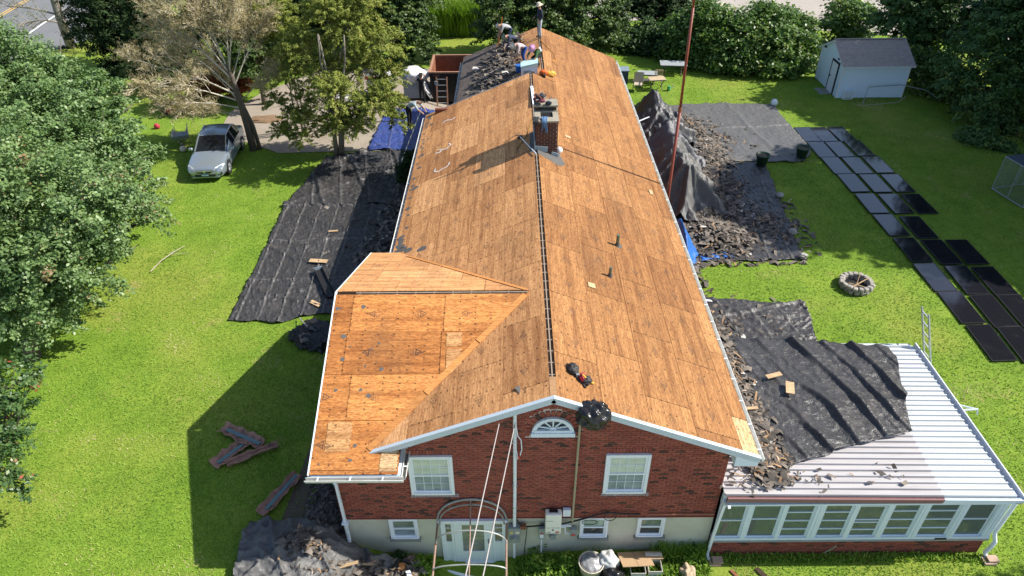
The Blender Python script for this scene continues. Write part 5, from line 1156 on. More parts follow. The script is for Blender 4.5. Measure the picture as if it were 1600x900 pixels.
dq = MB(); dq.box(-.035, .02, .62, 1.5, .08, 1.92, M=MS); do = dq.build('door', WHITE, shed); dq = MB(); dq.box(-.05, .02, .54, .62, .05, 2.0, M=MS); dq.box(-.05, .02, 1.5, 1.58, .05, 2.0, M=MS); dq.box(-.05, .02, .54, 1.58, 1.92, 2.02, M=MS); dq.build('door_frame', BLACK, do); MB().cbox(sp(-.06, 1.4, 1.0), (.05, .05, .12)).build('handle', BLACK, do)
for y, z in ((.7, 2.25), (2.95, 2.3)): MB().cbox(sp(-.06, y, z), (.1, .12, .1)).build('lamp', BLACK, shed)
MB().box(-.75, -.05, .6, 1.7, -.02, .08, M=MS).build('door_slab', CONC, shed)
pc = thing('plastic_crate', 'white slatted plastic crate leaning on the shed front', 'crate', sp(.65, -.25, 0)); MC = Matrix.Translation(sp(.65, -.28, .02)) @ Matrix.Rotation(ang, 4, 'Z') @ Matrix.Rotation(rad(12), 4, 'X')
q = MB(); q.box(-.3, -.25, 0, .2, 0, .62, M=MC); q.box(.25, .3, 0, .2, 0, .62, M=MC); q.build('side', VINYL, pc)
for i in range(6): MB().box(-.25, .25, 0, .03, .02+i*.105, .075+i*.105, M=MC).build('slat', VINYL, pc)
q = MB(); q.tube([sp(1.35, -.9, 0), sp(1.7, -.35, .85), sp(3.7, -.3, .95), sp(5.2, -.6, .7), sp(6.0, -1.0, .2)], .025, 6); tag(q.build('bent_pipe', STEELGREY), 'bent grey pipe propped along the shed front', 'pipe')
q = MB(); q.tube([sp(.6, -.75, .03), sp(1.0, -1.3, .04), sp(1.5, -1.2, .05), sp(2.6, -1.0, .04), sp(3.6, -.8, .04), sp(4.2, -.3, .2)], .02, 5); tag(q.build('garden_hose', WIRE), 'thin pale hose curling on the grass before the shed', 'hose')
# ================================================================ garden furniture on the far lawn
ALU = mat('grey_alu_slats', (.36, .38, .39), .45, .12, 6); BRZ = mat('bronze_frame', (.10, .085, .075), .5, .2, 6); SLING = mat('beige_sling', (.42, .36, .28), .8, .1, 20); TEAK = mat('pale_teak', (.52, .40, .26), .7, .2, 9)
def table(x, y, rz_, w_, d_, h, lb, topm, n=7):
    t = thing('garden_table', lb, 'table', (x, y, gz(x, y)+.03), rz_); 
    for i in range(n): child('slat', MB().box(-w_/2, w_/2, -d_/2+d_*i/n+.008, -d_/2+d_*(i+1)/n-.008, h-.03, h).mesh('slat', topm), t)
    q = MB(); q.box(-w_/2+.02, w_/2-.02, -d_/2, -d_/2+.04, h-.08, h-.031); q.box(-w_/2+.02, w_/2-.02, d_/2-.04, d_/2, h-.08, h-.031); child('apron', q.mesh('apron', BRZ), t)
    for sx in (-1, 1):
        q = MB(); q.bar((sx*w_*.32, -d_*.42, .0), (sx*w_*.32, d_*.42, h-.08), .04, .04); q.bar((sx*w_*.32+.045, d_*.42, .0), (sx*w_*.32+.045, -d_*.42, h-.08), .04, .04); child('leg', q.mesh('leg', BRZ), t)
    return t
table(9.9, 35.3, -.1, 1.75, 1.0, .72, 'grey slatted folding table farthest back on the lawn', ALU); table(8.0, 34.0, -.15, 1.3, .8, .55, 'low grey table behind the wooden chair', ALU); table(8.35, 32.6, .1, 1.05, .7, .70, 'pale wooden folding table beside the beige chair', TEAK, 6)
chr_ = thing('garden_chair', 'beige sling armchair with bronze frame beside the house corner', 'chair', (7.15, 32.35, gz(7.15, 32.3)+.03), rad(-12))
def cpart(nm, q, m_, p): return child(nm, q.mesh(nm, m_), p)
cpart('seat', MB().box(-.26, .26, -.27, .25, .42, .45), SLING, chr_); M_ = Matrix.Translation((0, .27, .45)) @ Matrix.Rotation(rad(-14), 4, 'X'); cpart('backrest', MB().box(-.26, .26, -.015, .015, 0, .62, M=M_), SLING, chr_)
for sx in (-.29, .29):
    for yy in (-.27, .24): cpart('leg', MB().bar((sx, yy, 0), (sx, yy*.9, .66 if yy < 0 else .45), .035, .035), BRZ, chr_)
    cpart('armrest', MB().bar((sx, -.30, .67), (sx, .30, .64), .06, .03), BRZ, chr_); cpart('back_post', MB().bar((sx, .24, .42), (sx, .42, 1.06), .03, .03), BRZ, chr_)
wc = thing('folding_chair', 'pale slatted wooden folding chair standing behind the wooden table', 'chair', (8.65, 33.6, gz(8.6, 33.6)+.03), rad(170))
for i in range(5): cpart('back_slat', MB().bar((-.18+i*.09, .22, .48), (-.18+i*.09, .34, .98), .045, .02), TEAK, wc)
for i in range(5): cpart('seat_slat', MB().box(-.22, .22, -.22+i*.09, -.15+i*.09, .44, .46), TEAK, wc)
for sx in (-.24, .24):
    cpart('leg', MB().bar((sx, -.25, 0), (sx, .34, .98), .035, .03), TEAK, wc); cpart('leg', MB().bar((sx*.9, .28, 0), (sx*.9, -.2, .45), .035, .03), TEAK, wc)
cpart('top_rail', MB().bar((-.24, .345, .97), (.24, .345, .97), .03, .05), TEAK, wc)
st = thing('metal_stool', 'small dark metal side table between the two chairs', 'side table', (7.75, 33.05, gz(7.7, 33)+.03)); cpart('top', MB().lathe([(0, .40), (.26, .40), (.26, .43), (0, .43)], 14), BRZ, st)
for a in (0, 1.57, 3.14, 4.71): cpart('leg', MB().bar((.2*math.cos(a), .2*math.sin(a), 0), (.2*math.cos(a), .2*math.sin(a), .4), .03, .03), BRZ, st)
pk = thing('watering_can', 'small green and white watering can on the lawn', 'watering can', (9.15, 32.4, gz(9.1, 32.4)+.03)); cpart('body', MB().lathe([(0, 0), (.13, 0), (.11, .26), (0, .26)], 12), mat('grass_green_plastic', (.10, .35, .12), .5), pk); cpart('spout', MB().tube([(.1, 0, .08), (.3, 0, .3)], .025, 6), VINYL, pk)
tbn = thing('wheeled_bin', 'dark blue wheeled rubbish bin beside the far right corner of the house', 'bin', (6.35, 33.4, gz(6.3, 33.4)+.03)); NAVY = mat('navy_plastic', (.03, .05, .11), .45, .1, 5)
cpart('body', MB().prism([(-.26, -.26, .1), (.26, -.26, .1), (.26, .26, .1), (-.26, .26, .1)], (0, 0, .85)), NAVY, tbn); cpart('lid', MB().prism([(-.3, -.33, .95), (.3, -.33, .95), (.3, .3, 1.03), (-.3, .3, 1.03)], (0, 0, .06)), mat('grey_blue_lid', (.20, .25, .30), .4), tbn)
for sx in (-.2, .2): cpart('wheel', MB().tube([(sx-.03, .26, .1), (sx+.03, .26, .1)], .1, 12), BLACK, tbn)
# ================================================================ wire pen at the right edge
pen = thing('wire_pen', 'metal framed wire pen standing in the shade at the right edge', 'pen', (22.7, 19.3, .78)); PT = mat('pen_tube', (.32, .38, .42), .4, .1, 6, metal=.4)
A0, B0 = Vector((22.65, 19.35, .8)), Vector((23.05, 17.45, .8)); D0 = Vector((2.6, .6, 0)); U0 = Vector((0, 0, 1.7))
for a, c_ in ((A0, B0), (A0+U0, B0+U0), (A0, A0+U0), (B0, B0+U0), (A0.lerp(B0, .5), A0.lerp(B0, .5)+U0), (A0, A0+D0), (A0+U0, A0+U0+D0), (B0, B0+D0), (B0+U0, B0+U0+D0), (A0+D0, A0+D0+U0), (B0+D0, B0+D0+U0), (A0+D0, B0+D0), (A0+U0+D0, B0+U0+D0), (A0+D0*.5, A0+D0*.5+U0), (A0+D0*.5+U0, B0+D0*.5+U0)): MB().tube([a, c_], .025, 6).build('frame_tube', PT, pen)
q = MB()
for (o_, e1, e2) in ((A0, B0-A0, U0), (A0, D0, U0), (B0, D0, U0)):
    for i in range(1, 22): q.bar(o_+e1*i/22, o_+e1*i/22+e2, .006, .006)
    for i in range(1, 16): q.bar(o_+e2*i/16, o_+e2*i/16+e1, .006, .006)
o = q.build('wire_mesh', PT, pen, recalc=False); o['kind'] = 'stuff'
MB().prism([A0+U0*1.01, B0+U0*1.01, B0+U0*1.01+D0, A0+U0*1.01+D0], (0, 0, .01)).build('roof_cover', mat('dark_pen_cover', (.06, .08, .10), .6), pen)
# ================================================================ ladders
def ladder(name, a, c_, side, n, mr, ms, label, wr=.42):
    a, c_ = Vector(a), Vector(c_); s_ = Vector(side).normalized()*wr/2; t = thing(name, label, 'ladder', a)
    for k in (-1, 1): MB().bar(a+s_*k, c_+s_*k, .03, .08, up=s_).build('rail', ms, t)
    for i in range(n): p = a.lerp(c_, (i+.6)/n); MB().bar(p-s_, p+s_, .035, .03).build('rung', mr, t)
    return t
ALUM = mat('ladder_aluminium', (.55, .57, .58), .35, .08, 6, metal=.5)
ladder('extension_ladder', (12.65, 4.5, .35), (12.05, 5.95, 3.75), (.05, -1, 0), 11, ALUM, ALUM, 'aluminium ladder rising past the back corner of the sunroom roof', .40)
# ================================================================ dumpster, its ladder and the pallets
DUMP = mat('dumpster_black', (.02, .018, .018), .6, .4, 3); DUMPI = mat('dumpster_rust', (.22, .085, .045), .8, .4, 2.5, bump=.2)
dp = thing('dumpster', 'open dark roll-off dumpster with rusty inside beyond the left eave', 'dumpster', (-4.5, 30.2, 1.1))
x0, x1, y0, y1, z0, z1 = -5.78, -3.35, 30.25, 33.4, 1.05, 2.92
MB().box(x0, x1, y0, y0+.06, z0+.12, z1).build('front_panel', DUMP, dp); MB().box(x0, x0+.06, y0+.06, y1, z0+.12, z1).build('side_panel', DUMP, dp); MB().box(x1-.06, x1, y0+.06, y1, z0+.12, z1).build('side_panel', DUMP, dp); MB().box(x0+.06, x1-.06, y1-.06, y1, z0+.12, z1).build('back_panel', DUMP, dp)
q = MB(); q.box(x0+.062, x1-.062, y0+.062, y0+.08, z0+.3, z1-.02); q.box(x0+.062, x0+.08, y0+.08, y1-.08, z0+.3, z1-.02); q.box(x1-.08, x1-.062, y0+.08, y1-.08, z0+.3, z1-.02); q.box(x0+.08, x1-.08, y1-.08, y1-.062, z0+.3, z1-.02); q.box(x0+.08, x1-.08, y0+.08, y1-.08, z0+.25, z0+.3); q.build('lining', DUMPI, dp)
q = MB(); q.box(x0-.05, x1+.05, y0-.05, y0+.07, z1, z1+.09); q.box(x0-.05, x1+.05, y1-.07, y1+.05, z1, z1+.09); q.box(x0-.05, x0+.07, y0+.07, y1-.07, z1, z1+.09); q.box(x1-.07, x1+.05, y0+.07, y1-.07, z1, z1+.09); q.build('top_rail', mat('rusty_rim', (.36, .19, .12), .7, .3, 4), dp)
for i in range(6): xx = x0+.1+(x1-x0-.2)*i/5; MB().box(xx-.05, xx+.05, y0-.06, y0, z0+.12, z1-.001).build('rib', DUMP, dp)
MB().box(x0+.2, x0+.6, y0-.068, y0-.062, z1-.16, z1-.08).build('name_plate', mat('faded_plate', (.16, .06, .06), .7), dp)
MB().box(x0+.1, x1-.1, y0+.2, y1-.2, z0, z0+.118).build('skid', DUMP, dp)
for i in range(4): MB().tube([(x0+.2+(i % 2)*(x1-x0-.5), y0+.3+(i//2)*2.4, z0+.1), (x0+.3+(i % 2)*(x1-x0-.5), y0+.3+(i//2)*2.4, z0+.1)], .1, 12).build('wheel', BLACK, dp)
FIB = mat('orange_brown_rail', (.30, .15, .09), .6, .2, 6)
ladder('step_ladder', (-5.05, 29.6, 1.12), (-5.05, 30.1, 2.75), (1, 0, 0), 5, ALUM, FIB, 'ladder with brown rails and silver rungs leaning on the dumpster', .62)
MB().cbox((-5.38, 29.98, 2.42), (.2, .05, .22)).build('tool_tray', ALUM, bpy.data.objects['step_ladder'])
PLASTW = mat('white_shrink_wrap', (.66, .64, .65), .3, .15, 4, bump=.8, bscale=6); BUND = mat('shingle_bundle', (.30, .32, .35), .7, .15, 6)
for (px, py, w_, h, lb, sh) in ((-6.75, 30.5, 1.3, 1.35, 'pallet of grey shingle bundles under torn white wrap by the dumpster', 1), (-8.9, 30.9, 1.4, 1.1, 'white wrapped pallet with red stripe half hidden behind the cedar', 0)):
    pt = thing('wrapped_pallet', lb, 'pallet', (px, py, gz(px, py)+.05)); z = gz(px, py)+.05
    q = MB()
    for i in range(3): q.box(px-w_/2, px+w_/2, py-.5+i*.45, py-.4+i*.45, z, z+.1)
    q.box(px-w_/2, px+w_/2, py-.52, py+.52, z+.1, z+.13); q.build('pallet_base', WOODD, pt)
    for i in range(int(h/.095)): MB().box(px-w_/2+R_.uniform(0, .04), px+w_/2-R_.uniform(0, .04), py-.5+R_.uniform(0, .03), py+.5, z+.135+i*.095, z+.135+i*.095+.088).build('bundle', BUND, pt)
    blob('wrap', (px, py+.05, z+h+.05), (w_*.62, .68, .42), PLASTW, px*3, pt, amp=.3, fr=1.6); 
    if not sh: MB().box(px-w_*.55, px+w_*.5, py-.66, py-.60, z+h+.12, z+h+.28).build('stripe', mat('red_wrap', (.5, .08, .06), .4), pt)
    else: tent('wrap_sheet', [(px+.1, py-.4, z+h+.35), (px+.5, py-.2, z+h+.3), (px+.62, py+.3, z+h+.2)], [(px+.2, py-.6, z+h-.1), (px+.55, py-.55, z+h-.2), (px+.65, py-.5, z+h-.3)], [(px+.95, py-.6, z+.1), (px+1.05, py-.3, z+.1), (px+1.0, py+.4, z+.1)], PLASTW, None, 4, None, 8, 8).parent = None
bpy.data.objects['wrap_sheet'].name = 'loose_wrap'; tag(bpy.data.objects['loose_wrap'], 'loose white plastic sheet sliding off the grey bundles', 'plastic sheet')
tag(blob('white_sack', (-10.9, 29.6, 1.6), (.5, .4, .35), PLASTW, 6), 'white sacks on the driveway behind the cedar trunk', 'sack')
# ================================================================ silver sedan on the grass
PAINT = mat('silver_car_paint', (.36, .42, .48), .18, .04, 3, metal=.6); CGL = mat('car_glass', (.012, .015, .02), .06, .1, 2, spec=.6); CHR = mat('chrome', (.7, .7, .72), .15, .05, 5, metal=.9); LAMPM = mat('headlamp_lens', (.62, .66, .68), .1, .1, 20); TYRE = mat('tyre_rubber', (.02, .02, .02), .85, .2, 9); RIM = mat('alloy_rim', (.5, .52, .54), .3, .1, 9, metal=.7)
car = thing('silver_sedan', 'silver four door sedan parked nose first on the grass under the bare tree', 'car', (-16.02, 22.1, 1.27), rad(4))
#  stations: y, half width, sill z, shoulder z, cabin half width, top z
ST = [(-2.42, .62, .34, .52, .50, .56), (-2.34, .78, .26, .62, .62, .68), (-2.15, .86, .22, .70, .70, .76), (-1.7, .90, .20, .78, .72, .86), (-1.2, .905, .20, .86, .74, .93), (-.95, .91, .20, .90, .74, .975), (-.15, .915, .20, .95, .66, 1.47), (.25, .915, .20, .96, .65, 1.54), (.95, .915, .20, .97, .645, 1.53), (1.4, .91, .20, .98, .66, 1.42), (1.9, .90, .22, .97, .70, 1.07), (2.15, .88, .25, .95, .70, 1.03), (2.36, .80, .32, .86, .66, .93), (2.42, .72, .40, .70, .60, .74)]
def ring(s_):
    y, hw, zs, zh, cw, zt = s_
    half = [(0, zs), (hw*.88, zs), (hw*.985, zs+.10), (hw, (zs+zh)/2), (hw*.965, zh), ((hw*.965+cw)/2 if zt-zh < .3 else cw+(hw*.965-cw)*.48, zh+(zt-zh)*.52), (cw, zt-.02), (cw*.5, zt), (0, zt+.012)]
    return [(x, y, z) for x, z in half]+[(-x, y, z) for x, z in half[-2:0:-1]]
RG = [ring(s_) for s_ in ST]; q = MB(); gl = MB(); nR = len(RG[0])
for i, (a, c_) in enumerate(zip(RG, RG[1:])):
    for k in range(nR):
        k2 = (k+1) % nR; kk = min(k, nR-1-k)
        f_ = [a[k], a[k2], c_[k2], c_[k]]
        side = kk in (4, 5); top = kk in (6, 7)
        glass = (i == 5 and (top or kk == 5)) or (i in (6, 7, 8) and side) or (i in (9,) and (top)) or (i == 9 and kk == 5)
        (gl if glass else q).face(f_)
q.face(RG[0]); q.face(RG[-1])
def weld(b_, name, m_, par, smooth=True):
    me = b_.mesh(name, m_, smooth); bm = bmesh.new(); bm.from_mesh(me); bmesh.ops.remove_doubles(bm, verts=bm.verts, dist=.001); bmesh.ops.recalc_face_normals(bm, faces=bm.faces); bm.to_mesh(me); bm.free()
    try: me.set_sharp_from_angle(angle=rad(38))
    except Exception: pass
    return child(name, me, par)
body = weld(q, 'body', PAINT, car); weld(gl, 'window_glass', CGL, car)
for sx in (-1, 1):
    q = MB(); q.bar((sx*.76, -.95, .98), (sx*.665, -.13, 1.485), .05, .03); q.bar((sx*.665, -.13, 1.49), (sx*.655, .98, 1.55), .05, .03); q.bar((sx*.655, .98, 1.54), (sx*.71, 1.86, 1.10), .06, .03); q.bar((sx*.885, .35, .96), (sx*.665, .35, 1.535), .05, .02); child('window_pillar', q.mesh('window_pillar', PAINT), car)
    hl = MB(); hl.face([(sx*.44, -2.36, .60), (sx*.80, -2.25, .58), (sx*.885, -1.88, .72), (sx*.80, -2.0, .765), (sx*.50, -2.27, .70)]); hl.face([(sx*.44, -2.37, .59), (sx*.80, -2.26, .57), (sx*.80, -2.25, .58), (sx*.44, -2.36, .60)]); ho = child('headlight', hl.mesh('headlight', LAMPM), car, Matrix.Translation((sx*.012, -.02, .02)))
    fg = MB(); fg.face([(sx*.60, -2.36, .36), (sx*.80, -2.30, .36), (sx*.82, -2.28, .50), (sx*.64, -2.36, .44)]); child('fog_recess', fg.mesh('fog_recess', BLACK), car, Matrix.Translation((0, -.05, 0)))
    mi_ = child('mirror', MB().cbox((sx*1.02, -.72, 1.0), (.2, .12, .14)).mesh('mirror', PAINT), car); mi_.modifiers.new('bevel', 'BEVEL').width = .03
    for yy in (-1.45, 1.35):
        t = child('wheel', MB().tube([(sx*.74, yy, .32), (sx*.925, yy, .32)], .325, 20).mesh('wheel', TYRE), car); r1 = child('rim', MB().lathe([(0, 0), (.2, .0), (.225, -.02)], 16).mesh('rim', RIM), t, Matrix.Translation((sx*.93, yy, .32)) @ Matrix.Rotation(sx*PI/2, 4, 'Y'))
        for k in range(5): a = 2*PI*k/5; child('spoke', MB().bar((0, .05*math.cos(a), .05*math.sin(a)), (0, .2*math.cos(a), .2*math.sin(a)), .05, .02, up=(1, 0, 0)).mesh('spoke', CHR), t, Matrix.Translation((sx*.938, yy, .32)))
        child('wheel_arch', MB().tube([(sx*.60, yy, .33), (sx*.918, yy, .33)], .375, 20).mesh('wheel_arch', BLACK), car)
    child('door_handle', MB().cbox((sx*.915, .0, .84), (.03, .2, .03)).mesh('door_handle', CHR), car); child('door_seam', MB().box(sx*.917-.002, sx*.917+.002, .33, .345, .3, .93).mesh('door_seam', BLACK), car)
g1 = MB(); g1.face([(-.44, -2.40, .60), (.44, -2.40, .60), (.36, -2.44, .52), (.2, -2.455, .49), (-.2, -2.455, .49), (-.36, -2.44, .52)]); child('grille', g1.mesh('grille', BLACK), car, Matrix.Translation((0, -.02, .01)))
child('grille_bar', MB().bar((-.40, -2.45, .59), (.40, -2.45, .59), .02, .03).mesh('grille_bar', CHR), car); child('emblem', MB().tube([(0, -2.46, .585), (0, -2.49, .585)], .06, 14).mesh('emblem', CHR), car)
child('air_intake', MB().prism([(-.52, -2.41, .42), (.52, -2.41, .42), (.45, -2.43, .31), (-.45, -2.43, .31)], (0, -.03, 0)).mesh('air_intake', BLACK), car); child('bumper_lip', MB().bar((-.66, -2.40, .27), (.66, -2.40, .27), .07, .05).mesh('bumper_lip', PAINT), car)
pl2 = child('number_plate', MB().box(-.16, .16, -2.475, -2.46, .36, .49).mesh('number_plate', mat('plate_pale_blue', (.50, .62, .74), .5)), car); child('plate_band', MB().box(-.16, .16, -2.478, -2.475, .44, .49).mesh('plate_band', mat('plate_blue', (.08, .22, .48), .5)), car)
# wheelbarrow and garden machines in the shade beside it
wbw = thing('wheelbarrow', 'dark wheelbarrow standing in the shade beside the silver car', 'wheelbarrow', (-18.75, 24.3, 1.28), rad(20)); cpart('tray', MB().prism([(-.38, -.55, .42), (.38, -.55, .42), (.30, .5, .42), (-.30, .5, .42)], (0, 0, .02)).prism([(-.46, -.68, .66), (.46, -.68, .66), (.38, -.55, .43), (-.38, -.55, .43)], (0, .02, 0)).prism([(-.46, -.66, .66), (-.38, .55, .66), (-.30, .5, .43), (-.38, -.55, .43)], (.02, 0, 0)).prism([(.46, -.66, .66), (.38, .55, .66), (.30, .5, .43), (.38, -.55, .43)], (-.02, 0, 0)), STEELGREY, wbw)
for sx in (-.3, .3): cpart('handle', MB().bar((sx*.5, -.6, .3), (sx*1.2, 1.2, .62), .04, .04), TEAK, wbw); cpart('leg', MB().bar((sx, .4, .4), (sx, .45, 0), .03, .03), STEELGREY, wbw)
cpart('wheel', MB().tube([(-.05, -.75, .2), (.05, -.75, .2)], .2, 14), TYRE, wbw)
tag(blob('pale_ball', (-18.3, 23.2, 1.42), (.17, .17, .17), CREAM, 3, amp=.05), 'pale round pot on the grass by the wheelbarrow', 'pot')
mow = thing('lawn_tractor', 'red and yellow garden machine half hidden in the shade under the bare tree', 'garden machine', (-20.6, 28.3, 1.3), rad(60))
cpart('hood', MB().prism([(-.25, -.8, .4), (.25, -.8, .4), (.28, -.1, .4), (-.28, -.1, .4)], (0, 0, .3)), mat('machine_yellow', (.60, .30, .04), .5), mow); cpart('deck', MB().prism([(-.45, -.3, .15), (.45, -.3, .15), (.45, .6, .15), (-.45, .6, .15)], (0, 0, .22)), REDP, mow); cpart('seat', MB().cbox((0, .45, .6), (.4, .35, .25)), BLACK, mow); cpart('handlebar', MB().tube([(-.2, .0, .6), (0, .25, .95), (.2, .0, .6)], .02, 6), BLACK, mow)
for sx in (-.42, .42):
    for yy, r in ((-.6, .17), (.5, .24)): cpart('wheel', MB().tube([(sx-.06, yy, r), (sx+.06, yy, r)], r, 14), TYRE, mow)
tag(blob('red_can', (-20.9, 26.2, 1.42), (.16, .13, .17), REDP, 4, amp=.05), 'small red fuel can in the shaded grass', 'can')
BARKM = mat('bark_mulch', (.30, .15, .08), .95, .4, 4, bump=.6, bscale=14)
tag(blob('leaf_pile', (-15.1, 27.3, 1.32), (1.0, .5, .12), mat('dry_leaf_litter', (.22, .14, .08), .95, .4, 6, bump=.5), 15, amp=.3), 'heap of tan leaf litter behind the silver car', 'leaf heap')
# ================================================================ people
SKIN = mat('skin', (.36, .20, .13), .6, .08, 20); HAIR = mat('dark_hair', (.02, .015, .012), .7, .2, 30)
def person(label, loc, rz_, J, mats, hat=None, seed=0, scale=1.0):
    """J: joint name -> (x, y, z); body grown as one skinned surface, materials by body region (shirt, trousers, skin, shoes)"""
    t = thing('person', label, 'person', loc, rz_); V, E, Rr, reg = [], [], [], []
    idx = {}
    def add(n, p, r): idx[n] = len(V); V.append(Vector(p)*scale); Rr.append(r*scale); return idx[n]
    def seg(a, c_, rg): E.append((idx[a], idx[c_])); reg.append(((V[idx[a]], V[idx[c_]]), rg))
    P = {k: Vector(v_) for k, v_ in J.items()}
    add('pelvis', P['pelvis'], .145); mid = P['pelvis'].lerp(P['neck'], .5); add('waist', mid, .135); add('chest', P['pelvis'].lerp(P['neck'], .8), .155); add('neck', P['neck'], .06); hd = (P['head']-P['neck']).normalized(); add('jaw', P['neck'].lerp(P['head'], .45), .075); add('head', P['head'], .098); add('crown', P['head']+hd*.09, .07)
    fw = Vector(J.get('face', (0, -1, 0))).normalized(); add('nose', P['head']+fw*.115-hd*.02, .018); side = hd.cross(fw).normalized(); add('earL', P['head']+side*.10, .02); add('earR', P['head']-side*.10, .02)
    seg('pelvis', 'waist', 0); seg('waist', 'chest', 0); seg('chest', 'neck', 0); seg('neck', 'jaw', 2); seg('jaw', 'head', 2); seg('head', 'crown', 4); seg('head', 'nose', 2); seg('head', 'earL', 2); seg('head', 'earR', 2)
    for s_ in 'LR':
        add('sh'+s_, P['sh'+s_], .075); add('el'+s_, P['el'+s_], .05); add('wr'+s_, P['wr'+s_], .033); hdn = (P['wr'+s_]-P['el'+s_]).normalized(); add('pa'+s_, P['wr'+s_]+hdn*.07, .036)
        seg('chest', 'sh'+s_, 0); seg('sh'+s_, 'el'+s_, 0); seg('el'+s_, 'wr'+s_, 5); seg('wr'+s_, 'pa'+s_, 2)
        sd2 = hdn.cross(Vector((0, 0, 1)) if abs(hdn.z) < .9 else Vector((0, 1, 0))).normalized(); dn = hdn.cross(sd2)
        for k, (o_, L) in enumerate(((-.03, .075), (-.01, .085), (.01, .08), (.03, .065))):
            a = add(f'f{k}{s_}', P['wr'+s_]+hdn*(.07+L*.55)+sd2*o_, .0095); b_ = add(f'g{k}{s_}', P['wr'+s_]+hdn*(.07+L*.9)+sd2*o_*1.1+dn*.025, .008); seg('pa'+s_, f'f{k}{s_}', 2); seg(f'f{k}{s_}', f'g{k}{s_}', 2)
        add('th'+s_, P['wr'+s_]+hdn*.06+sd2*.055+dn*.01, .011); seg('pa'+s_, 'th'+s_, 2)
        add('hip'+s_, P['hip'+s_], .095); add('kn'+s_, P['kn'+s_], .066); add('an'+s_, P['an'+s_], .045); add('he'+s_, P['an'+s_]+Vector((0, 0, -.06)), .045); add('to'+s_, P['to'+s_], .04)
        seg('pelvis', 'hip'+s_, 1); seg('hip'+s_, 'kn'+s_, 1); seg('kn'+s_, 'an'+s_, 1); seg('an'+s_, 'he'+s_, 3); seg('he'+s_, 'to'+s_, 3)
    me = bpy.data.meshes.new('body'); me.from_pydata([tuple(v_) for v_ in V], E, []); o = bpy.data.objects.new('body', me); COL.objects.link(o)
    o.modifiers.new('skin', 'SKIN'); sk_ = me.skin_vertices[0].data
    for i, r in enumerate(Rr): sk_[i].radius = (r, r); sk_[i].use_root = (i == 0)
    ss = o.modifiers.new('sub', 'SUBSURF'); ss.levels = 2; ss.render_levels = 2
    dg = bpy.context.evaluated_depsgraph_get(); dg.update(); m2 = bpy.data.meshes.new_from_object(o.evaluated_get(dg)); m2.name = 'body'
    bpy.data.objects.remove(o); m2.materials.clear()
    for m_ in (mats[0], mats[1], SKIN, mats[2], HAIR, mats[3] if len(mats) > 3 else SKIN): m2.materials.append(m_)
    for pg in m2.polygons:
        c = pg.center; best = (9, 0)
        for (a, b_), rg in reg:
            ab = b_-a; tt = max(0, min(1, (c-a).dot(ab)/max(ab.length_squared, 1e-9))); dd = (a+ab*tt-c).length
            if rg in (2, 4): dd *= .95
            if dd < best[0]: best = (dd, rg)
        pg.material_index = best[1]; pg.use_smooth = True
    b0 = child('body', m2, t)
    if hat:
        M_ = Matrix.Translation((P['head']+hd*.035)*scale) @ hd.to_track_quat('Z', 'Y').to_matrix().to_4x4(); child('hat', MB().lathe([(.20, -.01), (.19, .0), (.115, .02), (.11, .10), (.07, .13), (0, .135)], 16).mesh('hat', hat, True), t, M_)
    return t
DK = mat('dark_navy_shirt', (.025, .03, .055), .9, .2, 12); DENIM = mat('faded_jeans', (.38, .44, .50), .9, .2, 12); BLKC = mat('black_clothes', (.014, .014, .016), .9, .3, 12); GREYC = mat('grey_shirt', (.36, .36, .37), .9, .15, 12); BLUEJ = mat('dark_blue_jacket', (.04, .055, .10), .9, .2, 12); STRIPE = mat('pink_grey_shirt', (.46, .38, .39), .9, .25, 22); BLUEP = mat('blue_trousers', (.03, .08, .30), .9, .2, 12); GRNS = mat('green_shirt', (.06, .13, .05), .9, .2, 12); SHOE = mat('work_boot', (.05, .035, .025), .8, .2, 12)
HATS = mat('straw_hat', (.58, .50, .38), .9, .15, 30); HATG = mat('olive_hat', (.26, .28, .20), .9, .15, 20); HATP = mat('pink_hat', (.55, .28, .45), .9, .1, 20); HATB = mat('black_cap', (.02, .02, .02), .9); HATW = mat('cream_hat', (.64, .58, .50), .9, .1, 20)
def roofz(x, y): return (ZR-SL*abs(x)) if y < 20.37 else (FRZ-SL*abs(x-FRX))
stand = dict(pelvis=(0, 0, .93), neck=(0, -.02, 1.47), head=(0, -.06, 1.63), face=(-.5, -1, -.3), shL=(.19, -.01, 1.40), shR=(-.19, -.01, 1.40), elL=(.25, .04, 1.12), elR=(-.25, .02, 1.14), wrL=(.22, -.12, .92), wrR=(-.20, -.22, 1.02), hipL=(.09, 0, .88), hipR=(-.09, 0, .88), knL=(.11, -.03, .49), knR=(-.11, -.02, .50), anL=(.12, .02, .10), anR=(-.13, .02, .10), toL=(.13, -.15, .04), toR=(-.15, -.15, .04))
crouch = dict(pelvis=(0, .12, .50), neck=(0, -.30, .84), head=(0, -.44, .92), face=(0, -.8, -.6), shL=(.18, -.26, .80), shR=(-.18, -.26, .80), elL=(.24, -.44, .54), elR=(-.24, -.46, .55), wrL=(.14, -.62, .36), wrR=(-.12, -.66, .36), hipL=(.10, .10, .47), hipR=(-.10, .10, .47), knL=(.16, -.32, .50), knR=(-.18, -.25, .38), anL=(.14, -.06, .10), anR=(-.14, .16, .10), toL=(.16, -.24, .04), toR=(-.15, -.02, .03))
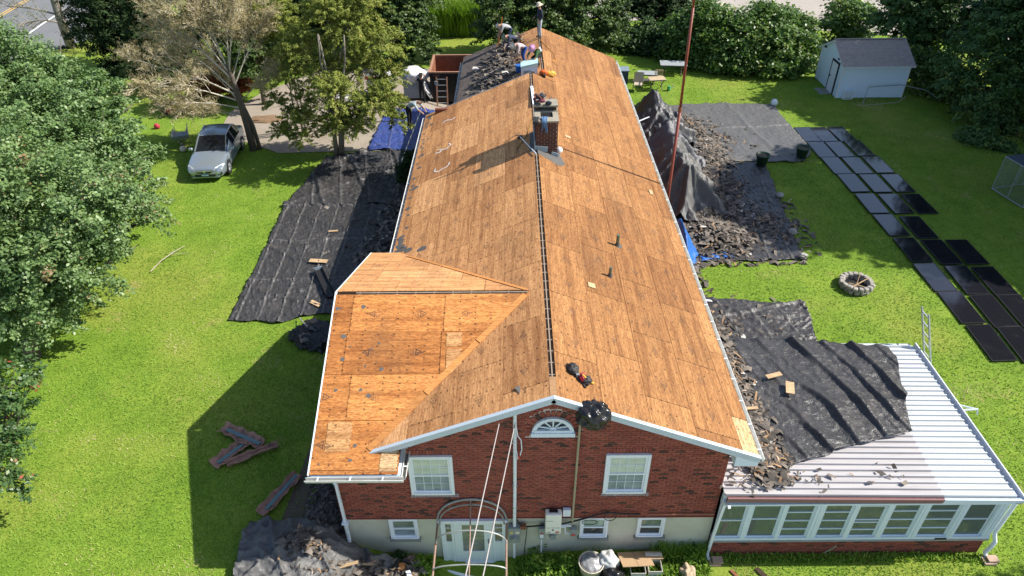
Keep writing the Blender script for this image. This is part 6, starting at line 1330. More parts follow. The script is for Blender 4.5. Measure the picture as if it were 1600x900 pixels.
bend = dict(pelvis=(0, .18, .84), neck=(0, -.34, 1.02), head=(0, -.50, .99), face=(0, -.5, -.9), shL=(.19, -.30, .98), shR=(-.19, -.30, .98), elL=(.24, -.42, .70), elR=(-.24, -.42, .70), wrL=(.14, -.52, .44), wrR=(-.14, -.52, .46), hipL=(.10, .16, .80), hipR=(-.10, .16, .80), knL=(.13, -.02, .46), knR=(-.13, .08, .46), anL=(.14, .06, .10), anR=(-.15, .22, .10), toL=(.16, -.12, .04), toR=(-.16, .05, .04))
arms_up = dict(stand); arms_up.update(elL=(.26, -.22, 1.28), elR=(-.27, -.22, 1.32), wrL=(.16, -.36, 1.48), wrR=(-.16, -.36, 1.52), face=(0, -1, 0))
def on(x, y): return (x, y, roofz(x, y)+.02)
person('roofer standing upright on the far ridge in tan hat and dark shirt', on(.62, 26.4), rad(-70), stand, (DK, DENIM, SHOE, DK), HATS, 1)
person('roofer in straw hat and grey shirt bent over the shingles, farthest of the group', on(-1.05, 27.6), rad(-80), bend, (GREYC, BLUEJ, SHOE), HATW, 2)
person('roofer in dark blue jacket and olive hat bent in the middle of the group', on(-.75, 25.3), rad(-65), bend, (BLUEJ, BLKC, SHOE, BLUEJ), HATG, 3)
person('roofer in pink grey shirt and blue trousers bending down, nearest of the group', on(-.35, 23.4), rad(-55), bend, (STRIPE, BLUEP, SHOE), HATW, 4)
person('roofer in green shirt and pink hat kneeling at the ridge beside the white box', on(.38, 22.3), rad(-40), crouch, (GRNS, BLKC, SHOE), HATP, 5)
person('worker in black clothes with raised arms at the wrapped pallet', (-6.25, 29.75, gz(-6.25, 29.75)+.04), rad(175), arms_up, (BLKC, BLKC, SHOE, BLKC), HATB, 6)
lean = dict(pelvis=(0, .30, .95), neck=(0, -.22, 1.22), head=(0, -.38, 1.24), face=(0, -.6, -.8), shL=(.19, -.18, 1.18), shR=(-.19, -.18, 1.18), elL=(.25, -.36, .96), elR=(-.25, -.36, .96), wrL=(.18, -.52, .82), wrR=(-.18, -.52, .82), hipL=(.10, .28, .90), hipR=(-.10, .28, .90), knL=(.12, .20, .48), knR=(-.12, .22, .48), anL=(.12, .28, .10), anR=(-.12, .28, .10), toL=(.12, .12, .06), toR=(-.12, .12, .06))
person('worker in pale grey shirt leaning over the left eave from a ladder', (-5.55, 20.6, 3.72), rad(72), lean, (mat('pale_blue_shirt', (.30, .36, .38), .9, .15, 12), BLKC, SHOE), None, 7)
ladder('eave_ladder', (-6.6, 20.9, 1.3), (-5.2, 20.75, 4.45), (0, 1, 0), 10, ALUM, ALUM, 'ladder below the worker at the left eave', .42)
# their gear on the roof
wbx = thing('white_cooler', 'white box with pale blue lid standing on the ridge by the roofers', 'box', on(.05, 21.6)); z = roofz(.05, 21.6)+.1
MB().prism([(-.42, 21.25, z-.2), (.34, 21.25, z-.02), (.34, 21.9, z-.02), (-.42, 21.9, z-.2)], (0, 0, .46)).build('body', WHITE, wbx); MB().prism([(-.45, 21.2, z+.28), (.37, 21.2, z+.46), (.37, 21.95, z+.46), (-.45, 21.95, z+.28)], (0, 0, .09)).build('lid', mat('pale_aqua', (.48, .66, .66), .5), wbx)
MB().box(-.3, .2, 21.19, 21.24, z+.02, z+.16).build('latch', STEELGREY, wbx)
tag(MB().lathe([(0, 0), (.17, 0), (.2, .36), (0, .36)], 16, (-.5, 22.5, roofz(-.5, 22.5)-.02)).build('blue_bucket', mat('blue_bucket_plastic', (.02, .12, .40), .4)), 'blue bucket beside the white box on the far roof', 'bucket')
cpz = roofz(.75, 20.9); ck = thing('nail_gun', 'orange and yellow nail gun on the sheathing at the ridge step', 'nail gun', (.72, 20.9, cpz)); ORG = mat('orange_tool', (.62, .12, .02), .4)
blob('tool_body', (.62, 20.85, cpz+.14), (.20, .16, .14), ORG, 3, ck, amp=.2, flat=False); blob('hose_coil', (.95, 21.0, roofz(.95, 21)+.12), (.24, .18, .12), mat('yellow_hose', (.65, .38, .06), .5), 5, ck, amp=.2, flat=False); MB().tube([(.66, 20.75, cpz+.1), (.62, 20.3, roofz(.62, 20.3)+.1)], .06, 8).build('magazine', BLACK, ck)
q = MB().tube([(.62, 25.9, 6.17), (.9, 25.4, 6.03), (1.3, 24.5, 5.86), (1.35, 23.6, 5.84), (1.1, 23.3, 5.93), (1.35, 22.9, 5.84)], .022, 6); tag(q.build('air_hose', mat('orange_hose', (.50, .22, .04), .5)), 'orange air hose snaking down the right slope from the far ridge', 'hose')
tag(MB().tube([(-1.6, 28.2, roofz(-1.6, 28.2)+.05), (-1.35, 28.25, roofz(-1.4, 28.2)+1.4)], .02, 6).build('tear_off_fork', ORG), 'orange handled tear-off tool standing up at the far roof edge', 'tool')
tag(MB().bar((.55, 24.6, 6.18), (.62, 24.0, 6.18), .07, .05).build('white_cap_piece', VINYL), 'short white strip on the far ridge', 'strip')
# crown lobes (x, y, z, radius) of every tree
LOBES = {
    'maple_near': [(-15.55, 9.0, 5.8, 2.3), (-14.32, 9.5, 5.37, 1.5), (-16.52, 8.0, 4.69, 2.2), (-15.45, 8.0, 4.17, 1.5), (-17.16, 7.0, 3.33, 1.6), (-17.05, 9.0, 6.29, 2.4), (-19.05, 8.0, 4.71, 2.6), (-16.63, 7.5, 2.67, 1.0), (-14.51, 11.0, 5.42, 1.2), (-14.2, 10.5, 4.53, 0.75), (-14.8, 9.0, 4.27, 0.95), (-17.34, 7.0, 2.38, 0.8), (-18.09, 9.0, 7.68, 2.2), (-14.45, 9.0, 4.01, 0.5), (-15.9, 7.8, 3.25, 0.8)],
    'maple_far': [(-20.38, 16.0, 8.27, 1.7), (-19.28, 16.0, 7.23, 1.7), (-17.81, 16.0, 6.68, 1.5), (-19.08, 14.0, 6.33, 2.4), (-16.81, 14.0, 5.78, 1.7), (-17.53, 13.0, 5.19, 2.0), (-15.4, 13.5, 5.47, 1.0), (-20.47, 15.0, 6.71, 2.5), (-22.81, 16.0, 7.9, 3), (-19.86, 13.0, 5.48, 2.4), (-16.63, 15.5, 6.47, 0.8), (-19.1, 17.0, 8.05, 0.5)],
    'sapling': [(-14.48, 2.6, 4.29, 0.7), (-14.75, 2.0, 3.68, 0.8), (-14.03, 1.8, 3.88, 0.45), (-14.31, 1.2, 3.31, 0.7), (-14.5, 0.6, 2.75, 0.9), (-14.19, 0.5, 2.49, 0.4), (-14.06, 2.6, 4.05, 0.35), (-15.17, 1.5, 3.23, 1.0)],
    'cedar': [(-10.71, 22.8, 6.65, 1.3), (-8.73, 23.0, 7.78, 1.4), (-7.36, 23.2, 6.81, 1.3), (-10.22, 22.5, 5.5, 1.2), (-8.42, 23.0, 5.63, 1.3), (-6.87, 23.0, 5.29, 0.9), (-11.33, 22.3, 4.29, 0.8), (-7.62, 22.8, 4.06, 0.9), (-9.58, 22.5, 3.52, 0.9), (-6.71, 23.0, 3.81, 0.7), (-11.78, 22.5, 5.51, 0.9), (-9.6, 23.2, 8.32, 1.2), (-7.79, 23.4, 8.54, 1.1), (-8.73, 22.6, 2.79, 0.5), (-10.99, 22.4, 2.72, 0.5), (-9.14, 20.4, 3.74, 0.9), (-7.49, 20.4, 4.69, 1.0), (-10.61, 20.4, 4.08, 0.8), (-9.25, 20.6, 5.25, 1.2), (-6.89, 20.8, 5.16, 0.8), (-8.23, 20.6, 3.97, 0.8), (-11.8, 21.8, 3.66, 0.7), (-12.41, 21.8, 2.99, 0.6), (-11.42, 21.5, 2.77, 0.6), (-6.43, 21.8, 3.45, 0.6), (-12.67, 22.5, 4.22, 0.6)],
    'olive_left': [(-12.04, 24.5, 6.75, 1.2), (-12.55, 24.3, 5.54, 0.9), (-12.62, 25.0, 7.71, 1.2)],
    'dark_tree': [(-8.67, 37.0, 4.22, 1.8), (-7.25, 37.0, 3.38, 1.6), (-9.78, 36.5, 3.12, 1.5), (-7.69, 38.0, 4.56, 1.6), (-6.63, 36.5, 2.46, 1.0), (-9.34, 38.0, 5.19, 1.8), (-8.34, 36.0, 1.99, 0.9)],
    'big_back': [(-1.24, 38.0, 4.31, 2.2), (1.39, 39.0, 4.45, 2.4), (4.04, 39.0, 4.0, 2.2), (5.81, 38.5, 3.06, 1.4), (-2.13, 37.5, 2.77, 1.3), (2.67, 37.5, 2.73, 1.6), (4.91, 37.5, 1.85, 1.0), (0.05, 37.5, 2.96, 1.7), (6.24, 39.0, 3.99, 1.2), (-1.7, 37.0, 1.84, 0.8), (5.32, 37.5, 2.28, 1.0)],
    'conifer_left': [(-26.36, 36.0, 4.62, 2.0), (-28.24, 36.0, 3.41, 1.6), (-25.38, 35.5, 3.13, 1.5), (-26.43, 35.0, 2.46, 1.4), (-28.23, 37.0, 4.77, 1.7), (-24.58, 36.0, 5.01, 1.6), (-27.13, 34.5, 1.57, 0.8), (-24.67, 35.0, 2.02, 0.9)],
    'dark_top': [(-17.53, 44.0, 3.75, 2.0), (-15.66, 44.0, 3.51, 1.8), (-19.82, 45.0, 3.28, 1.8), (-13.67, 44.0, 3.95, 2)],
    'back_conifer': [(9.36, 44.0, 2.63, 1.8), (10.76, 44.0, 3.08, 1.6), (11.28, 43.5, 2.05, 1.2), (8.27, 45.0, 2.84, 1.4)],
    'low_dark': [(7.81, 40.5, 1.1, 1.3), (8.93, 40.5, 1.55, 1.4), (9.96, 39.5, 1.17, 1.2), (6.93, 41.0, 1.18, 1.2), (8.63, 39.5, 0.72, 0.8)],
    'b1': [(11.36, 38.0, 2.08, 1.5), (10.7, 38.5, 2.81, 1.2), (11.71, 37.0, 1.3, 1.1)],
    'b2': [(12.86, 37.5, 3.08, 1.6), (13.43, 36.5, 2.1, 1.5), (12.21, 38.0, 3.79, 1.2), (12.97, 35.8, 1.25, 0.9)],
    'b3': [(14.88, 36.8, 2.85, 1.7), (15.29, 36.0, 1.82, 1.4), (14.36, 35.3, 1.2, 0.9)],
    'b4': [(16.55, 37.0, 3.41, 1.6), (16.88, 36.0, 2.45, 1.6), (16.1, 37.5, 4.23, 0.8), (17.62, 38.0, 3.84, 0.7), (16.35, 35.0, 1.5, 1.0)],
    'b5': [(18.31, 36.5, 2.49, 1.3), (17.69, 35.3, 1.6, 1.1), (18.48, 37.0, 3.4, 1.0), (18.9, 36.0, 2.01, 0.7)],
    'b6': [(23.08, 41.0, 3.11, 1.4), (24.3, 41.0, 2.88, 1.1), (21.95, 40.0, 2.51, 1.1), (23.38, 40.0, 2.27, 1.0)],
    'dark_right': [(25.02, 37.0, 4.38, 1.9), (26.71, 36.5, 3.69, 1.9), (27.92, 37.0, 4.57, 1.6), (25.86, 36.0, 3.01, 1.3), (27.4, 35.5, 2.73, 1.3), (24.64, 37.0, 3.56, 1.0), (28.36, 35.5, 3.55, 1.2)],
    'right_big': [(25.96, 29.0, 4.03, 2.1), (27.7, 29.5, 4.95, 2.4), (26.39, 27.5, 2.7, 1.8), (27.63, 27.0, 2.51, 2.2), (25.08, 28.5, 2.72, 1.2), (25.25, 26.8, 1.86, 1.1), (27.44, 25.5, 0.86, 1.4), (26.32, 26.0, 1.23, 1.0), (28.95, 27.0, 3.6, 2.5), (28.19, 30.0, 6.23, 2)],
    'right_low': [(25.08, 32.5, 1.68, 1.0), (25.85, 32.0, 2.25, 1.1), (25.24, 31.5, 1.01, 0.8), (24.71, 33.5, 2.36, 0.8), (25.88, 30.5, 1.18, 0.9)],
    'right_front': [(24.8, 24.5, 0.76, 0.8), (24.3, 25.0, 0.92, 0.5), (25.71, 24.0, 0.42, 0.7)],
    'evergreen': [(-5.71, 19.6, 2.43, 0.45), (-5.88, 19.6, 1.58, 0.5)],
}
# ================================================================ trees, shrubs, weeds
BARK = mat('bark', (.13, .105, .085), .95, .4, 6, bump=.7, bscale=22); BARKG = mat('grey_bark', (.27, .235, .20), .95, .35, 5, bump=.6, bscale=20); BARKD = mat('dead_bark', (.55, .50, .42), .95, .35, 5, bump=.6, bscale=25)
MAPLE = leaf_material('maple_leaf', [(0, (.075, .13, .045)), (.4, (.14, .23, .075)), (.75, (.21, .305, .115)), (.95, (.24, .31, .12)), (1, (.27, .17, .09))], .45, .28, .45)
MAPLE2 = leaf_material('maple_leaf_deep', [(0, (.07, .125, .043)), (.4, (.13, .22, .07)), (.8, (.20, .295, .11)), (1, (.26, .33, .13))], .45, .28, .45)
YOUNG = leaf_material('young_maple_leaf', [(0, (.04, .09, .03)), (.6, (.09, .165, .05)), (.88, (.14, .21, .06)), (1, (.32, .09, .05))], .4, .3, .4)
CEDARM = leaf_material('cedar_spray', [(0, (.11, .15, .03)), (.45, (.23, .27, .055)), (.85, (.33, .35, .085)), (1, (.36, .30, .11))], .7, .2, .2)
DARKM = leaf_material('dark_leaf', [(0, (.018, .042, .014)), (.5, (.04, .085, .022)), (1, (.08, .135, .035))], .5, .22, .3)
VINEM = leaf_material('vine_leaf', [(0, (.045, .095, .02)), (.5, (.10, .185, .038)), (.85, (.17, .255, .055)), (1, (.26, .28, .07))], .4, .3, .4)
CONIM = leaf_material('conifer_needles', [(0, (.014, .03, .012)), (.5, (.03, .055, .018)), (1, (.06, .09, .03))], .75, .1, .15)
OAKM = leaf_material('oak_leaf', [(0, (.035, .065, .02)), (.5, (.08, .135, .034)), (.9, (.14, .20, .055)), (1, (.15, .16, .06))], .5, .25, .3)
SHADEM = leaf_material('dense_leaf', [(0, (.02, .05, .018)), (1, (.06, .12, .04))], .6, .06, .2)
GRNRIGHT = leaf_material('shade_leaf', [(0, (.04, .095, .03)), (.5, (.085, .17, .05)), (1, (.17, .26, .065))], .5, .25, .3)
DRYM = leaf_material('dry_needles', [(0, (.24, .19, .10)), (.5, (.43, .36, .20)), (1, (.56, .49, .30))], .85, .15, .1)
def crown(lobes, n, size, m_, parent, seed, name='crown', aspect=.62, spread=.26, shell=.45, up=.7, clump=26, spray=0.0, low=-.45, bough=0.0):
    rng = np.random.default_rng(seed); Lb = np.array([l[:4] for l in lobes], float); wt = Lb[:, 3]**2; nc = max(6, n//clump)
    k = rng.choice(len(Lb), nc, p=wt/wt.sum()); d = rng.normal(size=(nc, 3)); d /= np.linalg.norm(d, axis=1)[:, None]
    fl = d[:, 2] < low; d[fl, 2] *= -1
    rr = Lb[k, 3]*(1-shell*rng.random(nc)**1.6)*(1+.16*rng.normal(size=nc).clip(-1.5, 1.5)); cc = Lb[k, :3]+d*rr[:, None]; cl = rng.normal(.45, .17, nc)+.14*d[:, 2]*0
    j = rng.integers(0, nc, n); off = rng.normal(size=(n, 3))*(spread*np.minimum(1.4, .5+.35*Lb[k[j], 3]))[:, None]*np.array([1, 1, .62])
    if bough:
        t_ = .35+.78*rng.random(n)**.7*(.8+.35*rng.random(nc))[j]; R1 = Lb[k[j], 3]
        lat = rng.normal(size=(n, 3))*(bough*np.sqrt(R1)*(1.12-.62*t_))[:, None]*np.array([1, 1, .55])
        off = d[j]*((t_*R1)-rr[j])[:, None]+lat; off[:, 2] -= .16*R1*t_**2
    if spray: off = off*np.array([.55, .55, .5])+(d[j]*.6+np.array([0, 0, .5]))*rng.random((n, 1))*spray
    c = cc[j]+off; nrm = d[j]*.55+np.array([0, 0, up])+rng.normal(size=(n, 3))*.55; nrm /= np.linalg.norm(nrm, axis=1)[:, None]
    if spray:
        a = d[j]*.7+np.array([0, 0, .6])+rng.normal(size=(n, 3))*.35
    else: a = rng.normal(size=(n, 3)); a[:, 2] -= .35
    a -= nrm*(a*nrm).sum(1)[:, None]; a /= np.linalg.norm(a, axis=1)[:, None]+1e-9; b_ = np.cross(nrm, a)
    s_ = (size*rng.uniform(.6, 1.35, n))[:, None]
    V = np.stack([c-a*s_*.5, c+b_*s_*.5*aspect-a*s_*.05+nrm*s_*.07, c+a*s_*.5, c-b_*s_*.5*aspect-a*s_*.05+nrm*s_*.07], 1).reshape(-1, 3)
    gzv = gz(float(Lb[0, 0]), float(Lb[0, 1])); V[:, 2] = np.maximum(V[:, 2], gzv+.02)
    lv = np.clip(cl[j]+rng.normal(0, .16, n), 0, 1)
    o = link(bpy.data.objects.new(name, np_mesh(name, V, np.arange(n*4).reshape(-1, 4), m_, False, lv))); o.parent = parent; o.matrix_basis = parent.matrix_basis.inverted(); return o
def wood(base, lobes, r0, m_, parent, seed, lean=0.0, stems=1, name='trunk', topfrac=.75):
    q = random.Random(seed); base = Vector(base); cen = sum((Vector(l[:3])*l[3] for l in lobes), Vector())/sum(l[3] for l in lobes); b_ = MB()
    zt = max(l[2] for l in lobes)
    for s_ in range(stems):
        o_ = Vector((q.uniform(-.3, .3), q.uniform(-.3, .3), 0))*(stems > 1); top = Vector((cen.x, cen.y, base.z+(zt-base.z)*topfrac))+o_*3; pts = [base+o_*.5-Vector((0, 0, .2))]
        for i in range(1, 6): pts.append(base.lerp(top, i/5)+Vector((q.uniform(-.12, .12), q.uniform(-.12, .12), 0)))
        b_.tube(pts, [r0*1.25]+[r0*(1-.15*i) for i in range(1, 6)], 9)
    tr = b_.build(name, m_, parent, True)
    lb = MB(); top = Vector((cen.x, cen.y, base.z+(zt-base.z)*topfrac))
    for l in lobes:
        c = Vector(l[:3]); t = q.uniform(.35, .8); s_ = base.lerp(top, min(t, max(.25, (c.z-base.z)/max(.5, (top.z-base.z))*.6))); m1 = s_.lerp(c, .5)+Vector((q.uniform(-.2, .2), q.uniform(-.2, .2), q.uniform(0, .3)*l[3]*.5))
        lb.tube([s_, m1, c, c+(c-m1)*.4], [r0*.42, r0*.28, r0*.14, r0*.05], 6)
        for u in range(5):
            d = Vector((q.gauss(0, 1), q.gauss(0, 1), q.gauss(.3, .8))).normalized(); lb.tube([m1.lerp(c, .6), c+d*l[3]*.5, c+d*l[3]*.9], [r0*.12, r0*.07, r0*.02], 4, cap=False)
    lb.build('limb', m_, parent, True); return tr
def tree(key, name, label, cat, base, n, size, m_, r0, bark=BARK, seed=0, group=None, stems=1, extra=(), topfrac=.75, **kw):
    t = thing(name, label, cat, (base[0], base[1], gz(*base)), 0, group); lo = list(LOBES.get(key, []))+list(extra)
    crown(lo, n, size, m_, t, seed, **kw); wood((base[0], base[1], gz(*base)), lo, r0, bark, t, seed, stems=stems, topfrac=topfrac); return t
tree('maple_near', 'maple_tree', 'large leafy maple at the left edge, the nearer of two', 'tree', (-17.6, 6.9), 88000, .125, MAPLE, .24, seed=1, bough=.15, clump=75, extra=[(-20, 7, 6.5, 2.5), (-19, 8.5, 8, 2)])
tree('maple_far', 'maple_tree', 'large leafy maple in the upper left corner, the farther of two', 'tree', (-20, 15.5), 96000, .125, MAPLE2, .26, seed=2, bough=.15, clump=75, extra=[(-22, 15, 7, 2.5)])
tree('sapling', 'young_maple', 'drooping maple boughs with reddish tips at the lower left edge', 'tree', (-15.6, 1.5), 5600, .12, YOUNG, .09, seed=3, bough=.2, clump=60)
tree('cedar', 'cedar_tree', 'feathery olive green cedar standing by the driveway and blue tarp', 'tree', (-10.0, 22.8), 92000, .15, CEDARM, .11, BARKG, seed=4, stems=4, aspect=.26, bough=.085, clump=62, up=.5, topfrac=.9)
tree('olive_left', 'cedar_tree', 'smaller olive cedar crown behind the bare tree and the big cedar', 'tree', (-12.4, 25.4), 14000, .15, CEDARM, .09, BARKG, seed=5, stems=2, aspect=.26, bough=.10, clump=105, up=.5)
tree('dark_tree', 'leafy_tree', 'dark green leafy tree beyond the driveway, left of the tall grass', 'tree', (-9.0, 38.6), 36000, .21, OAKM, .24, seed=6, bough=.17, clump=60, extra=[(-9.5, 38, 6.5, 2), (-7.5, 38.5, 6, 2)])
tree('big_back', 'leafy_tree', 'broad dark tree directly behind the far ridge and the standing roofer', 'tree', (2.0, 38.8), 60000, .21, OAKM, .28, seed=7, bough=.17, clump=60, extra=[(0, 39, 6.3, 2.2), (3, 39.5, 6.4, 2.2)])
tree('conifer_left', 'dark_conifer', 'dark dense conifer beside the road at the upper left', 'tree', (-26, 36.5), 30000, .26, CONIM, .22, seed=8, extra=[(-26, 37, 7, 2)], aspect=.35, spray=.4)
tree('none', 'dark_conifer', 'dark conifer seen through the right half of the bare tree', 'tree', (-15.2, 37.5), 14000, .28, CONIM, .2, seed=50, aspect=.35, spray=.4, extra=[(-15.2, 37.5, 3, 1.8), (-15, 37.6, 5, 1.6), (-15.2, 37.5, 7, 1.2)])
tree('none', 'dark_conifer', 'dark conifer seen through the left half of the bare tree', 'tree', (-21, 37), 16000, .28, CONIM, .2, seed=51, aspect=.35, spray=.4, extra=[(-21, 37, 3, 2), (-20.5, 37.2, 5, 1.8), (-21, 37, 7.5, 1.4)])
tree('none', 'leafy_tree', 'leafy tree behind the bare tree at the end of the driveway', 'tree', (-16.8, 33.5), 16000, .22, OAKM, .18, seed=52, bough=.17, clump=60, extra=[(-16.8, 33.3, 3.2, 1.5), (-15.8, 33.6, 4.6, 1.4), (-17.6, 33.6, 4.8, 1.4), (-16.7, 33.5, 6.2, 1.2)])
tree('none', 'dark_conifer', 'dark conifer left of the rust red bush', 'tree', (-22.5, 32), 15000, .24, CONIM, .18, seed=53, aspect=.35, spray=.4, extra=[(-22.5, 32, 2.8, 1.6), (-22.4, 32, 4.6, 1.3), (-22.5, 32, 6.3, .9)])
tree('none', 'leafy_tree', 'leafy tree at the driveway edge beside the rust red bush', 'tree', (-15.8, 29.6), 20000, .2, OAKM, .14, seed=54, bough=.17, clump=60, extra=[(-15.6, 29.5, 4.2, 1.5), (-14.6, 29.9, 5.6, 1.3), (-16.5, 29.3, 5.9, 1.3), (-15.6, 29.5, 7.2, 1.2)])
tree('none', 'leafy_tree', 'dark tree far behind the big cedar', 'tree', (-12.8, 40.5), 17000, .22, OAKM, .18, seed=55, bough=.17, clump=60, extra=[(-12.8, 40.3, 2.8, 1.8), (-11.8, 40.6, 4.6, 1.6), (-13.8, 40.5, 4.8, 1.6), (-12.8, 40.5, 6.6, 1.4)])
tree('dark_top', 'dark_conifer', 'dark conifers at the top edge beyond the bare tree', 'tree', (-16.5, 45.5), 16000, .34, CONIM, .25, seed=9, aspect=.35, spray=.4)
tree('back_conifer', 'dark_conifer', 'dark blue green conifer behind the low hedge, left of the mast', 'tree', (10, 45), 13000, .30, CONIM, .2, seed=10, aspect=.4, spray=.4)
HG = 'vine covered bushes of the back hedge'
tree('low_dark', 'hedge_bush', 'low dark hedge bush between the far roof corner and the vine bushes', 'bush', (8.5, 40.6), 16000, .22, DARKM, .07, seed=11, group=HG, low=-.1)
for k, (key, b_, n, lb) in enumerate((('b1', (11.2, 38.4), 11000, 'grey green vine bush just left of the mast top'), ('b2', (12.9, 37.6), 15000, 'tall bright vine bush just right of the mast top'), ('b3', (14.9, 36.9), 12000, 'round vine bush in the middle of the hedge'), ('b4', (16.6, 37.2), 15000, 'tallest vine bush of the hedge with hanging strands'), ('b5', (18.3, 36.9), 11000, 'vine bush next to the shed wall'), ('b6', (23, 41.3), 9000, 'round bush behind the shed roof at the gravel field'))):
    tree(key, 'hedge_bush', lb, 'bush', b_, n, .25, VINEM, .08, seed=12+k, group=HG, low=-.15, extra=[(l[0], l[1]-.2, max(1.3, l[2]-1.5), l[3]*.9) for l in LOBES[key][:2]])
tree('dark_right', 'leafy_tree', 'dark tree behind the right end of the shed roof', 'tree', (26, 37.6), 40000, .22, GRNRIGHT, .25, seed=20, bough=.17, clump=60, extra=[(26, 37.5, 6.5, 2), (28, 38, 6.5, 2)])
tree('right_big', 'leafy_tree', 'big shaded tree filling the upper right edge', 'tree', (28.5, 28), 64000, .18, GRNRIGHT, .28, seed=21, bough=.16, clump=60, extra=[(29, 28, 6.5, 3), (30, 26, 4.5, 2.6)])
tree('right_low', 'shrub', 'loose green shrubs against the right end wall of the shed', 'shrub', (25.3, 32.5), 12000, .2, VINEM, .06, seed=22, low=-.1)
tree('right_front', 'shrub', 'small dark shrub in the shade above the wire pen', 'shrub', (25, 24.6), 5200, .18, GRNRIGHT, .05, seed=23, low=-.1)
t = tree('evergreen', 'evergreen_shrub', 'dense dark evergreen shrub under the left eave by the blue tarp', 'shrub', (-5.8, 19.6), 9000, .1, CONIM, .06, seed=24, spread=.12, low=-.9, extra=[(-5.85, 19.5, 1.9, .55)])
# tall trees standing right of the picture that shade the lawn
tree('none', 'leafy_tree', 'tall tree standing right of the picture, shading the solar panels', 'tree', (31, 19), 20000, .50, SHADEM, .35, seed=25, extra=[(31, 19, 7, 3), (30.4, 19.2, 11, 3), (30.8, 18, 14, 2.6), (30, 20, 17, 2.3), (30.5, 16.5, 9, 2.2), (31, 21.5, 8, 2.2), (29.6, 18.4, 19.3, 1.7)])
tree('none', 'leafy_tree', 'tall tree right of the picture behind the wire pen', 'tree', (32.5, 25.5), 15000, .5, SHADEM, .32, seed=26, extra=[(32.5, 25.5, 6, 3), (32, 25.5, 10, 2.8), (32.6, 24.5, 13, 2.3), (32, 27.5, 8.5, 2.2)])
for i_, (x_, y_, h_, r_l) in enumerate(((29.5, 14.5, 11, 2.6), (30.5, 22.5, 15, 3.0), (29.5, 31.5, 12, 3.0), (33, 29, 13, 3), (30, 17, 17, 2.8), (31, 20.5, 19, 2.6))):
    tree('none', 'leafy_tree', ['tall tree right of the picture abreast of the fire pit', 'tall tree right of the picture behind the pen, left of its neighbour', 'tall tree right of the picture beyond the shed', 'tall tree right of the picture farthest right of the woods', 'very tall tree right of the picture near the pen front', 'tallest tree right of the picture beside the pen'][i_], 'tree', (x_, y_), 13000, .50, SHADEM, .3, seed=30+i_, group='woods right of the picture', extra=[(x_, y_, h_*.45, r_l), (x_+.5, y_+1, h_*.7, r_l*.9), (x_-.4, y_-1.2, h_*.75, r_l*.8), (x_, y_, h_, r_l*.75)])
tree('none', 'leafy_tree', 'tree right of the picture beside the sunroom', 'tree', (22.5, -1.6), 9000, .3, SHADEM, .22, seed=27, extra=[(22.5, -1.6, 6.2, 1.9), (22.2, -1.9, 8.6, 1.6), (22.8, -.2, 6.5, 1.2)])
# bare dead tree over the car: forked trunk, sweeping limbs, dry twigs
dead = thing('bare_tree', 'bare dead tree with pale dry twigs above the silver car', 'tree', (-14.66, 23.3, 1.27))
q = MB(); q.tube([(-14.62, 23.3, 1.0), (-14.65, 23.3, 2.6), (-14.75, 23.3, 4.2), (-14.85, 23.35, 5.2), (-15.0, 23.3, 5.9)], [.21, .18, .155, .12, .07], 10); q.tube([(-14.3, 23.4, 1.1), (-14.4, 23.4, 2.6), (-14.7, 23.35, 4.0)], [.12, .11, .09], 8); q.build('trunk', BARK, dead, True)
lb = MB(); tw = MB(); qr = random.Random(5); clv = []
def dead_limb(s_, e_, r, depth, sag=.3):
    s_, e_ = Vector(s_), Vector(e_); L = (e_-s_).length; m1 = s_.lerp(e_, .35)+Vector((0, 0, sag*L*.18)); m2 = s_.lerp(e_, .7)+Vector((0, 0, sag*L*.14)); pts = [s_, m1, m2, e_]
    if r > .016: lb.tube(pts, [r, r*.7, r*.45, max(.007, r*.12)], 6 if r > .03 else 3, cap=False)
    else: tw.tube([s_, m1, e_] if depth else [s_, e_], [max(r, .010), .010, .005] if depth else [.011, .006], 3, cap=False)
    if depth <= 0: return
    n = {3: 12, 2: 10, 1: 8}[depth]; d0 = (e_-s_).normalized()
    for i in range(n):
        t = .25+.75*(i+qr.random()*.6)/n; seg = min(2, int(t*3)); p = pts[seg].lerp(pts[seg+1], t*3-seg if t < 1 else 1)
        dv = Vector((qr.gauss(0, 1), qr.gauss(0, 1), qr.gauss(.15, .7))).normalized(); d = (d0*.75+dv*.62).normalized(); l2 = L*qr.uniform(.28, .5)*(1.1-.5*t)
        dead_limb(p, p+d*l2, r*.42, depth-1, .25)
        if depth == 1: clv.append(tuple(p+d*l2*.7)+(.30,))
for (s_, e_, r) in (((-14.95, 23.3, 5.6), (-15.6, 23.1, 9.4), .09), ((-14.9, 23.3, 5.4), (-16.8, 22.6, 9.3), .08), ((-14.9, 23.3, 5.5), (-13.6, 23.2, 9.3), .08), ((-14.75, 23.3, 4.3), (-18.6, 22.0, 6.4), .10), ((-14.75, 23.3, 4.0), (-18.6, 21.5, 5.5), .09), ((-14.7, 23.3, 3.6), (-17.9, 21.3, 4.6), .08), ((-14.9, 23.3, 5.2), (-17.6, 22.9, 8.2), .10), ((-15.1, 23.3, 6.2), (-16.2, 23.6, 9.2), .08), ((-14.9, 23.3, 5.4), (-14.4, 23.8, 9.0), .09), ((-14.8, 23.3, 4.8), (-12.7, 24.0, 7.9), .09), ((-14.7, 23.3, 4.0), (-12.4, 23.0, 5.4), .06), ((-14.75, 23.3, 4.4), (-18.2, 23.9, 7.3), .09), ((-14.7, 23.3, 3.2), (-17.2, 22.4, 3.7), .05), ((-14.9, 23.3, 5.0), (-13.3, 25.0, 8.4), .07), ((-14.7, 23.3, 3.8), (-16.8, 24.8, 5.4), .07)):
    dead_limb(s_, e_, r*.5, 3)
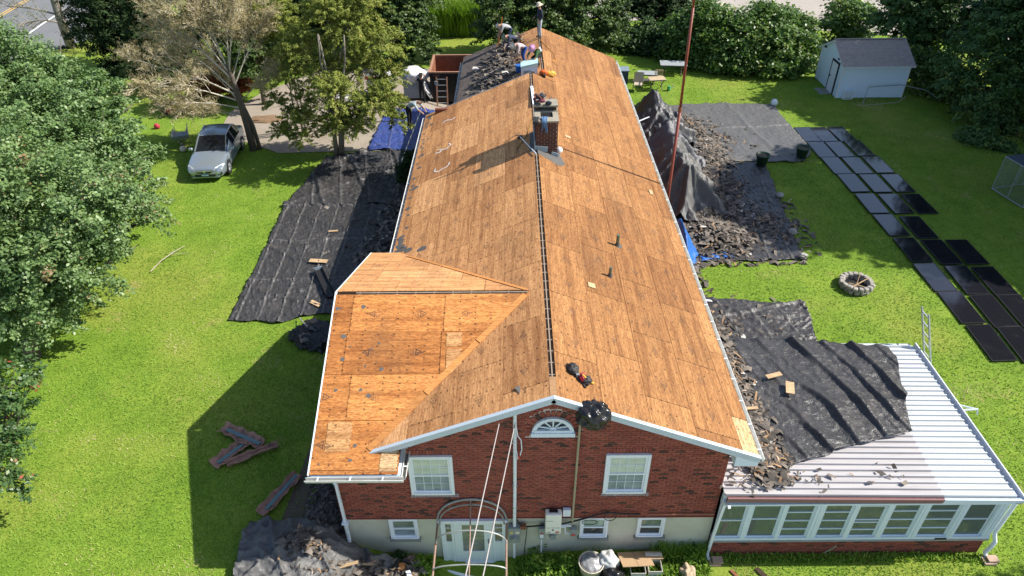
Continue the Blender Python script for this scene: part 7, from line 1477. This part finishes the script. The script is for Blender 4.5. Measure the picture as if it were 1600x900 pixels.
lb.build('limb', BARKD, dead, True, recalc=False); o = tw.build('twigs', mat('pale_dead_twig', (.47, .41, .29), .95, .25, 8), dead, recalc=False); o['kind'] = 'stuff'
o = crown(clv, 60000, .15, DRYM, dead, 44, 'dry_twig_tufts', .10, .22, 1.0, .5, 14, .22, -1); o['kind'] = 'stuff'
RUSTL = leaf_material('rust_leaf', [(0, (.10, .03, .015)), (.5, (.22, .065, .025)), (1, (.33, .13, .05))], .6, .25, .2)
rb = thing('rust_bush', 'rust red leaved bush seen through the bare tree branches', 'bush', (-18.8, 30.5, 1.3)); crown([(-18.4, 30.5, 2.2, 1.0), (-19.6, 30.8, 1.9, .8), (-17.3, 30.6, 1.9, .7)], 9000, .16, RUSTL, rb, 46, low=-.1); wood((-18.8, 30.5, 1.3), [(-18.4, 30.5, 2.2, 1.0), (-19.6, 30.8, 1.9, .8), (-17.3, 30.6, 1.9, .7)], .06, BARK, rb, 47)
# second bare tree by the road
bt = thing('bare_tree', 'bare lichen grey tree standing against the road at the upper left', 'tree', (-33.2, 41.2, 1.2)); q = MB(); q.tube([(-33.25, 41.2, .9), (-33.28, 41.2, 3.2), (-33.2, 41.2, 4.8), (-33.1, 41.2, 8)], [.36, .32, .28, .2], 9); q.build('trunk', BARKG, bt, True)
lb = MB(); tw = MB(); clv = []
for (e_, z) in (((-37, 40, 4.5), 3.5), ((-38, 41, 6.5), 4.5), ((-29.5, 40, 3.3), 2.9), ((-29, 41, 6), 4), ((-36, 42, 8), 5), ((-30, 42, 3.2), 3.0), ((-28.8, 40, 5.2), 3.6), ((-35, 39, 3.6), 3)): dead_limb((-33.2, 41.2, z), e_, .08, 2)
lb.build('limb', BARKG, bt, True, recalc=False)
if tw.v: o = tw.build('twigs', BARKG, bt, recalc=False); o['kind'] = 'stuff'
o = crown(clv, 4500, .12, leaf_material('lichen', [(0, (.12, .14, .07)), (1, (.25, .27, .15))], .9, .1, .1), bt, 45, 'lichen_tufts', .3, .3, 1.0, .5, 8, .2, -1); o['kind'] = 'stuff'
# tall grass stand, weeds along the walls
REED = leaf_material('tall_grass_blades', [(0, (.10, .18, .025)), (.5, (.20, .32, .05)), (1, (.32, .42, .09))], .6, .3, .2)
def blades(name, n, poly, h, wd, m_, seed, label, kind='stuff', parent=None, bend_=.35, base=0):
    rng = np.random.default_rng(seed); (xa, xb, ya, yb) = poly; x = rng.uniform(xa, xb, n); y = rng.uniform(ya, yb, n); z = np.array([gz_b(a, b_) for a, b_ in zip(x, y)])+base
    hh = h*rng.uniform(.5, 1.15, n); a = rng.uniform(0, 2*PI, n); d = np.stack([np.cos(a), np.sin(a), np.zeros(n)], 1); s_ = np.stack([-np.sin(a), np.cos(a), np.zeros(n)], 1)*wd*.5; p = np.stack([x, y, z], 1); up = np.array([0, 0, 1.0]); be = (bend_*hh*rng.uniform(.3, 1.3, n))[:, None]; hh = hh[:, None]
    V = np.stack([p-s_, p+s_, p+up*hh*.6+d*be*.35+s_, p+up*hh*.6+d*be*.35-s_, p+up*hh*.95+d*be+s_*.2, p+up*hh*.95+d*be-s_*.2], 1).reshape(-1, 3); b0 = np.arange(n)[:, None]*6
    F = np.concatenate([b0+np.array([0, 1, 2, 3]), b0+np.array([3, 2, 4, 5])], 0); lv = np.clip(rng.normal(.5, .22, n), 0, 1)
    o = link(bpy.data.objects.new(name, np_mesh(name, V, F, m_, False, np.concatenate([lv, lv])))); return tag(o, label, kind=kind)
blades('tall_grass', 9000, (-7.2, -2.6, 43.2, 45.8), 2.5, .09, REED, 50, 'stand of tall bright green grass at the back of the lawn')
WEED = leaf_material('weed_blades', [(0, (.07, .15, .018)), (.5, (.17, .30, .035)), (1, (.30, .38, .07))], .6, .3, .2)
blades('weeds', 4600, (-.95, 4.35, -1.6, -.08), .20, .035, WEED, 51, 'rank weeds and grass along the front foundation', bend_=.7)
blades('weeds', 1500, (-3.9, -3.0, -1.6, -.1), .22, .035, WEED, 52, 'bright weeds left of the awning frame', bend_=.7)
blades('weeds', 900, (4.5, 12, -.4, -.12), .14, .03, WEED, 53, 'thin grass along the sunroom brick base', bend_=.7)
blades('weeds', 400, (2.9, 4.35, -.3, -.05), .55, .02, WEED, 54, 'taller grass stems against the foundation at the right', bend_=.5)
def plant(x, y, r, n, m_, label, seed, size=.10, name='leafy_weed', cat='plant', h=.22):
    t = thing(name, label, cat, (x, y, gz(x, y))); z = gz(x, y); crown([(x, y, z+h*.6, r), (x+r*.5, y-.05, z+h*.4, r*.7), (x-r*.4, y+.05, z+h*.4, r*.7)], n, size, m_, t, seed, 'leaves', .6, .1, .8, .9, 12, 0, -.2)
    q = MB(); 
    for i in range(6): a = i*1.05; q.tube([(x, y, z-.02), (x+r*.6*math.cos(a), y+r*.6*math.sin(a), z+h)], [.012, .004], 4)
    q.build('stem', WEED, t); return t
GREYL = leaf_material('grey_green_leaf', [(0, (.05, .10, .06)), (1, (.16, .24, .15))], .5, .25, .3)
plant(-6.15, 1.9, .35, 260, GREYL, 'grey green leafy plant in the shaded planting bed', 60, .2)
plant(-.2, -.35, .4, 420, WEED, 'leafy green weed clump below the inverter', 61); plant(.5, -.45, .35, 350, WEED, 'bright weed clump left of the lined tub', 62); plant(-3.35, -.45, .35, 420, WEED, 'bright leafy weed left of the awning frame', 63); plant(-4.1, -.2, .2, 160, DARKM, 'dark small weed at the foundation below the left basement window', 64); plant(4.0, -.28, .3, 260, WEED, 'leafy weed at the right end of the foundation', 65)
tag(blob('grey_stone', (-3.55, -.35, .0), (.16, .13, .12), mat('bed_stone', (.30, .27, .25), .9, .3, 9, bump=.5), 71, amp=.4), 'grey stone in the weeds left of the awning frame', 'stone'); tag(blob('brown_stone', (-3.75, -.25, .05), (.17, .13, .13), mat('brown_bed_stone', (.20, .13, .10), .9, .3, 9, bump=.5), 72, amp=.4), 'brown stone beside the front left tarp edge', 'stone')
